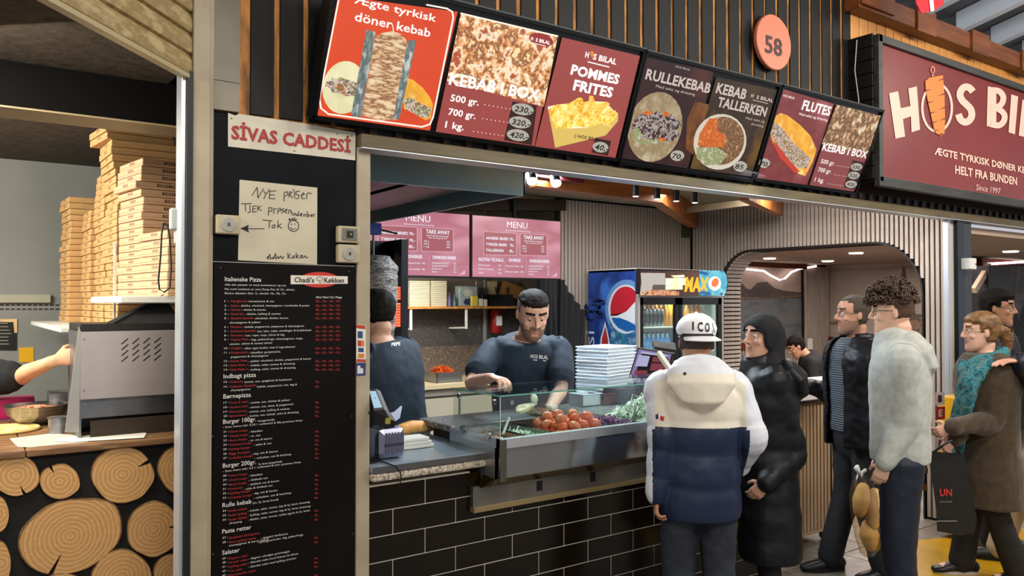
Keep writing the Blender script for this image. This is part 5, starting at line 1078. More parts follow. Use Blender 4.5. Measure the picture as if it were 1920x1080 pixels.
# kitchen counter
e = empty('kitchen_counter', (2.9, 5.75, 0), 'beige kitchen counter along the back wall with light cabinets', 'counter')
MB().box((1.2, 5.72, .96), (4.2, KY-.025, 1.0), .003).build('top', M('beige_worktop', '#c8b48e', .4), e)
MB().box((1.2, 5.76, .90), (4.2, 6.3, .96)).build('rail', M('grey_rail', '#8c8579', .4), e)
for i in range(5):
    xx = 1.25+i*.58; b = MB().box((xx, 5.75, .1), (xx+.56, 5.77, .88), .003).build('cabinet_door', M('cream_cabinet', '#b0a692', .4), e); MB().box((xx+.46, 5.735, .5), (xx+.48, 5.75, .7), .003).build('handle', steel, b)
MB().box((1.2, 5.78, 0), (4.2, 6.3, .9)).build('carcass', M('cab_dark', '#6b645a', .6), e)
c = PZ(843, 712, 1.0); c.y = 5.82; e = tub(819, 866, 690, 5.82, .085, steel, 'steel tray heaped with grated carrot on the back counter', 1.0005, .24, 'food_tray')
c = V(((PY(819, 700, 5.82).x+PY(866, 700, 5.82).x)/2, 5.94, 1.075))
shreds(c.x, c.y, c.z, .08, .11, .055, 600, .04, .005, [M('carrot_a', '#e0561b', .5), M('carrot_b', '#f07a2a', .5)], 'grated_carrot', 'bright orange grated carrot in the steel tray', 'food', .5, 9)
heap(c.x-.085, c.x+.085, 5.84, 6.04, 1.05, .06, M('carrot_base', '#c44d18', .6), 'grated_carrot', 'bed of grated carrot in the back counter tray', 'food')
# black coats hanging
e = empty('hanging_coats', (PY(1050, 700, 5.4).x, 5.42, .7), 'dark coats hanging below the slatted wall behind the chef', 'coats')
def drape(pxa, pxb, Y, topf, zb, mt, amp=.03, n=40, fr=9):
    m = MB(); r1, r2 = [], []
    xa_, xb_ = PY(pxa, 600, Y).x, PY(pxb, 600, Y).x
    rows = []
    for k in range(8):
        row = []
        for i in range(n+1):
            u = i/n; X = xa_+(xb_-xa_)*u; zt2 = topf(u); z = zt2+(zb-zt2)*k/7; row.append((X, Y+amp*math.sin(u*fr*PI)*(.3+.1*k)+amp*.4*math.sin(u*23+k*.6), z))
        rows.append([V(p) for p in row]+[V(p)+V((0, .05, 0)) for p in row[::-1]])
    m.rings(rows); return m
zt1 = PY(1030, 524, 5.4).z; zt2 = PY(1092, 580, 5.4).z
drape(1014, 1058, 5.40, lambda u: zt1, .85, 0).build('coat', M('coat_black', '#0e1013', .8), e, 60)
drape(1052, 1095, 5.36, lambda u: zt1+(zt2-zt1)*min(1, u*1.1), .6, 0, fr=7).build('coat', M('coat_black2', '#0c0d11', .8), e, 60)
MB().tube([PY(1038+i*1.8, 633+3*math.sin(i*1.3), 5.33) for i in range(12)], .004, 6).build('cord', M('cord_grey', '#9aa0a4', .5), e)
# fridge
FX0, FX1, FY0, FY1, FZ = 4.79, 5.88, 4.88, 5.52, 1.962
e = empty('drinks_fridge', (5.33, 5.2, 0), 'tall blue drinks fridge with lit header and two glass doors', 'fridge')
fb = M('fridge_blue', '#1c479c', .35, col2=['#0e2a66', '#2f66bd'], scale=2.5)
z_h = 1.745; z_g = 1.66
MB().box((FX0, FY0+.03, 0), (FX0+.03, FY1, FZ), .003).build('side_panel', fb, e)
MB().box((FX1-.03, FY0+.03, 0), (FX1, FY1, FZ)).box((FX0+.03, FY1-.03, 0), (FX1-.03, FY1, FZ)).box((FX0, FY0+.03, FZ-.02), (FX1, FY1, FZ+.006)).box((FX0+.03, FY0+.03, 0), (FX1-.03, FY1, .35)).build('cabinet', M('fridge_white', '#bfc4c4', .35), e)
MB().box((FX0, FY0-.0, z_g+.055), (FX1, FY0+.03, z_h), .003).box((FX0, FY0+.0, .1), (FX0+.022, FY0+.03, z_g+.06)).box((FX1-.022, FY0, .1), (FX1, FY0+.03, z_g+.06)).build('front_frame', M('fridge_silver', '#a9a49c', .35, .3), e)
mid = PY(1274, 600, FY0).x
dk = M('door_black', '#0b0c0e', .3)
for a, b in ((FX0+.024, mid-.004), (mid+.004, FX1-.024)):
    m = MB(); f = .05; z0, z1 = .36, z_g+.055
    m.box((a, FY0-.0, z0), (a+f*.7, FY0+.03, z1)).box((b-f, FY0-.0, z0), (b, FY0+.03, z1)).box((a, FY0, z1-.06), (b, FY0+.03, z1)).box((a, FY0, z0), (b, FY0+.03, z0+.06)); d_ = m.build('door', dk, e)
    MB().box((a+f*.7, FY0+.01, z0+.06), (b-f, FY0+.016, z1-.06)).build('glass', pane, d_)
MB().box((FX0+.03, FY0+.035, .36), (FX0+.036, FY1-.03, 1.73)).box((FX1-.036, FY0+.035, .36), (FX1-.03, FY1-.03, 1.73)).box((FX0+.03, FY1-.04, .36), (FX1-.03, FY1-.03, 1.73)).box((FX0+.03, FY0+.035, 1.73), (FX1-.03, FY1-.03, 1.735)).build('liner', M('fridge_liner', '#d5e0dc', .4), e)
FSZ = [PY(1235, 612, FY0+.1).z, PY(1235, 650, FY0+.1).z-.05, .8]
for z in FSZ: MB().box((FX0+.036, FY0+.06, z-.014), (FX1-.036, FY1-.05, z), .002).build('rack', M('rack_white', '#dfe8e2', .4), e)
MB().box((mid-.02, FY0+.035, .4), (mid+.02, FY0+.05, 1.7)).build('light_tube', E('fridge_tube', '#eafff8', 3), e)
sf = spot('fridge_light', (mid, FY0+.08, 1.68), 4, (.9, 1, .95), .03)
# header: curved lit sign
m = MB(); pf = [(FY0+.03, z_h), (FY0-.02, z_h+.01), (FY0-.05, z_h+.07), (FY0-.055, z_h+.12), (FY0-.045, z_h+.17), (FY0-.01, FZ-.0), (FY0+.03, FZ)]
m.prism([(FX0+.0, y, z) for y, z in pf], (FX1-FX0, 0, 0)); m.build('header', M('header_shell', '#1c1a20', .4), e)
HD = Plane((0, FY0-.058, 0), X_, Z_)
def c6(x, y): return (1180+x/9, 480+y/9)
def hp(pts, off): return [HD.hit(*c6(x, y), off) for x, y in pts]
HM = lambda nm, pts, mt, off=.001: MB().poly(hp(pts, off)).build(nm, mt, e)
HM('print', [(190, 262), (1190, 250), (1190, 665), (175, 665)], E('header_brown', '#3d2018', .7, col2='#6b3a22', scale=9))
HM('print', [(1185, 240), (1590, 250), (1640, 330), (1655, 450), (1640, 560), (1600, 670), (1185, 660)], E('header_cyan', '#5fc9d8', 1.0, col2=['#2fa3c4', '#9fe6e6'], scale=5), .0015)
HM('print', [(190, 285), (605, 290), (605, 575), (380, 575), (370, 660), (178, 655), (205, 450)], E('header_paper', '#cfc6bd', .8), .003)
HM('print', [(610, 375), (960, 370), (960, 490), (610, 490)], E('header_cream', '#fff6d8', 1.3, col2='#ffe98a', scale=5), .003)
HM('print', [(610, 495), (900, 490), (900, 565), (610, 570)], E('header_cream', '#fff6d8', 1.3), .003)
HM('print', [(700, 330), (930, 318), (930, 360), (760, 365)], E('header_cream', '#fff6d8', 1.3), .003)
HM('print', [(240, 580), (600, 575), (840, 600), (840, 665), (178, 665)], E('header_food', '#e0884a', .9, col2=['#c45a32', '#f6cf9a', '#8a3a20'], scale=30), .0035)
HM('print', [(400, 485), (605, 485), (605, 572), (380, 572)], E('header_grey', '#6d5a54', .7), .004)
m = MB(); m.text(HD, 'MAX', *c6(930, 590), c6(1330, 0)[0], 25, .005, bold=.05, ital=.15); m.build('lettering', E('header_yellow', '#f6b51c', 1.2), e)
m = MB(); m.epx(HD, *c6(1440, 465), 12, 13.5, .0045); m.build('print', E('header_white_disc', '#e9f6f0', 1.1), e)
m = MB(); m.epx(HD, *c6(1448, 450), 6.5, 8.5, .006, rot=.4); m.build('print', E('header_orange', '#f0702a', 1.1), e)
m = MB(); [m.epx(HD, *c6(x, y), r, r*.6, .005, jag=.5) for x, y, r in ((1240, 290, 6), (1290, 300, 5), (1230, 620, 6), (1300, 630, 6), (1350, 640, 4), (1560, 265, 3), (1550, 640, 4), (1210, 270, 4))]; m.build('print', E('header_blue', '#1768a8', .9), e)
# side graphics
FP = Plane((FX0, 0, 0), Y_, Z_)
def c7(x, y): return (1040+x/3.858, 480+y/3.858)
def gp(nm, pts, mt, off): return MB().ppx(FP, [c7(*p) for p in pts], off).build(nm, mt, e)
circ = lambda cx, cy, rx, ry, a0=0, a1=2*PI, n=28: [(min(583, cx+rx*math.cos(a0+(a1-a0)*i/n)), cy+ry*math.sin(a0+(a1-a0)*i/n)) for i in range(n+1)]
gp('print', circ(520, 385, 155, 215), M('globe_glow', '#5c86b8', .35), .001)
gp('print', circ(515, 385, 128, 178), M('globe_ring', '#c3ccd6', .3), .002)
gp('print', [p for p in circ(515, 385, 112, 165) if p[1] < 432]+[(583, 330), (520, 400), (450, 432), (405, 432)], M('globe_red', '#b32433', .3), .003)
gp('print', [(412, 446), (470, 448), (530, 470), (583, 500), (583, 535), (520, 548), (460, 520), (425, 480)], M('globe_blue', '#1d5aa0', .3), .003)
gp('print', [(583, 330), (520, 400), (450, 432), (405, 434), (412, 446), (470, 448), (530, 470), (583, 492)], M('globe_white', '#d5dade', .3), .0035)
gp('print', [(365, 470), (330, 600), (325, 700), (408, 690), (395, 600)], M('panel_pale', '#b9c3cc', .3), .002)
gp('print', [(366, 510), (342, 600), (338, 705), (392, 693), (384, 600)], M('panel_red', '#a32a2a', .3), .003)
gp('print', [(400, 470), (583, 560), (583, 640), (410, 690)], M('ice_teal', '#3f7f8f', .3, col2=['#1c4f86', '#8fb5b8'], scale=9), .0015)
def ptxt(t, A, ed, up, H, L=None, off=0, bold=.0, mt=None, par=None, ital=0):
    vs, fs, wd = glyphs(t, bold); m = MB(); k = (L/wd if L else H*.69)
    bv = [m.b.verts.new(A+ed*(x*k)+up*((y)*H)+ed*ital*y*H) for x, y in vs]
    for f in fs: m._f([bv[i] for i in f])
    return m.build('lettering', mt, par)
zA = FP.hit(*c7(285, 935)); zB = FP.hit(*c7(285, 545)); ptxt('pepsi', V((FX0-.002, FP.hit(*c7(288, 700)).y, zA.z)), Z_, Y_, .125, zB.z-zA.z, bold=-.005, mt=M('fridge_letter', '#b9c6d4', .3), par=e)
random.seed(21)
m = MB(); [m.epx(FP, *c7(random.uniform(215, 360), random.uniform(280, 470)), random.uniform(2, 7), random.uniform(1, 4), .0012, jag=.5) for _ in range(26)]; m.build('print', M('frost_navy', '#0b1d4a', .4), e)
# drinks
def can(x, y, z, mt, lb, gp_): 
    o = MB().lathe((x, y, z), [(.026, 0), (.031, .006), (.031, .14), (.026, .15), (.024, .152)], 12).build('drink_can', mt, None, 50); return tag(o, lb, 'can', gp_)
def bot(x, y, z, liq, capc, lb, gp_, h=.2):
    e_ = empty('drink_bottle', (x, y, z), lb, 'bottle', gp_)
    MB().lathe((x, y, z), [(.026, 0), (.03, .008), (.03, h*.55), (.014, h*.8), (.013, h*.93)], 12).build('bottle_body', liq, e_, 50); MB().lathe((x, y, z+h*.93), [(.015, 0), (.015, h*.07)], 10).build('cap', capc, e_); return e_
amb = M('orange_soda', '#c98a1c', .2, col2='#a8650f', scale=6); capo = M('orange_cap', '#b5561c', .4); blk_can = M('dark_can', '#1d2226', .3, .4, col2='#8a9196', scale=14); blue_b = M('blue_bottle', '#2a78c0', .25, col2='#a8d2e8', scale=12); capw = M('dark_cap', '#1b2a44', .4)
for i in range(5): can(PY(1208+i*7.5, 600, FY0+.12).x, FY0+.12, FSZ[0], blk_can, 'dark can on the top fridge rack, %s from the left' % (['first']+ORD[1:])[i], 'dark cans on the top rack')
for i in range(12):
    px_ = (1206, 1214, 1222, 1230, 1238, 1246, 1254, 1262, 1288, 1295.5, 1303, 1310)[i]; Y = FY0+.22 if i < 5 else FY0+.12
    bot(PY(px_, 600, Y).x, Y, FSZ[0], amb, capo, 'amber soda bottle behind the %s fridge door, %s from the left' % ('left' if i < 8 else 'right', (['first']+ORD[1:])[i if i < 8 else i-8]), 'orange soda bottles, %s door' % ('left' if i < 8 else 'right'), .235)
for i in range(6): bot(PY(1207+i*8.6, 640, FY0+.12).x, FY0+.12, FSZ[1], blue_b, capw, 'blue-labelled bottle on the second fridge rack, %s from the left' % (['first']+ORD[1:])[i], 'blue bottles on the second rack', .18)
# small speaker on the slatted wall
c = PX(1275, 430, SX-.1); e = empty('wall_speaker', c, 'small dark olive speaker box mounted high on the slatted side wall', 'speaker')
MB().box(c+V((-.06, -.09, -.09)), c+V((.07, .09, .06)), .006).build('body', M('olive_box', '#3d3c2a', .5), e); MB().box(c+V((-.03, -.05, .06)), c+V((.08, .05, .12)), .004).build('bracket', black, e)
# devices at right post and column
c = PY(1826, 495, FY-.1); e = empty('alarm_sensor', c, 'white plastic sensor box on the dark post under the shop sign', 'sensor')
MB().box(c+V((-.045, 0, -.04)), c+V((.045, .09, .045)), .005).build('body', white_p, e); MB().lathe(c+V((.03, .0, 0)), [(.008, 0), (.006, .004)], 10, (0, -1, 0)).build('lens', M('lens_grey', '#55504a', .3), e)
c = PY(1518, 645, 6.88); o = MB().box(c+V((-.05, -.02, -.08)), c+V((.05, .01, .08)), .006).build('wall_socket', white_p); tag(o, 'small white socket on the slatted corner column', 'socket')
# mobile slatted counter
mx0, mx1, my = 4.10, PY(1563, 800, 3.3).x, 3.3
e = empty('mobile_counter', ((mx0+mx1)/2, my+.2, 0), 'slatted waist-high counter on castors under the resting arm', 'counter')
MB().box((mx0, my+.015, .085), (mx1, my+.42, .985)).build('carcass', blkf, e)
MB().box((mx0-.01, my-.03, .985), (mx1+.03, my+.46, 1.012), .004).build('top', M('dark_oak_top', '#2a2420', .35), e)
MB().box((mx0, my-.005, .085), (mx1, my+.012, .105)).build('bottom_rail', M('pale_rail', '#b49a7c', .5), e)
s_ = MB().box((-.0135, -.0, 0), (.0135, .016, .88), .001).build('slat', M('warm_ash_slat', '#c2a688', .5, col2='#ad9072', scale=6, stretch=(4, 4, .6)), e)
s_.data.transform(Matrix.Translation(e.location)); 
copies(s_, [V((mx0+.02+i*.0405, my, .105))-V(e.location) for i in range(int((mx1-mx0)/.0405))])
for i in range(9): q = s_.copy(); COL.objects.link(q); q.rotation_euler = (0, 0, PI/2); q.location = V((mx1+.016, my+.03+i*.045, .105))-V(e.location)
for (x, y) in ((mx1-.05, my+.05), (mx0+.05, my+.05), (mx1-.05, my+.38)):
    w_ = MB().lathe((x-.012, y, .033), [(.03, 0), (.033, .004), (.033, .02), (.03, .024)], 18, X_).build('castor', black, e); MB().box((x-.02, y-.012, .03), (x+.02, y+.012, .085), .003).build('fork', steel, w_)
# yellow stand
c = V((5.98, 2.80, 0)); e = empty('yellow_stand', c, 'yellow plastic stand with red and white labels behind the grey hoodie', 'stand')
ym = M('yellow_plastic', '#dba312', .35)
m = MB(); m.box(c+V((-.12, 0, .62)), c+V((.16, .12, 1.0)), .006); m.build('upper_box', ym, e)
MB().prism([c+V((-.12, .0, .62)), c+V((.16, 0, .62)), c+V((.20, 0, .06)), c+V((.10, 0, .0)), c+V((-.16, 0, .04))], (0, .11, 0)).build('lower_panel', ym, e)
YP = Plane((0, 2.80, 0), X_, Z_)
for k_, (x, y, s) in enumerate(((1762, 748, 'I'), (1763, 775, 'E'), (1763, 832, 'B'))):
    MB().ppx(YP, [(x-8, y-12), (x+9, y-13), (x+9, y+11), (x-8, y+12)], .001).build('label', M('label_white', '#d9cfc4', .5) if k_ != 1 else M('label_red', '#b52a22', .5), e)
    MB().text(YP, s, x-3, y+6, x+4, 12, .002, bold=.04).build('lettering', M('label_dark', '#4a1a3a', .5) if k_ != 1 else M('label_white', '#d9cfc4', .5), e)
for (x, y) in ((1733, 880), (1732, 912)): MB().ppx(YP, [(x-6, y+7), (x-3, y-8), (x+7, y-3), (x+7, y+7)], .001).build('cutout', M('cutout_brown', '#7a5212', .6), e)
# dining table and chair
c = PZ(1535, 716, .76); c = PD(1535, 716, 8.6)
zt3 = c.z; e = empty('dining_table', (c.x, c.y, 0), 'dining table with a pale top beyond the arch', 'table')
MB().box((c.x-.5, c.y-.3, zt3-.03), (c.x+.6, c.y+.35, zt3), .004).build('tabletop', M('table_red_brown', '#8a4a34', .35), e)
for sx in (-.45, .5):
    for sy in (-.25, .3): MB().box((c.x+sx, c.y+sy, 0), (c.x+sx+.04, c.y+sy+.04, zt3-.03)).build('leg', black, e)
o = MB().box((c.x-.28, c.y-.22, zt3+.0005), (c.x+.12, c.y+.05, zt3+.05), .004).build('food_box', white_p); tag(o, 'open white food box on the dining table', 'box')
c2 = PD(1516, 692, 10.3); e = empty('dining_chair', (c2.x, c2.y, 0), 'chair with blue back and round wooden frame at the dining table', 'chair')
MB().box((c2.x-.18, c2.y-.02, .55), (c2.x+.18, c2.y+.02, PD(1516, 683, 10.3).z), .015).build('backrest', M('chair_blue', '#23356e', .7), e)
MB().tube([(c2.x-.2, c2.y, 0), (c2.x-.2, c2.y, .8), (c2.x-.14, c2.y, PD(1516, 678, 10.3).z), (c2.x+.14, c2.y, PD(1516, 678, 10.3).z), (c2.x+.2, c2.y, .8), (c2.x+.2, c2.y, 0)], .016).build('frame', wood_o, e)
MB().box((c2.x-.2, c2.y-.4, .42), (c2.x+.2, c2.y+.0, .47), .02).build('seat', M('chair_blue', '#23356e', .7), e)
for sx in (-.18, .18): MB().cyl((c2.x+sx, c2.y-.36, 0), (c2.x+sx, c2.y-.36, .42), .016).build('leg', wood_o, e)
# ================================================================ PIZZA STALL
LY = 3.5; LZ = 1.131
e = empty('log_counter', (.3, LY+.4, 0), 'pizza stall counter faced with round sliced logs under a wooden top', 'counter')
MB().box((-1.6, LY+.0, 0), (.93, LY+.9, LZ-.03)).build('carcass', M('counter_black', '#151310', .8, col2='#0d0c0a', scale=30, bump=.2), e)
MB().box((-1.6, LY-.035, LZ-.028), (.10+.16, LY+.9, LZ), .005).box((.263, LY-.035, LZ-.028), (.93, LY+.9, LZ), .005).build('top', M('stall_oak', '#8f6a48', .4, col2=['#6d4c30', '#a98560'], scale=5, stretch=(.6, 5, 5)), e)
lgm = M('log_end_grain', '#bf8f5a', .7, col2=['#b9884f', '#cb9c62', '#c2925a', '#d2a66e'], scale=20, kind='rings', bump=.25, bscale=40, ramp=(.1, .9)); bark = M('bark', '#5d4024', .9, col2='#8a6a42', scale=30, bump=.6)
random.seed(31); LP = Plane((0, LY-.02, 0), X_, Z_)
for (cx, cy, rx, ry, ck, rot) in ((30, 892, 45, 39, 1.2, 0), (112, 903, 38, 33, 4.2, 0), (230, 890, 59, 53, -.5, 0), (346, 880, 49, 49, 9, 0), (132, 1006, 103, 68, 2.2, -.35), (288, 993, 49, 53, -.6, .5), (-6, 965, 24, 34, 9, 0), (0, 1057, 20, 42, 9, 0), (228, 1082, 56, 50, 9, 0), (326, 1078, 38, 40, 9, 0), (120, 1112, 46, 38, 2, 0), (-60, 1000, 30, 60, 9, 0)):
    c = LP.hit(cx, cy); pts = []
    N = 120
    for i in range(N):
        a = 2*PI*i/N; k = 1+.035*noise.noise(V((cx, math.cos(a)*1.4, math.sin(a)*1.4)))*2
        if abs(((a-ck+PI) % (2*PI))-PI) < .05 and ck < 8: k = .40+abs(((a-ck+PI) % (2*PI))-PI)*8
        x, y = rx*k*math.cos(a), ry*k*math.sin(a)
        pts.append(LP.hit(cx+x*math.cos(rot)-y*math.sin(rot), cy+x*math.sin(rot)+y*math.cos(rot))-c)
    m = MB(); m.rings([[p*1.0+V((0, .02, 0)) for p in pts], [p*1.0+V((0, .004, 0)) for p in pts]], False); m.m = 1
    m.b.faces.new([m.b.verts.new(p*.965) for p in pts]).material_index = 1; m.m = 0
    m.rings([[p*1.0+V((0, .004, 0)) for p in pts], [p*.965 for p in pts]], False)
    me = bpy.data.meshes.new('log_slice'); bmesh.ops.recalc_face_normals(m.b, faces=m.b.faces[:]); m.b.to_mesh(me); m.b.free(); me.materials.append(bark); me.materials.append(lgm)
    o = bpy.data.objects.new('log_slice', me); COL.objects.link(o); o.parent = e; o.location = c+V((0, 0, 0))-V(e.location)
# steel serving box
bx0, bx1 = PY(150, 700, 3.6).x, .90
e = empty('steel_cabinet', (bx0, 3.6, LZ), 'steel heated cabinet with slanted vents on the pizza stall counter', 'cabinet')
SPl = Plane((0, 3.6, 0), X_, Z_)
zt4, zm4, zl4 = SPl.hit(150, 622).z, SPl.hit(150, 750).z, SPl.hit(150, 787).z
MB().box((bx0, 3.6, zm4), (bx1, 3.615, zt4), .002).build('front_panel', M('cabinet_steel', '#b3a9a6', .34, .6, col2='#c2bab8', scale=2), e)
MB().box((bx0, 3.63, zl4), (bx1, 3.64, zm4)).build('lower_panel', galv, e)
MB().box((bx0, 3.6, zt4), (bx1, 3.95, zt4+.03), .003).build('top_panel', M('cabinet_dark', '#2e2d2c', .4, .5), e)
MB().box((bx0-.002, 3.615, LZ), (bx0+.008, 3.95, zt4)).box((bx1-.01, 3.615, LZ), (bx1, 3.95, zt4)).box((bx0, 3.94, LZ), (bx1, 3.95, zt4)).build('side_panel', galv, e)
MB().prism([SPl.hit(148, 612), SPl.hit(152, 622), SPl.hit(148, 811), SPl.hit(122, 811)], (0, .012, 0)).build('guard_edge', M('guard_steel', '#b5b2aa', .3, .6), e)
MB().box((bx0+.04, 3.605, LZ+.0005), (bx1, 3.62, zl4-.01)).build('base_recess', M('recess_brown', '#2e2116', .6), e)
m = MB()
for i in range(4):
    for j in range(4): x, y = 228+i*20.5, 645+j*11-i*.8; m.line(SPl, [(x, y), (x+12, y-10)], 2, .001)
m.build('vent_slots', black, e)
m = MB()
MB().prism([PY(200, 607, 3.64), PY(307, 555, 3.75), PY(337, 598, 3.64), PY(337, 606, 3.62)], (0, .012, 0)).build('lid', M('lid_dark', '#3a3a3b', .35, .4), e)
MB().prism([PY(200, 607, 3.62), PY(300, 557, 3.73), PY(308, 553, 3.73), PY(210, 607, 3.62)], (0, .01, .004)).build('lid_edge', galv, e)
for (x, y) in ((158, 636), (157, 732), (158, 757)): MB().lathe(SPl.hit(x, y), [(.004, 0), (.003, .003)], 8, (0, -1, 0)).build('screw', steel, e)
# bowl, pot, pizza, papers, pink box
c = V(PZ(68, 795, LZ)); e = empty('mixing_bowl', c, 'large steel mixing bowl of red salad on the pizza stall counter', 'bowl')
k_ = .125/.125
MB().lathe(c+Z_*.001, [(.045, 0), (.085, .02), (.115, .05), (.127, .085), (.13, .087), (.122, .082), (.1, .045), (.06, .02), (.001, .015)], 32, cap=False).build('bowl_shell', steel, e, 50)
MB().lathe(c+Z_*.07, [(.10, -.01), (.114, 0), (.05, .012), (.001, .014)], 24, cap=False).build('salad', M('tomato_salad', '#a8442a', .5, col2=['#6b2a1a', '#d9b08a', '#c0502e'], scale=40, bump=.5), e, 60)
c = V(PZ(109, 812, LZ)); o = MB().lathe(c+Z_*.001, [(.036, 0), (.037, .06), (.042, .064), (.042, .067), (.034, .064), (.033, .01), (.001, .008)], 24, cap=False).build('steel_pot', steel, None, 40); tag(o, 'small steel pot beside the slanted guard', 'pot')
c = V(PZ(8, 808, LZ)); e = empty('pizza', c, 'pale unbaked pizza lying on the stall counter at far left', 'pizza')
MB().lathe(c+Z_*.001, [(.13, 0), (.135, .006), (.13, .012), (.12, .009), (.001, .009)], 28, cap=False).build('base', M('pizza_dough', '#e0bd7a', .7), e, 50); MB().lathe(c+Z_*.0105, [(.115, 0), (.001, .003)], 24, cap=False).build('topping', M('pizza_cheese', '#dfc98a', .7, col2=['#c79a52', '#f0e3b4'], scale=40, bump=.4), e)
for i, (pts, lb) in enumerate((([(18, 822), (100, 812), (160, 818), (165, 828), (60, 838), (34, 838)], 'grey printed order sheet at the edge of the stall counter'), ([(110, 822), (247, 806), (275, 812), (270, 820), (140, 828), (105, 827)], 'white order sheet lying over the grey sheet'))):
    o = MB().prism([PZ(x, y, LZ+.002+i*.003) for x, y in pts], (0, 0, -.0015)).build('paper_sheet', paper if i else M('grey_paper', '#b5b0a6', .8)); tag(o, lb, 'paper')
c = PZ(30, 786, LZ); e = MB().box(c+V((-.25, 0, .001)), c+V((.075, .1, .1)), .006).build('pink_box', M('pink_plastic', '#c81e68', .4)); tag(e, 'bright pink plastic box behind the mixing bowl', 'box')
c = PZ(95, 742, 1.2); o = MB().box(V((c.x-.05, 4.25, LZ+.001)), V((c.x+.1, 4.36, LZ+.13)), .003).build('steel_holder', steel); tag(o, 'small steel holder behind the mixing bowl', 'holder')
# wall stickers
e = empty('wall_poster', PY(15, 658, 6.2), 'black menu poster with food photo strip at left on the stall wall', 'poster')
VP = Plane((0, 6.2, 0), X_, Z_)
MB().prism([VP.hit(*p) for p in ((-60, 598), (32, 598), (31, 657), (-60, 656))], (0, -.006, 0)).build('sheet', M('poster_black', '#1c1a18', .4), e)
VP2 = Plane((0, 6.194, 0), X_, Z_); MB().ppx(VP2, [(-60, 598), (32, 598), (32, 624), (27, 624), (25, 604), (-60, 602)], .002).build('print', M('poster_bun', '#c9965a', .6, col2='#e3c79a', scale=12), e)
m = MB()
for i in range(7): m.line(VP2, [(-2, 606+i*6.5), (random.uniform(14, 24), 606+i*6.5)], 1.6, .003)
m.build('lettering', M('poster_text', '#8f8a80', .6), e)
o = MB().prism([VP.hit(*p) for p in ((35.5, 652), (63, 651), (63, 679), (35.5, 679))], (0, -.004, 0)).build('yellow_sticker', M('sticker_yellow', '#e0a70e', .5)); tag(o, 'small yellow notice on the stall wall above the arm', 'sticker')
# shelves for the boxes
o = MB().box((.47, 4.43, 1.53), (.86, 5.98, 1.556), .004).build('box_shelf', white_p); tag(o, 'lower white shelf carrying the tall box stacks', 'shelf')
o = MB().box((.60, 3.62, 1.674), (1.06, 4.42, 1.704), .004).build('box_shelf', white_p); tag(o, 'upper white shelf carrying the front box stacks', 'shelf')
struct(MB().box((PY(213, 500, 4.44).x, 4.425, 1.2), (PY(217, 500, 4.44).x, 4.44, 1.98)).build('trim_22', white_p))
# pizza boxes
kr = [M('kraft_card', '#c29a66', .7, col2='#b58c58', scale=5), M('kraft_card_dark', '#a47b4d', .7), M('kraft_print', '#8f6d44', .7)]
kr2 = [M('kraft_pale', '#c9a583', .7, col2='#bd9875', scale=5), M('kraft_pale_dark', '#8f6a4b', .7), M('kraft_pale_print', '#8a6c55', .7)]
def pbox(mts, w_, h, eco):
    m = MB(); m.m = 0; m.box((0, 0, 0), (w_, w_, h*.93), .003); m.m = 1; m.box((-.0006, -.0006, h*.30), (w_+.0006, w_+.0006, h*.345)); m.m = 2
    m.poly([(-.001, w_*.55, h*.45), (-.001, w_*.33, h*.45), (-.001, w_*.33, h*.75), (-.001, w_*.55, h*.75)]).poly([(-.001, w_*.51, h*.86), (-.001, w_*.49, h*.86), (-.001, w_*.49, h*1), (-.001, w_*.51, h*1)])
    me_o = m.build('pizza_box', mts, None); T = Matrix.Translation(me_o.location); me_o.data.transform(T); ROOT[me_o.name] = Matrix.Identity(4)
    if eco: ptxt('ECOBOX', V((w_*.30, -.001, h*.36)), X_, Z_, h*.34, w_*.34, bold=.04, mt=M('box_black_ink', '#2a1c14', .6), par=me_o)
    return me_o
stacks = [ (315, 3.72, 1.704, 8, 9, .33, kr2, 'pale pizza box in the short stack by the post', 'short front box stack', False, .0365),
 (265, 4.07, 1.704, 18, 8, .33, kr2, 'pale pizza box in the black-lettered stack', 'lettered box stack', True, .0365),
 (219, 4.46, 1.556, 28, 1, .33, kr, 'kraft pizza box in the tallest leaning stack', 'tallest box stack', False, .0365),
 (195, 4.81, 1.556, 23, 0, .33, kr, 'kraft pizza box, stack left of the tallest', 'second kraft stack', False, .0365),
 (168, 5.16, 1.556, 18, 0, .33, kr, 'kraft pizza box in the third kraft stack', 'third kraft stack', False, .0365),
 (130, 5.52, 1.556, 21, 2, .33, kr, 'kraft pizza box in the rearmost stack', 'rearmost box stack', False, .0365)]
random.seed(44)
for (px_, Y, z, n, deg, w_, mts, lb, gp_, eco, h) in stacks:
    X = PY(px_, 500, Y).x; pr_ = pbox(mts, w_, h, eco); tag(pr_, lb, 'pizza box', gp_)
    for i in range(n):
        o = pr_ if i == 0 else dup(pr_, (0, 0, 0))
        o['label'] = ordl(lb, i, n)
        dx = random.uniform(-.006, .006); dr = random.uniform(-1.5, 1.5)
        if gp_ == 'tallest box stack' and i > 17: dx -= .004*(i-17)
        if gp_ == 'tallest box stack' and i > 25: dx -= .02; dr += 7
        if gp_ == 'lettered box stack' and i == 14: dx -= .03
        o.location = (X+dx, Y+random.uniform(-.003, .003), z+i*h+.0006); o.rotation_euler = (0, 0, R(deg+dr*.6))
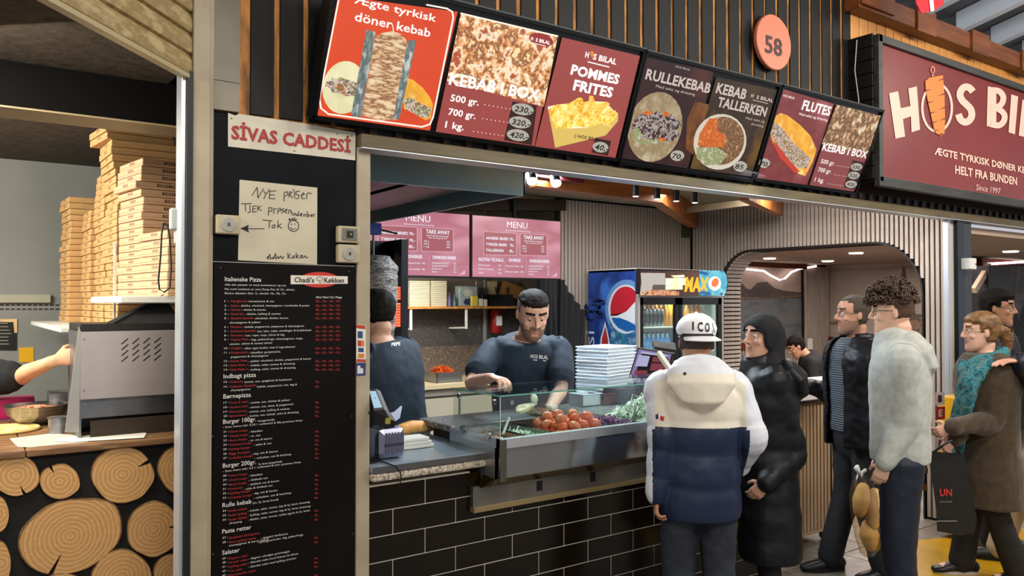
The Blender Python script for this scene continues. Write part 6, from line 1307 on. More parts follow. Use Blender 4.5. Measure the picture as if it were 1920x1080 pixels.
# bits hanging by the post
o = MB().box(PY(320, 430, 3.045), PY(343, 391, 3.045)+V((0, .03, 0)), .004).build('junction_box', M('pale_grey_box', '#9fa5a3', .4)); tag(o, 'upper pale grey junction box inside the stall beside the post', 'junction box')
o = MB().box(PY(329, 457, 3.045), PY(343, 432, 3.045)+V((0, .03, 0)), .004).build('junction_box', M('pale_grey_box', '#9fa5a3', .4)); tag(o, 'smaller junction box below the upper one beside the post', 'junction box')
o = MB().tube([PY(306, 418, 3.6), PY(303, 440, 3.6), PY(301, 480, 3.6), PY(297, 525, 3.6), PY(299, 543, 3.6), PY(308, 548, 3.6), PY(318, 540, 3.6), PY(321, 500, 3.6), PY(318, 445, 3.6), PY(314, 420, 3.6)], .004, 6).build('hanging_strap', M('strap_black', '#1c1512', .6), None, 60); tag(o, 'thin dark strap looped in front of the short box stack', 'strap')
# ================================================================ PEOPLE
from mathutils.bvhtree import BVHTree
def remesh(m, name, mats, parent, vox, it=4, fn=None, zone=None, amp=0, fr=9, seed=0):
    bmesh.ops.recalc_face_normals(m.b, faces=m.b.faces[:])
    me = bpy.data.meshes.new('tmp'); m.b.to_mesh(me); m.b.free(); o = bpy.data.objects.new('tmp', me); COL.objects.link(o)
    a = o.modifiers.new('r', 'REMESH'); a.mode = 'VOXEL'; a.voxel_size = vox; a.adaptivity = 0
    s = o.modifiers.new('s', 'SMOOTH'); s.factor = .5; s.iterations = it
    dg = bpy.context.evaluated_depsgraph_get(); dg.update(); r = bpy.data.meshes.new_from_object(o.evaluated_get(dg)); bpy.data.objects.remove(o); bpy.data.meshes.remove(me)
    if amp:
        nz = [v.normal.copy() for v in r.vertices]; sd = V((seed*3.1, seed*1.7, 0))
        for v, n in zip(r.vertices, nz):
            c = v.co; v.co = c+n*amp*(noise.noise(V((c.x*fr, c.y*fr, c.z*fr*.55))+sd)+.5*noise.noise(c*fr*2.6+sd))
    if fn:
        for v in r.vertices: v.co = fn(v.co)
    r.name = name; o = bpy.data.objects.new(name, r); COL.objects.link(o); o.parent = parent
    for k in (mats if isinstance(mats, (list, tuple)) else [mats]): r.materials.append(k)
    r.polygons.foreach_set('use_smooth', [True]*len(r.polygons)); r.polygons.foreach_set('material_index', [0]*len(r.polygons))
    if zone:
        for p in r.polygons: p.material_index = zone(p.center)
    r.update(); return o
def bez(P, n):
    """smooth samples through points (vector + radii tuples)"""
    out = []; P = [(V(p[0]),)+tuple(p[1:]) for p in P]; k = len(P)-1
    for i in range(k):
        p0, p1, p2, p3 = P[max(i-1, 0)], P[i], P[i+1], P[min(i+2, k)]
        for j in range(n):
            t = j/n; f = lambda a, b, c, d: .5*((2*b)+(c-a)*t+(2*a-5*b+4*c-d)*t*t+(3*b-a-3*c+d)*t**3)
            out.append(tuple([f(p0[0], p1[0], p2[0], p3[0])]+[p1[q]+(p2[q]-p1[q])*t for q in range(1, len(p1))]))
    out.append(P[-1]); return out
def puff(S_, pitch, a):
    out = []; d = 0; last = None
    for s in S_:
        if last is not None: d += (s[0]-last).length
        last = s[0]; k = a*(abs(math.sin(PI*d/pitch))**.6-.5); out.append((s[0], s[1]+k, s[2]+k))
    return out
def hand(m, wr, d, n, s, curl=.6, sc=1.0, spread=.0):
    d = V(d).normalized(); n = V(n); n = (n-d*n.dot(d)).normalized(); s = V(s); s = (s-d*s.dot(d)-n*s.dot(n)).normalized(); wr = V(wr)
    m.loft([(wr-d*.03, .027*sc, .021*sc), (wr+d*.01*sc, .028*sc, .018*sc), (wr+d*.045*sc, .039*sc, .015*sc), (wr+d*.085*sc, .041*sc, .012*sc)], side=s, n=12)
    for off, L, b in ((.032, .068, .086), (.011, .078, .09), (-.011, .072, .088), (-.031, .056, .08)):
        p = wr+(d*(b-.014)+s*off)*sc; th = 0; pts = [(p, .0095*sc, .0095*sc)]; sd = d+s*off*spread*10
        sd.normalize()
        for f, q in ((.46, .45), (.30, .85), (.24, .6)):
            th += curl*q; p = p+(sd*math.cos(th)+n*math.sin(th))*L*f*sc*1.1; pts.append((p, .0085*sc, .0085*sc))
        m.loft(pts, side=s, n=8)
    p = wr+(d*.022+s*.024)*sc; q = p+(d*.5+s*.6+n*.35).normalized()*.042*sc; r = q+(d*.8+s*.15+n*(.3+.3*curl)).normalized()*.032*sc
    m.loft([(p, .013*sc, .013*sc), (q, .011*sc, .011*sc), (r, .009*sc, .009*sc)], n=8)
HEADR = [(-.122, .018, .082, .05), (-.112, .036, .089, .02), (-.092, .052, .092, -.02), (-.065, .061, .091, -.05), (-.035, .067, .090, -.078), (0, .072, .090, -.093), (.03, .0755, .092, -.10), (.06, .075, .088, -.10), (.085, .067, .073, -.09), (.105, .05, .046, -.066), (.118, .026, .016, -.035)]
def headmesh(m, T, nose=1.0, wide=1.0, jaw=1.0, ears=True):
    rs = []
    for z, w_, yf, yb in HEADR:
        w_ *= wide*(jaw if z < -.04 else 1); r = []
        for j in range(24):
            a = 2*PI*j/24; ca, sa = math.cos(a), math.sin(a); y = (yf+yb)/2+(yf-yb)/2*math.copysign(abs(sa)**.9, sa)
            r.append(T @ V((w_*math.copysign(abs(ca)**.9, ca), y, z)))
        rs.append(r)
    m.rings(rs)
    L = lambda P, **k: m.loft([(T @ V(p), a, b) for p, a, b in P], side=T.to_3x3() @ X_, **k)
    L([((0, .084, .032), .007, .008), ((0, .096, .008), .007, .009), ((0, .108*nose, -.014), .008, .011), ((0, .111*nose, -.024), .010, .009)], n=8)
    for s in (-1, 1):
        m.ball(T @ V((s*.011, .098*nose, -.027)), .0075, nu=8, nv=6); m.ball(T @ V((s*.04, .064, -.022)), .022, .02, .02, 10, 7)
        R3 = T.to_3x3(); ears and m.ball(T @ V((s*.076*wide, -.008, -.004)), .008, .016, .029, 10, 8, R3)
        L([((s*.012, .087, .035), .009, .007), ((s*.034, .082, .040), .009, .007), ((s*.056, .064, .034), .008, .007)], n=8)
    L([((-.020, .084, -.056), .003, .004), ((0, .094, -.053), .005, .005), ((.020, .084, -.056), .003, .004)], n=8)
    L([((-.018, .083, -.066), .003, .004), ((0, .0925, -.066), .0055, .0055), ((.018, .083, -.066), .003, .004)], n=8)
    m.ball(T @ V((0, .078, -.103)), .02, .018, .016, 10, 7)
def headfn(T):
    Ti = T.inverted(); R3 = T.to_3x3()
    G = [((.031, .088, .010), .0125, V((0, -.011, 0))), ((-.031, .088, .010), .0125, V((0, -.011, 0))), ((0, .096, -.0605), .006, V((0, -.004, 0)))]
    def f(c):
        q = Ti @ c
        if q.length < .16 and q.y > .03:
            for g, s, d in G:
                dx = q-V(g); w_ = math.exp(-(dx.x*dx.x*(.25 if abs(g[0]) < .01 else 1)+dx.y*dx.y*.3+dx.z*dx.z)/(2*s*s))
                if w_ > .02: c = c+R3 @ (d*w_)
        return c
    return f
def eyes(e, T, down=0, look=0):
    ew = M('eye_white', '#d8d2cb', .2); ei = M('iris_dark', '#2a1a10', .15)
    R3 = T.to_3x3()
    for s in (-1, 1):
        c = V((s*.031, .0722, .010)); m = MB(); m.ball(T @ c, .0112, nu=14, nv=10, rot=R3); m.m = 1
        m.ball(T @ (c+V((look*.006, .0068, -.001-.004*down))), .0058, .0050, .0058, 10, 8, R3); m.build('eye', [ew, ei], e, 180)
def person(label, pos, f, H, skin='#b98467', hair='#15110f', group=None, lean=0, side=0, hyaw=0, hpitch=0, hroll=0, hs=1.0, sw=1.0, cat='person', legs=None, arms=None, vox=.0052, wide=1.0, jaw=1.0, beard=None, hairline=True, feat=True, down=0, look=0, neckfwd=.03, hairt=.012, ears=True, hmax=1, hshift=(0, 0, 0), girth=1.0):
    yaw = math.atan2(-f[0], f[1]); e = empty('person', (pos[0], pos[1], 0), label, cat, group, rz=yaw); Wm = ROOT[e.name].inverted(); ROOT[e.name] = Matrix.Identity(4)
    k = H/1.75; J = dict(e=e, W=Wm, k=k, H=H, g=girth); loc = Wm.inverted()
    J['L'] = lambda px, py, d: loc @ PD(px, py, d)
    pel, nb = V((0, 0, .95*k)), V((side, lean, 1.47*k)); J['sp'] = lambda z: V((side, lean, 0))*max(0, min(1.15, (z/k-.95)/.52))**1.3+V((0, 0, z))
    hc = nb+V((0, neckfwd, .165*k))+V(hshift); J['neck'] = nb; J['head'] = hc
    T = Matrix.Translation(hc) @ Euler((-hpitch, hroll, hyaw), 'XYZ').to_matrix().to_4x4() @ Matrix.Scale(hs, 4); J['T'] = T
    arms = arms or {}; AR = {}
    for s, n_ in ((1, 'R'), (-1, 'L')):
        sh = nb+V((s*.178*k*sw, -.012, -.052*k)); a = arms.get(n_, {}); el = a.get('el', sh+V((s*.05, -.02, -.29*k)))
        if callable(el): el = el(J)
        el = V(el); wr = a.get('wr', el+V((s*-.01, .06, -.25*k)))
        if callable(wr): wr = wr(J)
        AR[n_] = (V(sh), V(el), V(wr), a)
    J['A'] = AR; legs = legs or {}; LG = {}
    for s, n_ in ((1, 'R'), (-1, 'L')):
        a = legs.get(n_, {}); hp = V((s*.092*k, 0, .90*k)); kn = V(a.get('kn', (s*.10*k, .015, .49*k))); an = V(a.get('an', (s*.105*k, -.02, .085))); LG[n_] = (hp, kn, an, a)
    J['G'] = LG
    m = MB(); sp = J['sp']
    m.loft([(sp(z*k), a*k*.92*girth, b*k*.9*girth) for z, a, b in ((.86, .15, .10), (.97, .15, .105), (1.1, .135, .10), (1.25, .155, .11), (1.36, .165, .105), (1.43, .14, .085), (1.475, .08, .068))], side=X_, n=20)
    m.loft([(nb-Z_*.04, .062*k, .062*k), (nb+Z_*.02+V((0, neckfwd*.3, 0)), .056*k, .058*k), (hc+T.to_3x3() @ V((0, -.025, -.07)), .055*k, .06*k)], side=X_, n=14)
    headmesh(m, T, wide=wide, jaw=jaw, ears=ears)
    for n_, (sh, el, wr, a) in AR.items():
        s = 1 if n_ == 'R' else -1
        m.loft(bez([(sh-V((s*.03, 0, 0)), .05*k, .05*k), (sh.lerp(el, .4), .047*k, .047*k), (el, .038*k, .04*k), (el.lerp(wr, .35), .04*k, .038*k), (wr, .027*k, .024*k)], 3), n=12)
        d = a.get('d', (wr-el).normalized()); hand(m, wr, d, a.get('n', (-s, 0, 0)), a.get('s', (0, 1, .0)), a.get('curl', .45), a.get('sc', 1.0)*k)
    for hp, kn, an, a in LG.values():
        m.loft(bez([(hp, .078*k, .085*k), (kn, .05*k, .052*k), (kn.lerp(an, .35), .05*k, .054*k), (an, .033*k, .036*k)], 3), n=12)
        m.loft([(an+V((0, -.03, -.03)), .03, .035), (an+V(a.get('fd', (0, 1, 0))).normalized()*.12+V((0, 0, -.045)), .036, .022)], side=X_, n=10)
    Ti = T.inverted(); sk = lin(skin); skm = M('skin_'+skin[1:], skin, .5, bump=.08, bscale=60, col2='#%02x%02x%02x' % tuple(min(255, int(int(skin[i:i+2], 16)*1.07)) for i in (1, 3, 5)), scale=18)
    lip = M('lips_'+skin[1:], '#%02x%02x%02x' % (int(int(skin[1:3], 16)*.86), int(int(skin[3:5], 16)*.76), int(int(skin[5:7], 16)*.76)), .45); hm = M('hair_'+hair[1:], hair, .7, bump=.4, bscale=90, spec=.15); bd = M('stubble_'+skin[1:]+(beard or hair)[1:], '#%02x%02x%02x' % tuple(int(int((beard or hair)[i:i+2], 16)*.62+int(skin[i:i+2], 16)*.38) for i in (1, 3, 5)), .8)
    def zone(c):
        q = Ti @ c
        if q.length > .19 or not feat: return 0
        if q.y > .078 and abs(q.x) < .021 and -.0725 < q.z < -.049: return 1
        if q.y > .05 and .010 < abs(q.x) < .056 and .0325+.02*abs(abs(q.x)-.03) < q.z < .0455: return 2
        if beard and -.15 < q.z < -.032 and q.y > -.02 and (q.z < -.048 or abs(q.x) < .03 or abs(q.x) > .055) and not (abs(q.x) < .016 and -.082 < q.z < -.074) and (q.y > .02 or q.z > -.12) and q.z > -.125: return 3
        return 0
    b = remesh(m, 'body', [skm, lip, hm, bd], e, vox, 3, headfn(T), zone); J['body'] = b
    if feat: eyes(e, T, down, look)
    J['hair'] = hm; J['Ti'] = Ti; return J
def shell(J, pred, t, name, mt, amp=0, fr=40, low=0):
    """hair or cap grown from the head's own surface"""
    me = J['body'].data; Ti = J['Ti']; fs = [p for p in me.polygons if (Ti @ p.center).length < .24 and pred(Ti @ p.center)]
    cnt = {}
    for p in fs:
        for k in p.edge_keys: cnt[k] = cnt.get(k, 0)+1
    edge = {v for k, c in cnt.items() if c == 1 for v in k}; ids = sorted({v for p in fs for v in p.vertices}); mp = {v: i for i, v in enumerate(ids)}
    dist = {v: 0 for v in edge}; fr_ = set(edge); adj = {}
    for p in fs:
        for a, b in p.edge_keys: adj.setdefault(a, []).append(b); adj.setdefault(b, []).append(a)
    for d in range(1, 6):
        nx = set()
        for v in fr_:
            for w_ in adj[v]:
                if w_ not in dist: dist[w_] = d; nx.add(w_)
        fr_ = nx
    co = []
    for v in ids:
        vt = me.vertices[v]; g = min(dist.get(v, 6), 4)/4; n = noise.noise(vt.co*fr)
        co.append(vt.co+vt.normal*(low+(t-low)*g+amp*n*g))
    r = bpy.data.meshes.new(name); r.from_pydata(co, [], [[mp[v] for v in p.vertices] for p in fs]); r.materials.append(mt); r.polygons.foreach_set('use_smooth', [True]*len(r.polygons))
    o = bpy.data.objects.new(name, r); COL.objects.link(o); o.parent = J['e']; return o
TORS = [(.84, .168, .122), (.95, .170, .125), (1.05, .160, .12), (1.15, .166, .124), (1.27, .184, .13), (1.37, .188, .122), (1.43, .168, .105), (1.475, .105, .085), (1.495, .078, .074)]
def top(J, name, mats, infl=.012, hem=.86, sleeve=(.062, .052, .042), cuff=1.0, vox=.008, pitch=0, pa=0, zone=None, amp=.006, fr=9, collar=None, gap=0, extra=None, arms='RL', snap=None, ntop=1.5, flare=0, wide=1.0, parent=None, it=4):
    k = J['k']; sp = J['sp']; m = MB(); P = [(sp(z*k), (a*J['g']+infl)*k*wide, (b*J['g']+infl)*k) for z, a, b in TORS if z > hem/k+.02 and z < ntop]
    a0, b0 = TORS[0][1:]; P = [(sp(hem), (a0*J['g']+infl+flare)*k*wide, (b0*J['g']+infl+flare)*k)]+([(sp(z), (a0*J['g']+infl+flare*.6)*k*wide, (b0*J['g']+infl+flare*.6)*k) for z in (.7*k,) if z > hem+.05])+P
    S_ = bez(P, 6)
    if pitch: S_ = puff(S_, pitch, pa)
    m.loft(S_, side=X_, n=30, power=2.3, round_=False)
    for n_ in arms:
        sh, el, wr, a = J['A'][n_]; s = 1 if n_ == 'R' else -1; end = el.lerp(wr, cuff) if cuff >= 0 else sh.lerp(el, -cuff)
        r0, r1, r2 = sleeve
        if cuff >= 0: Q = [(sh-V((s*.05, 0, .005)), r0*k*1.05, r0*k*1.05), (sh+V((0, 0, -.015)), r0*k, r0*k), (sh.lerp(el, .5), (r0+r1)/2*k, (r0+r1)/2*k), (el, r1*k*1.05, r1*k*1.05), (el.lerp(end, .5), (r1+r2)/2*k, (r1+r2)/2*k), (end, r2*k, r2*k)]
        else: Q = [(sh-V((s*.05, 0, .005)), r0*k*1.05, r0*k*1.05), (sh+V((0, 0, -.015)), r0*k, r0*k), (end, r1*k, r1*k)]
        Q = bez(Q, 6)
        if pitch: Q = puff(Q, pitch*.75, pa*.8)
        m.loft(Q, n=18)
    if collar: c0, c1, cr, ct = collar; m.loft([(sp(c0*k), cr*k, cr*k*.92), (sp(c1*k)+V((0, .012, 0)), ct*k, ct*k*.95)], side=X_, n=24, round_=False)
    if extra: extra(m, J)
    sn = (lambda c: V((c.x, c.y, snap)) if abs(c.z-snap) < vox*.55 else c) if snap else None
    return remesh(m, name, mats, parent or J['e'], vox, it, sn, zone, amp, fr, seed=len(name)+J['H']*10)
def trousers(J, mt, r=(.098, .072, .062), name='trousers', amp=.006, vox=.009, hemz=None, topz=.98, arms=None):
    k = J['k']; m = MB(); g = J['g']; m.loft([(J['sp'](z*k), a*k*g, b*k*g) for z, a, b in ((.82, .165, .115), (.9, .172, .122), (topz, .16, .118))], side=X_, n=24)
    for hp, kn, an, a in J['G'].values():
        en = an+V((0, 0, -.01)) if hemz is None else kn.lerp(an, hemz); m.loft(bez([(hp, r[0]*k, r[0]*1.05*k), (hp.lerp(kn, .5), (r[0]+r[1])/2*k, (r[0]+r[1])/2*k), (kn, r[1]*k, r[1]*k), (kn.lerp(en, .5), (r[1]+r[2])/2*k, (r[1]+r[2])/2*k), (en, r[2]*k, r[2]*k)], 5), side=X_, n=18)
    return remesh(m, name, mt, J['e'], vox, 3, None, None, amp, 8)
def shoes(J, mt, sole, L=.27, low=False):
    for n_, (hp, kn, an, a) in J['G'].items():
        d = V(a.get('fd', (0, 1, 0))); d = V((d.x, d.y, 0)).normalized(); p = V((an.x, an.y, an.z-.085)); m = MB(); sd = d.cross(Z_)
        h0 = p+d*-.075
        m.loft(bez([(h0+Z_*.045, .034, .038), (h0+d*.07+Z_*.05, .038, .045 if not low else .036), (h0+d*.15+Z_*.038, .046, .033), (h0+d*(L-.05)+Z_*.03, .045, .026), (h0+d*(L-.015)+Z_*.026, .032, .02)], 3), side=sd, n=16)
        o = m.build('shoe', mt, J['e'], 60); m = MB(); pr = []
        for i in range(20):
            t = 2*PI*i/20; y = math.cos(t); x = math.sin(t); pr.append(h0+d*(L*.5-.02+y*L*.53)+sd*x*(.046 if y > 0 else .039)+Z_*.001)
        m.prism(pr, (0, 0, .022)); m.build('sole', sole, o, 40)
def bvh(o, W): me = o.data; return BVHTree.FromPolygons([W @ v.co for v in me.vertices], [tuple(p.vertices) for p in me.polygons])
def decal(J, objs, name, mt, polys=(), texts=(), off=.0025):
    T = [bvh(o, J['W']) for o in objs]; m = MB(); Wi = J['W'].inverted()
    def pr(x, y):
        d = ray(x, y).normalized(); best = None
        for t in T:
            h = t.ray_cast(CAM, d)
            if h[0] is not None and (best is None or h[3] < best[1]): best = (h[0], h[3])
        return Wi @ (best[0]-d*off) if best else None
    for P_ in polys:
        q = [pr(*p) for p in P_]
        if all(v is not None for v in q): m._f([m.b.verts.new(v) for v in q])
    for (s, x0, y0, ex, ey, ux, uy, bold) in texts:     # baseline vector and up vector in photo pixels
        vs, fs, wd = glyphs(s, bold); q = [pr(x0+ex*x/wd+ux*y, y0+ey*x/wd+uy*y) for x, y in vs]; vv = {}
        for f in fs:
            if all(q[i] is not None for i in f):
                for i in f:
                    if i not in vv: vv[i] = m.b.verts.new(q[i])
                m._f([vv[i] for i in f])
    o = m.build(name, mt, J['e'], None, fix=False); return o
def glasses(J, mt, r=.022):
    T = J['T']; m = MB()
    for s in (-1, 1):
        m.tube([T @ V((s*.033+r*1.1*math.cos(a*PI/8), .094-.012*abs(s*.033+r*math.cos(a*PI/8))/.05, .008+r*.85*math.sin(a*PI/8))) for a in range(17)], .0016, 6)
        m.tube([T @ V((s*.056, .086, .012)), T @ V((s*.074, .06, .014)), T @ V((s*.079, -.01, .01))], .0018, 6)
    m.tube([T @ V((-.010, .098, .012)), T @ V((0, .102, .014)), T @ V((.010, .098, .012))], .0016, 6); return m.build('glasses', mt, J['e'], 60)
def hairpred(front=.055, side=-.02, back=-.06):
    def p(q):
        if q.z > front+.03 : return q.y < .09 or q.z > front+.035
        if q.y > .03: return q.z > front+(.0 if abs(q.x) > .05 else .012)
        if q.y > -.005: return q.z > side+.02*1 and not (abs(q.x) > .078 and q.z < .03)
        return q.z > back+.0 and not (abs(q.x) > .079 and q.y > -.03 and q.z < .03)
    return p
def at(px, d): p = PD(px, 566, d); return (p.x, p.y)
sole_w = M('sole_pale', '#b8b2a8', .6); sole_k = M('sole_black', '#141414', .6); shoe_k = M('shoe_black', '#121214', .35)
# ---- chef behind the glass case
P0 = V((2.79, 3.80, 0))
J = person('chef in navy T-shirt with white chest logo filling a wrap behind the case', P0, (-.50, -.87), 1.745, '#c49a84', '#1c1714', lean=.17, hyaw=R(6), hpitch=R(24), hs=1.10, sw=1.06, beard='#4d3a31', girth=1.08, down=1.4, neckfwd=.05, wide=1.03, vox=.0048, hshift=(-.03, 0, -.02),
  arms={'R': dict(el=lambda J: J['L'](884, 718, 4.30), wr=lambda J: J['L'](922, 708, 4.05), d=(-.55, .8, -.05), n=(0, .1, -1), s=(-.9, -.5, 0), curl=.75), 'L': dict(el=lambda J: J['L'](1052, 728, 4.40), wr=lambda J: J['L'](1030, 768, 4.12), d=(.75, .6, -.15), n=(0, -.2, 1), s=(-.3, 1, .1), curl=.5)})
chefJ = J
navyT = M('navy_cotton', '#11202f', .8, col2='#182a3b', scale=7, bump=.15)
ts = top(J, 't_shirt', navyT, .012, .88, (.078, .078, .078), cuff=-.70, amp=.006, fr=8, wide=1.0, ntop=1.485, vox=.007)
trousers(J, M('chef_trousers', '#15181d', .8)); shoes(J, shoe_k, sole_k)
shell(J, hairpred(.062, .0, -.05), .002, 'fade_hair', M('chef_fade', '#5e5650', .8), .0005)
shell(J, lambda q: q.z > .070 and q.y < .085, .009, 'hair', J['hair'], .004, low=.001)
decal(J, [ts], 'lettering', M('shirt_print', '#cfd3d6', .6), [[(1000, 674), (1024, 676), (1024, 677.5), (1000, 675.5)]], [('HOS BILAL', 994.5, 671, 33, 2.5, .4, -6.5, .02)])
T = J['T']; m = MB()
for s in (-1, 1): m.ball(T @ V((s*.031, .0728, .0125)), .0122, .0122, .0108, 14, 10, T.to_3x3())
m.build('eyelids', bpy.data.materials['skin_c49a84'], J['e'], 180)
m = MB(); hand(m, J['A']['L'][2], (.75, .6, -.15), (0, -.2, 1), (-.3, 1, .1), .5, 1.12*J['k']); m.build('plastic_glove', M('glove_clear', '#c9d6c4', .25, alpha=.55), J['e'], 180)
e = empty('filled_wrap', PD(985, 780, 3.98), 'open flatbread wrap with salad held over the pans by the chef', 'wrap'); ROOT[e.name] = Matrix.Identity(4); e.location = (0, 0, 0)
c = PD(998, 772, 4.0); m = MB(); rs = []
for i in range(7):
    r = .0+.085*i/6; rs.append([c+V((r*1.1*math.cos(a*PI/10), r*.7*math.sin(a*PI/10), .0+.5*r*abs(math.sin(a*PI/10))**1.5+.008*math.sin(a*.9))) for a in range(20)])
m.rings([[p-Z_*.004 for p in q] for q in rs[::-1]][:-1]+rs[1:]); o = m.build('flatbread', M('wrap_bread', '#d9d3ae', .7, col2='#c2b98c', scale=20), e, 180)
shreds(c.x, c.y, c.z+.008, .055, .035, .02, 160, .03, .006, [M('lettuce_green', '#9cc04a', .5), M('carrot_a', '#e0561b', .5), M('lettuce_b', '#dfe9d6', .5)], 'wrap_filling', 'green and orange filling in the open wrap', 'food', .4, 6)
fil = bpy.data.objects.get('wrap_filling')
cc = bpy.data.objects['wrap_filling']; cc.parent = e; [cc.pop(k_, None) for k_ in ('label', 'category')]; cc['kind'] = 'stuff'
o = MB().lathe(PD(1000, 748, 3.95), [(.024, 0), (.026, .004), (.022, .012), (.004, .014)], 20, V((.3, -.9, .2))).build('sauce_spoon', M('spoon_clear', '#c6d2bc', .3), None, 60); tag(o, 'round pale spoon held just above the wrap', 'spoon')
# ---- second worker seen from behind
J = person('worker in a dark T-shirt seen from behind facing the meat spit', (2.04, 3.98), (-.35, .94), 1.73, '#b08872', '#15120f', lean=.05, side=-.06, hyaw=R(8), hpitch=R(8), sw=1.12, girth=1.2, hs=1.06, vox=.007,
  arms={'R': dict(el=(.27, .14, 1.16), wr=(.16, .36, 1.14), curl=.9), 'L': dict(el=(-.3, .12, 1.14), wr=(-.2, .34, 1.14), curl=.9)}, legs={'R': dict(an=(.12, -.02, .085)), 'L': dict(an=(-.12, -.02, .085))})
ts = top(J, 't_shirt', navyT, .018, .80, (.088, .086, .085), cuff=-.85, amp=.006, fr=8, ntop=1.485)
trousers(J, MATS['chef_trousers']); shoes(J, shoe_k, sole_k); shell(J, hairpred(.058, .0, -.05), .012, 'hair', J['hair'], .004)
decal(J, [ts], 'lettering', M('shirt_print', '#cfd3d6', .6), (), [('PEPE', 734, 649, 16.5, -2, 0, -6, .03)])
# ---- customer with white cap
J = person('customer seen from behind in white and navy puffer jacket and white cap', at(1308, 3.72), (.66, .75), 1.59, '#a8785c', '#1a1411', hpitch=R(4), hyaw=R(-3), sw=1.02, vox=.006, lean=.02,
  arms={'L': dict(el=lambda J: J['L'](1246, 815, 3.68), wr=lambda J: J['L'](1233, 930, 3.66), curl=1.1, n=(1, 0, 0), s=(0, 1, 0)), 'R': dict(el=(.235, -.01, 1.06), wr=(.20, .12, .90), curl=.8)})
jw = M('white_nylon', '#d6d8de', .5, bump=.25, bscale=14, col2='#c9ccd6', scale=3); jn = M('navy_nylon', '#16233f', .42, bump=.3, bscale=12); jc = M('cream_nylon', '#d8d0bf', .5, bump=.25, bscale=14)
k = J['k']
sh_ = {n: J['A'][n] for n in 'RL'}
def jz(c):
    for n in 'RL':
        a, b = sh_[n][0], sh_[n][2]
        x = abs(c.x)
        if (c.x > 0) == (n == 'R') and x > .205-(.0 if c.z > 1.1 else -.012): return 0
    return 1 if c.z < 1.115 else (2 if c.y < -.06 and c.z < 1.36 else 0)
def hood(m, J):
    k = J['k']; m.loft([((0, -.13, 1.19), .03, .02), ((0, -.165, 1.24), .10, .035), ((0, -.15, 1.31), .155, .05), ((0, -.115, 1.37), .15, .05), ((0, -.09, 1.405), .11, .04)], side=X_, n=20)
    m.loft([((0, .0, 1.32), .125, .115), ((0, .0, 1.37), .118, .112), ((0, .005, 1.405), .108, .104)], side=X_, n=24, round_=False)
jk = top(J, 'puffer_jacket', [jw, jn, jc], .040, .69, (.088, .080, .060), cuff=1.0, pitch=.15, pa=.011, zone=jz, amp=.006, fr=7, extra=hood, vox=.0065, wide=1.0, snap=1.115, ntop=1.5)
tr = trousers(J, M('black_denim', '#1e222a', .8, col2='#2b303a', scale=14, bump=.2), (.105, .085, .08)); shoes(J, shoe_k, sole_w)
shell(J, hairpred(.055, .0, -.03), .005, 'hair', M('fade_black', '#3a2c25', .8), .001)
# cap
T = J['T']; capm = M('cap_white', '#e6e6ea', .6, bump=.08, bscale=50)
cp = shell(J, lambda q: q.z > .044-.004*(q.y < -.03) and not (abs(q.x) > .0775 and q.z < .03), .022, 'cap', capm, 0, low=.012)
m = MB(); r1, r2 = [], []
for i in range(15):
    a = PI*(i/14)-PI/2*1; x = math.sin(a)*.083; y0 = -math.cos(a)*.095-.01; ln = .075*math.cos(a*.92)
    r1.append(T @ V((x, y0+.012, .034))); r2.append(T @ V((x*1.05+.024, y0-ln, .034-.010*math.cos(a)-.016)))
rs = [[a, b, b-Z_*.004, a-Z_*.004] for a, b in zip(r1, r2)]; m.rings(rs); m.build('cap_brim', capm, J['e'], 60)
MB().ball(T @ V((0, -.005, .142)), .009, .009, .006, 10, 6).build('cap_button', capm, J['e'], 180)
decal(J, [cp], 'lettering', M('cap_black_print', '#15151a', .5), [[(1298, a), (1301, a), (1301, a+6), (1298, a+6)] for a in (603, 608, 613)], [('C', 1308, 621, 10, .4, 0, -17, .03), ('O', 1322, 622, 9, .4, 0, -17, .03), ('N', 1335.5, 623, 4.5, .4, 0, -17, .03)], off=.004)
decal(J, [jk], 'patch', M('patch_navy', '#161d33', .5), [[(1229, 778), (1234, 775), (1235, 784), (1230, 787)]]); decal(J, [jk], 'patch', M('patch_red', '#b51e2a', .5), [[(1238, 779), (1246, 782), (1244, 790), (1237, 787)]]); decal(J, [jk], 'patch', M('patch_white', '#e6e6ea', .5), [[(1234, 775), (1238, 779), (1237, 787), (1235, 784)]])
decal(J, [jk], 'snap', M('snap_dark', '#30343c', .4), [[(1281, 699), (1284, 697), (1287, 699), (1287, 702), (1284, 704), (1281, 702)]])
# ---- woman in hijab
J = person('woman in a black hijab and long black puffer coat turned towards the till', at(1440, 4.12), (-.68, .73), 1.60, '#b58a72', '#15110f', hyaw=R(36), hpitch=R(-2), sw=.88, vox=.005, hs=.96, look=-.2, ears=False,
  arms={'L': dict(el=lambda J: J['L'](1487, 850, 4.02), wr=lambda J: J['L'](1437, 905, 3.92), d=(.1, .6, -.7), curl=.7), 'R': dict(el=lambda J: J['L'](1420, 850, 4.3), wr=lambda J: J['L'](1400, 900, 4.2), curl=.7)})
bc = M('black_puffer', '#0b0c10', .5, spec=.35, bump=.25, bscale=14, col2='#141519', scale=5)
def hood2(m, J): m.loft([((0, -.10, 1.17), .05, .03), ((0, -.145, 1.23), .13, .05), ((0, -.135, 1.29), .165, .055), ((0, -.085, 1.345), .14, .05)], side=X_, n=20); m.loft([((0, .03, 1.28), .125, .12), ((0, .05, 1.35), .10, .10)], side=X_, n=22)
ct = top(J, 'puffer_coat', bc, .030, .38, (.076, .070, .054), pitch=.14, pa=.011, amp=.006, fr=8, extra=hood2, vox=.0075, flare=.02)
trousers(J, M('black_leggings', '#101014', .8), (.08, .062, .05)); shoes(J, shoe_k, sole_k)
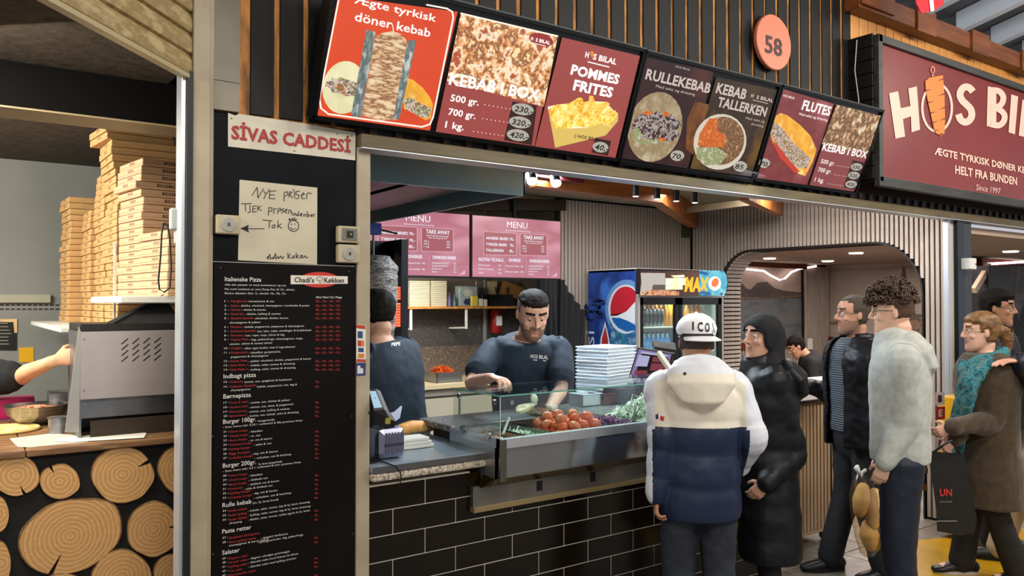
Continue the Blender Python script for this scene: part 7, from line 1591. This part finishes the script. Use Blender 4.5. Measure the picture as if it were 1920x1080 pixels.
T = J['T']; hj = M('hijab_black', '#0f0f12', .85, bump=.3, bscale=30, stretch=(1, 1, .4))
shell(J, lambda q: not (q.y > .012 and abs(q.x) < .062 and -.105 < q.z < .064-.5*q.x*q.x*20) and q.z > -.2, .014, 'hijab', hj, .003, 18, low=.006)
m = MB(); m.loft([(T @ V((0, -.055, .03)), .075, .075), (T @ V((0, -.068, -.02)), .078, .075), (T @ V((0, -.05, -.09)), .08, .08), (J['neck']+V((0, .005, .0)), .10, .10), (J['neck']+V((0, .0, -.06)), .13, .12)], side=X_, n=20)
remesh(m, 'hijab_drape', hj, J['e'], .008, 2, None, None, .006, 22)
# ---- man in the black jacket resting an arm
J = person('man with glasses in black jacket and ribbed grey sweater, arm on the slatted counter', at(1607, 4.95), (-.90, .36), 1.71, '#b08066', '#4a4038', hyaw=R(-12), hpitch=R(0), beard='#6b5448', vox=.0058, sw=1.05, girth=1.1, hs=1.0, side=0,
  arms={'R': dict(el=lambda J: J['L'](1560, 738, 5.35), wr=lambda J: J['L'](1516, 724, 5.38), d=(.3, .9, -.1), n=(0, 0, -1), curl=.5), 'L': dict(el=(-.25, -.06, 1.12), wr=(-.24, .0, .88), d=(0, .2, -.9), curl=1.1)}, legs={'L': dict(an=(-.12, -.08, .085), fd=(0, 1, 0)), 'R': dict(an=(.12, .12, .085), fd=(.1, 1, 0))})
swm = M('ribbed_sweater', '#59616b', .85, col2='#3f464f', kind='noise', scale=3, bump=.2)
nt_ = swm.node_tree; wv = nt_.nodes.new('ShaderNodeTexWave'); wv.bands_direction = 'Z'; wv.inputs['Scale'].default_value = 22; tcn = nt_.nodes.new('ShaderNodeTexCoord'); nt_.links.new(tcn.outputs['Object'], wv.inputs['Vector'])
for n_ in nt_.nodes:
    if n_.type == 'VALTORGB': nt_.links.new(wv.outputs['Fac'], n_.inputs[0])
    if n_.type == 'BUMP': nt_.links.new(wv.outputs['Fac'], n_.inputs['Height']); n_.inputs['Strength'].default_value = .6
top(J, 'sweater', swm, .012, .88, (.06, .05, .04), vox=.009, arms='', ntop=1.5)
jb = M('black_leather', '#0d0e12', .42, spec=.35, bump=.3, bscale=16)
def cutfront(o, J, w0=.085, w1=.10):
    me = o.data; b = bmesh.new(); b.from_mesh(me); dl = [f for f in b.faces if f.calc_center_median().y > .045 and abs(f.calc_center_median().x) < w0+(w1-w0)*max(0, (1.1-f.calc_center_median().z)) and f.calc_center_median().z < 1.52*J['k']]
    bmesh.ops.delete(b, geom=dl, context='FACES'); b.to_mesh(me); b.free(); s = o.modifiers.new('thickness', 'SOLIDIFY'); s.thickness = .012; s.offset = -1
jk = top(J, 'jacket', jb, .042, .80, (.078, .070, .052), amp=.010, fr=10, collar=(1.40, 1.52, .125, .105), vox=.0085); cutfront(jk, J)
trousers(J, M('dark_trousers', '#17181c', .8), (.10, .082, .075)); shoes(J, shoe_k, sole_k)
shell(J, lambda q: hairpred(.075, -.01, -.055)(q), .006, 'hair', J['hair'], .002); glasses(J, M('thin_metal_frame', '#5a4c3c', .3, .6))
# plastic bag with loaves
c = PD(1622, 1000, 4.62); e = empty('bread_bag', PD(1622, 1030, 4.62), 'clear plastic bag of bread loaves held between the queueing man and teenager', 'bag')
tb_ = M('bread_tan', '#cdb07c', .6, col2='#b8935c', scale=9)
for i, (a, b, r) in enumerate((((1618, 915), (1612, 960), .05), ((1640, 925), (1636, 985), .05), ((1628, 985), (1632, 1022), .055))):
    p, q = PD(a[0], a[1], 4.62), PD(b[0], b[1], 4.60); MB().loft(bez([(p, r*.7, r*.7), (p.lerp(q, .5), r, r), (q, r*.7, r*.7)], 4), n=14).build('loaf', tb_, e, 180)
m = MB(); m.loft(bez([(PD(1614, 884, 4.62), .010, .010), (PD(1614, 900, 4.62), .05, .04), (PD(1618, 925, 4.62), .095, .07), (PD(1625, 965, 4.62), .10, .08), (PD(1630, 1010, 4.62), .085, .07), (PD(1628, 1030, 4.62), .06, .05)], 4), n=20)
bgm = glassmat('bag_film', '#f5ead8', .2); o = m.build('bag_film', bgm, e, 180)
MB().loft([(PD(1606, 876, 4.62), .025, .012), (PD(1612, 888, 4.62), .012, .012), (PD(1622, 882, 4.62), .022, .01)], n=10).build('knot', M('bag_knot', '#c8c6c0', .4), e, 180)
# ---- teenager with curls
J = person('teenage customer with curly hair, glasses, grey hoodie and navy tracksuit trousers', at(1686, 4.02), (-.50, .866), 1.74, '#d0a58c', '#2a1c14', hyaw=R(2), hpitch=R(3), sw=.95, vox=.0048, girth=.9, hs=.97, jaw=.95,
  arms={'L': dict(el=lambda J: J['L'](1697, 790, 3.88), wr=lambda J: J['L'](1660, 868, 3.86), d=(.1, .3, -.9), curl=.6, sc=.9), 'R': dict(el=(.24, -.02, 1.12), wr=(.21, .06, .88), d=(0, .2, -1), curl=.7)})
hg = M('grey_marl_jersey', '#a3a59f', .9, col2='#b3b5ae', scale=30, bump=.15)
def hood3(m, J): m.loft([((0, -.10, 1.30), .06, .03), ((0, -.125, 1.36), .11, .05), ((0, -.10, 1.43), .135, .055), ((0, -.045, 1.49), .105, .05)], side=X_, n=20); m.loft([((0, .02, 1.42), .12, .115), ((0, .03, 1.49), .092, .095)], side=X_, n=22)
hd = top(J, 'hoodie', hg, .030, .89, (.080, .072, .050), amp=.006, fr=7, extra=hood3, vox=.0075)
nv = M('navy_tracksuit', '#141c2b', .6, bump=.1); tr = trousers(J, nv, (.105, .082, .066), vox=.0085); shoes(J, shoe_k, sole_w)
sw_ = M('logo_white', '#e0e2e6', .5)
decal(J, [tr], 'logo', sw_, [[(1630, 921), (1633, 916), (1634, 920), (1637, 921), (1649, 914), (1638, 925), (1632, 925)]]); decal(J, [tr], 'lettering', sw_, (), [('NIKE', 1631, 917, 11, -3, .5, -5, .03)])
glasses(J, M('dark_frame', '#2a2830', .3))
shell(J, lambda q: hairpred(.06, .02, -.03)(q), .005, 'fade_hair', M('fade_hair', '#4a3529', .8), .001)
T = J['T']; random.seed(77); m = MB(); n = 0
while n < 330:
    a = random.uniform(0, 2*PI); ph = math.acos(random.uniform(.05, 1)); d = V((math.sin(ph)*math.cos(a), math.sin(ph)*math.sin(a), math.cos(ph)))
    p = V((d.x*.085, d.y*.104+.004, d.z*.112+.045))+d*random.uniform(-.005, .020)
    if p.y > .075 and p.z < .036 : continue
    if p.y < -.03 and p.z < .010: continue
    if p.z < .045 and abs(p.y) < .06: continue
    t1 = d.orthogonal().normalized(); t1.rotate(Matrix.Rotation(random.uniform(0, 6.3), 3, d)); t2 = d.cross(t1); r = random.uniform(.008, .014)
    pts = [T @ (p+(t1*math.cos(b)+t2*math.sin(b))*r+d*b*.0022) for b in [x*1.0 for x in range(0, 9)]]
    m.tube(pts, random.uniform(.0028, .0042), 5); n += 1
m.build('curly_hair', M('curl_brown', '#2b1e17', .55, col2='#5a3f2c', scale=60), J['e'], 180)
m = MB(); m.ball(T @ V((0, .004, .075)), .080, .098, .062, 18, 12, T.to_3x3()); m.build('hair', M('hair_under', '#1e1511', .7), J['e'], 180)
for dx in (0, 8): pass
# ---- woman with teal scarf
J = person('woman with glasses, teal scarf and olive-brown wool coat waiting in the queue', at(1848, 4.88), (-.75, .66), 1.60, '#cfa08a', '#6b4a2c', hyaw=R(-4), hpitch=R(2), sw=.95, vox=.0052, girth=1.08, hs=.98,
  arms={'L': dict(el=lambda J: J['L'](1858, 790, 4.72), wr=lambda J: J['L'](1786, 800, 4.6), d=(.2, .7, -.4), curl=.9), 'R': dict(el=lambda J: J['L'](1822, 790, 5.05), wr=lambda J: J['L'](1788, 822, 4.72), d=(-.2, .6, -.6), curl=.9)},
  legs={'R': dict(kn=(.08, .05, .45), an=(.08, .12, .085), fd=(0, 1, 0)), 'L': dict(kn=(-.1, .0, .45), an=(-.1, -.12, .085), fd=(0, 1, 0))})
wc = M('olive_wool', '#463825', .95, col2='#3a2e1e', scale=30, bump=.2, sheen=.2)
co = top(J, 'wool_coat', wc, .040, .46, (.085, .075, .056), amp=.008, fr=7, vox=.0085, flare=.035, collar=(1.40, 1.50, .12, .10))
trousers(J, M('black_slacks', '#1a191a', .85), (.09, .078, .08)); shoes(J, shoe_k, sole_w, .25, True)
shell(J, hairpred(.05, -.02, -.06), .014, 'hair', M('hair_brown', '#5d3f26', .5, col2='#8a6238', scale=30, stretch=(1, .3, 1), bump=.3), .004); glasses(J, M('pale_frame', '#c9b795', .3, .4))
T = J['T']; hb = MATS['hair_brown']
m = MB(); m.loft(bez([(T @ V((0, -.09, .0)), .04, .04), (T @ V((0, -.135, .0)), .045, .045), (T @ V((0, -.15, -.06)), .035, .035), (T @ V((0, -.145, -.12)), .02, .02), (T @ V((0, -.14, -.155)), .008, .008)], 4), n=14); remesh(m, 'ponytail', hb, J['e'], .006, 2, None, None, .006, 40)
m = MB()
for i in range(5): m.tube([T @ V((-.03+.015*i, -.125, .045)), T @ V((-.04+.02*i, -.165, .02)), T @ V((-.03+.015*i, -.16, -.02))], .005, 6)
m.build('hair_claw', black, J['e'], 60)
tl = M('teal_scarf', '#1f5f68', .9, col2=['#163f4a', '#2f8088', '#57645a', '#1f5f68'], scale=22, bump=.3); nb = J['neck']; k = J['k']
m = MB(); m.loft(bez([(nb+V((-.09, -.03, -.01)), .05, .04), (nb+V((-.03, -.085, .015)), .05, .035), (nb+V((.07, -.06, .0)), .05, .035), (nb+V((.10, .03, -.03)), .055, .035), (nb+V((.03, .12, -.07)), .06, .035), (nb+V((-.06, .13, -.09)), .065, .035), (nb+V((-.10, .06, -.03)), .055, .035), (nb+V((-.09, -.03, .0)), .05, .035)], 5), side=Z_, n=14)
m.loft(bez([(nb+V((-.11, .04, -.02)), .075, .035), (nb+V((-.12, .14, -.12)), .10, .035), (nb+V((-.10, .18, -.28)), .11, .03), (nb+V((-.07, .20, -.45)), .10, .024), (nb+V((-.04, .21, -.62)), .085, .018)], 6), side=X_, n=16, power=2.6)
remesh(m, 'scarf', tl, J['e'], .008, 2, None, None, .012, 20)
MB().box(nb+V((-.12, .195, -.68)), nb+V((.04, .225, -.60)), .005).build('scarf_end', M('bright_teal', '#1a8f9e', .85), J['e'])
m = MB(); random.seed(4)
for i in range(26): x = -.118+i*.006; p = nb+V((x, .21, -.68)); m.tube([p, p+V((random.uniform(-.006, .006), random.uniform(-.005, .005), -.05)), p+V((random.uniform(-.01, .01), random.uniform(-.01, .01), -.085))], .0018, 5)
m.build('scarf_fringe', M('fringe_olive', '#5a5230', .9), J['e'])
# tote bag
e = empty('tote_bag', PD(1785, 1000, 4.6), 'black tote bag with red letters hanging from the woman\'s hands', 'bag')
Q = lambda x, y, d=4.55: PD(x, y, d)
m = MB(); ft = [Q(1740, 846), Q(1808, 850), Q(1832, 975), Q(1826, 1000), Q(1800, 1004), Q(1757, 996), Q(1756, 960)]; m.prism(ft, ray(1785, 900).normalized()*.10); m.build('bag_body', M('black_tote', '#121213', .55, bump=.4, bscale=9), e)
MB().tube([Q(1750, 848), Q(1768, 835, 4.5), Q(1784, 826, 4.48), Q(1800, 850)], .007, 6).build('handle', black, e)
n_ = -ray(1785, 920).normalized(); TBp = Plane(Q(1785, 920, 4.545), CR, CU)
TBp.n = TBp.n
MB().text(TBp, 'UN', 1762, 930, 1785, 13, .008, bold=.03).build('lettering', M('tote_red', '#b5322a', .5), e)
MB().text(TBp, 'wimmfs.fi', 1762, 942, 1785, 3, .008).line(TBp, [(1757, 977), (1794, 977)], 1.5, .008).build('lettering', M('tote_grey', '#8f8f8f', .5), e)
# ---- man behind her, and the one with a hand on her shoulder
J = person('dark-haired man with glasses behind the scarf woman looking right', at(1862, 5.5), (.20, -.95), 1.75, '#9a6c50', '#100d0c', hpitch=R(4), vox=.007)
top(J, 'jacket', M('dark_jacket', '#14161c', .6), .03, .8, (.07, .062, .05), amp=.01, vox=.01); trousers(J, MATS['dark_trousers']); shoes(J, M('grey_sneaker', '#4a4a4e', .5), sole_w)
shell(J, hairpred(.05, -.01, -.07), .022, 'hair', J['hair'], .006); glasses(J, MATS['dark_frame'])
J = person('person at right edge in dark puffer jacket and beige trousers, hand on her shoulder', at(1988, 5.0), (-.5, .86), 1.74, '#c08f78', '#2a211b', vox=.0055, sw=1.05, girth=1.1,
  arms={'L': dict(el=lambda J: J['L'](1938, 735, 4.62), wr=lambda J: J['L'](1906, 680, 4.70), d=lambda J: 0, n=(0, 0, -1), curl=.35)} if False else {'L': dict(el=lambda J: J['L'](1958, 730, 4.66), wr=lambda J: J['L'](1912, 676, 4.64), d=(-.42, .9, -.02), n=(0, .1, -1), s=(.9, .4, 0), curl=.35)},
  legs={'R': dict(kn=(.10, .22, .49), an=(.10, .33, .085)), 'L': dict(kn=(-.10, .12, .48), an=(-.12, .12, .085))})
top(J, 'puffer_jacket', M('navy_black_puffer', '#151924', .45, bump=.2), .05, .62, (.085, .078, .058), pitch=.1, pa=.016, amp=.008, vox=.009)
trousers(J, M('beige_trousers', '#b3a184', .85, col2='#a39070', scale=8), (.10, .085, .075)); shoes(J, M('dark_boot', '#1c1a1c', .5), sole_k); shell(J, hairpred(), .014, 'hair', J['hair'], .004)
# ---- pizza man, only his arm is in view
J = person('pizza baker in black reaching his forearm towards the steel cabinet at far left', (-.13, 4.62), (.93, -.37), 1.72, '#c99a78', '#2a211b', vox=.0055,
  arms={'R': dict(el=lambda J: J['L'](26, 708, 3.68), wr=lambda J: J['L'](104, 676, 3.42), d=(-.1, .95, .28), n=(-1, .2, -.2), s=(-.2, -.2, 1), curl=.95)})
top(J, 't_shirt', M('black_cotton', '#14161a', .85), .016, .86, (.085, .08, .078), cuff=-.97, amp=.01, vox=.009); trousers(J, MATS['dark_trousers']); shoes(J, shoe_k, sole_k); shell(J, hairpred(), .012, 'hair', J['hair'], .003)
# ---- seated diner
J = person('seated diner in dark clothes bending over his food beyond the arch', (PD(1556, 566, 9.5).x, PD(1556, 566, 9.5).y), (-.72, .60), 1.72, '#b98a6c', '#120f0e', lean=.26, hpitch=R(34), vox=.009, hs=1.05, neckfwd=.08, hshift=(0, .05, -.05),
  arms={'R': dict(el=(.24, .28, 1.13), wr=(.10, .50, 1.20), d=(-.3, .5, .5), curl=1.1), 'L': dict(el=(-.24, .26, 1.13), wr=(-.10, .48, 1.2), d=(.3, .5, .5), curl=1.1)},
  legs={'R': dict(kn=(.13, .44, .93), an=(.13, .42, .50)), 'L': dict(kn=(-.13, .44, .93), an=(-.13, .42, .50))})
top(J, 'jumper', M('black_cotton', '#14161a', .85), .02, .86, (.07, .062, .05), vox=.012); trousers(J, MATS['dark_trousers'], vox=.012); shoes(J, shoe_k, sole_k); shell(J, hairpred(.05, -.01, -.06), .014, 'hair', J['hair'], .003)
J['e'].location.z = -.41
c = J['e'].location; e = empty('dining_chair', (c.x+.05, c.y, 0), 'dark chair the seated diner is sitting on', 'chair')
MB().box((c.x-.2, c.y-.2, .40), (c.x+.22, c.y+.2, .44), .01).build('seat', black, e); MB().box((c.x+.2, c.y-.2, .40), (c.x+.23, c.y+.2, .82), .01).build('backrest', black, e)
for sx in (-.18, .2):
    for sy in (-.18, .18): MB().cyl((c.x+sx, c.y+sy, 0), (c.x+sx, c.y+sy, .40), .014).build('leg', black, e)
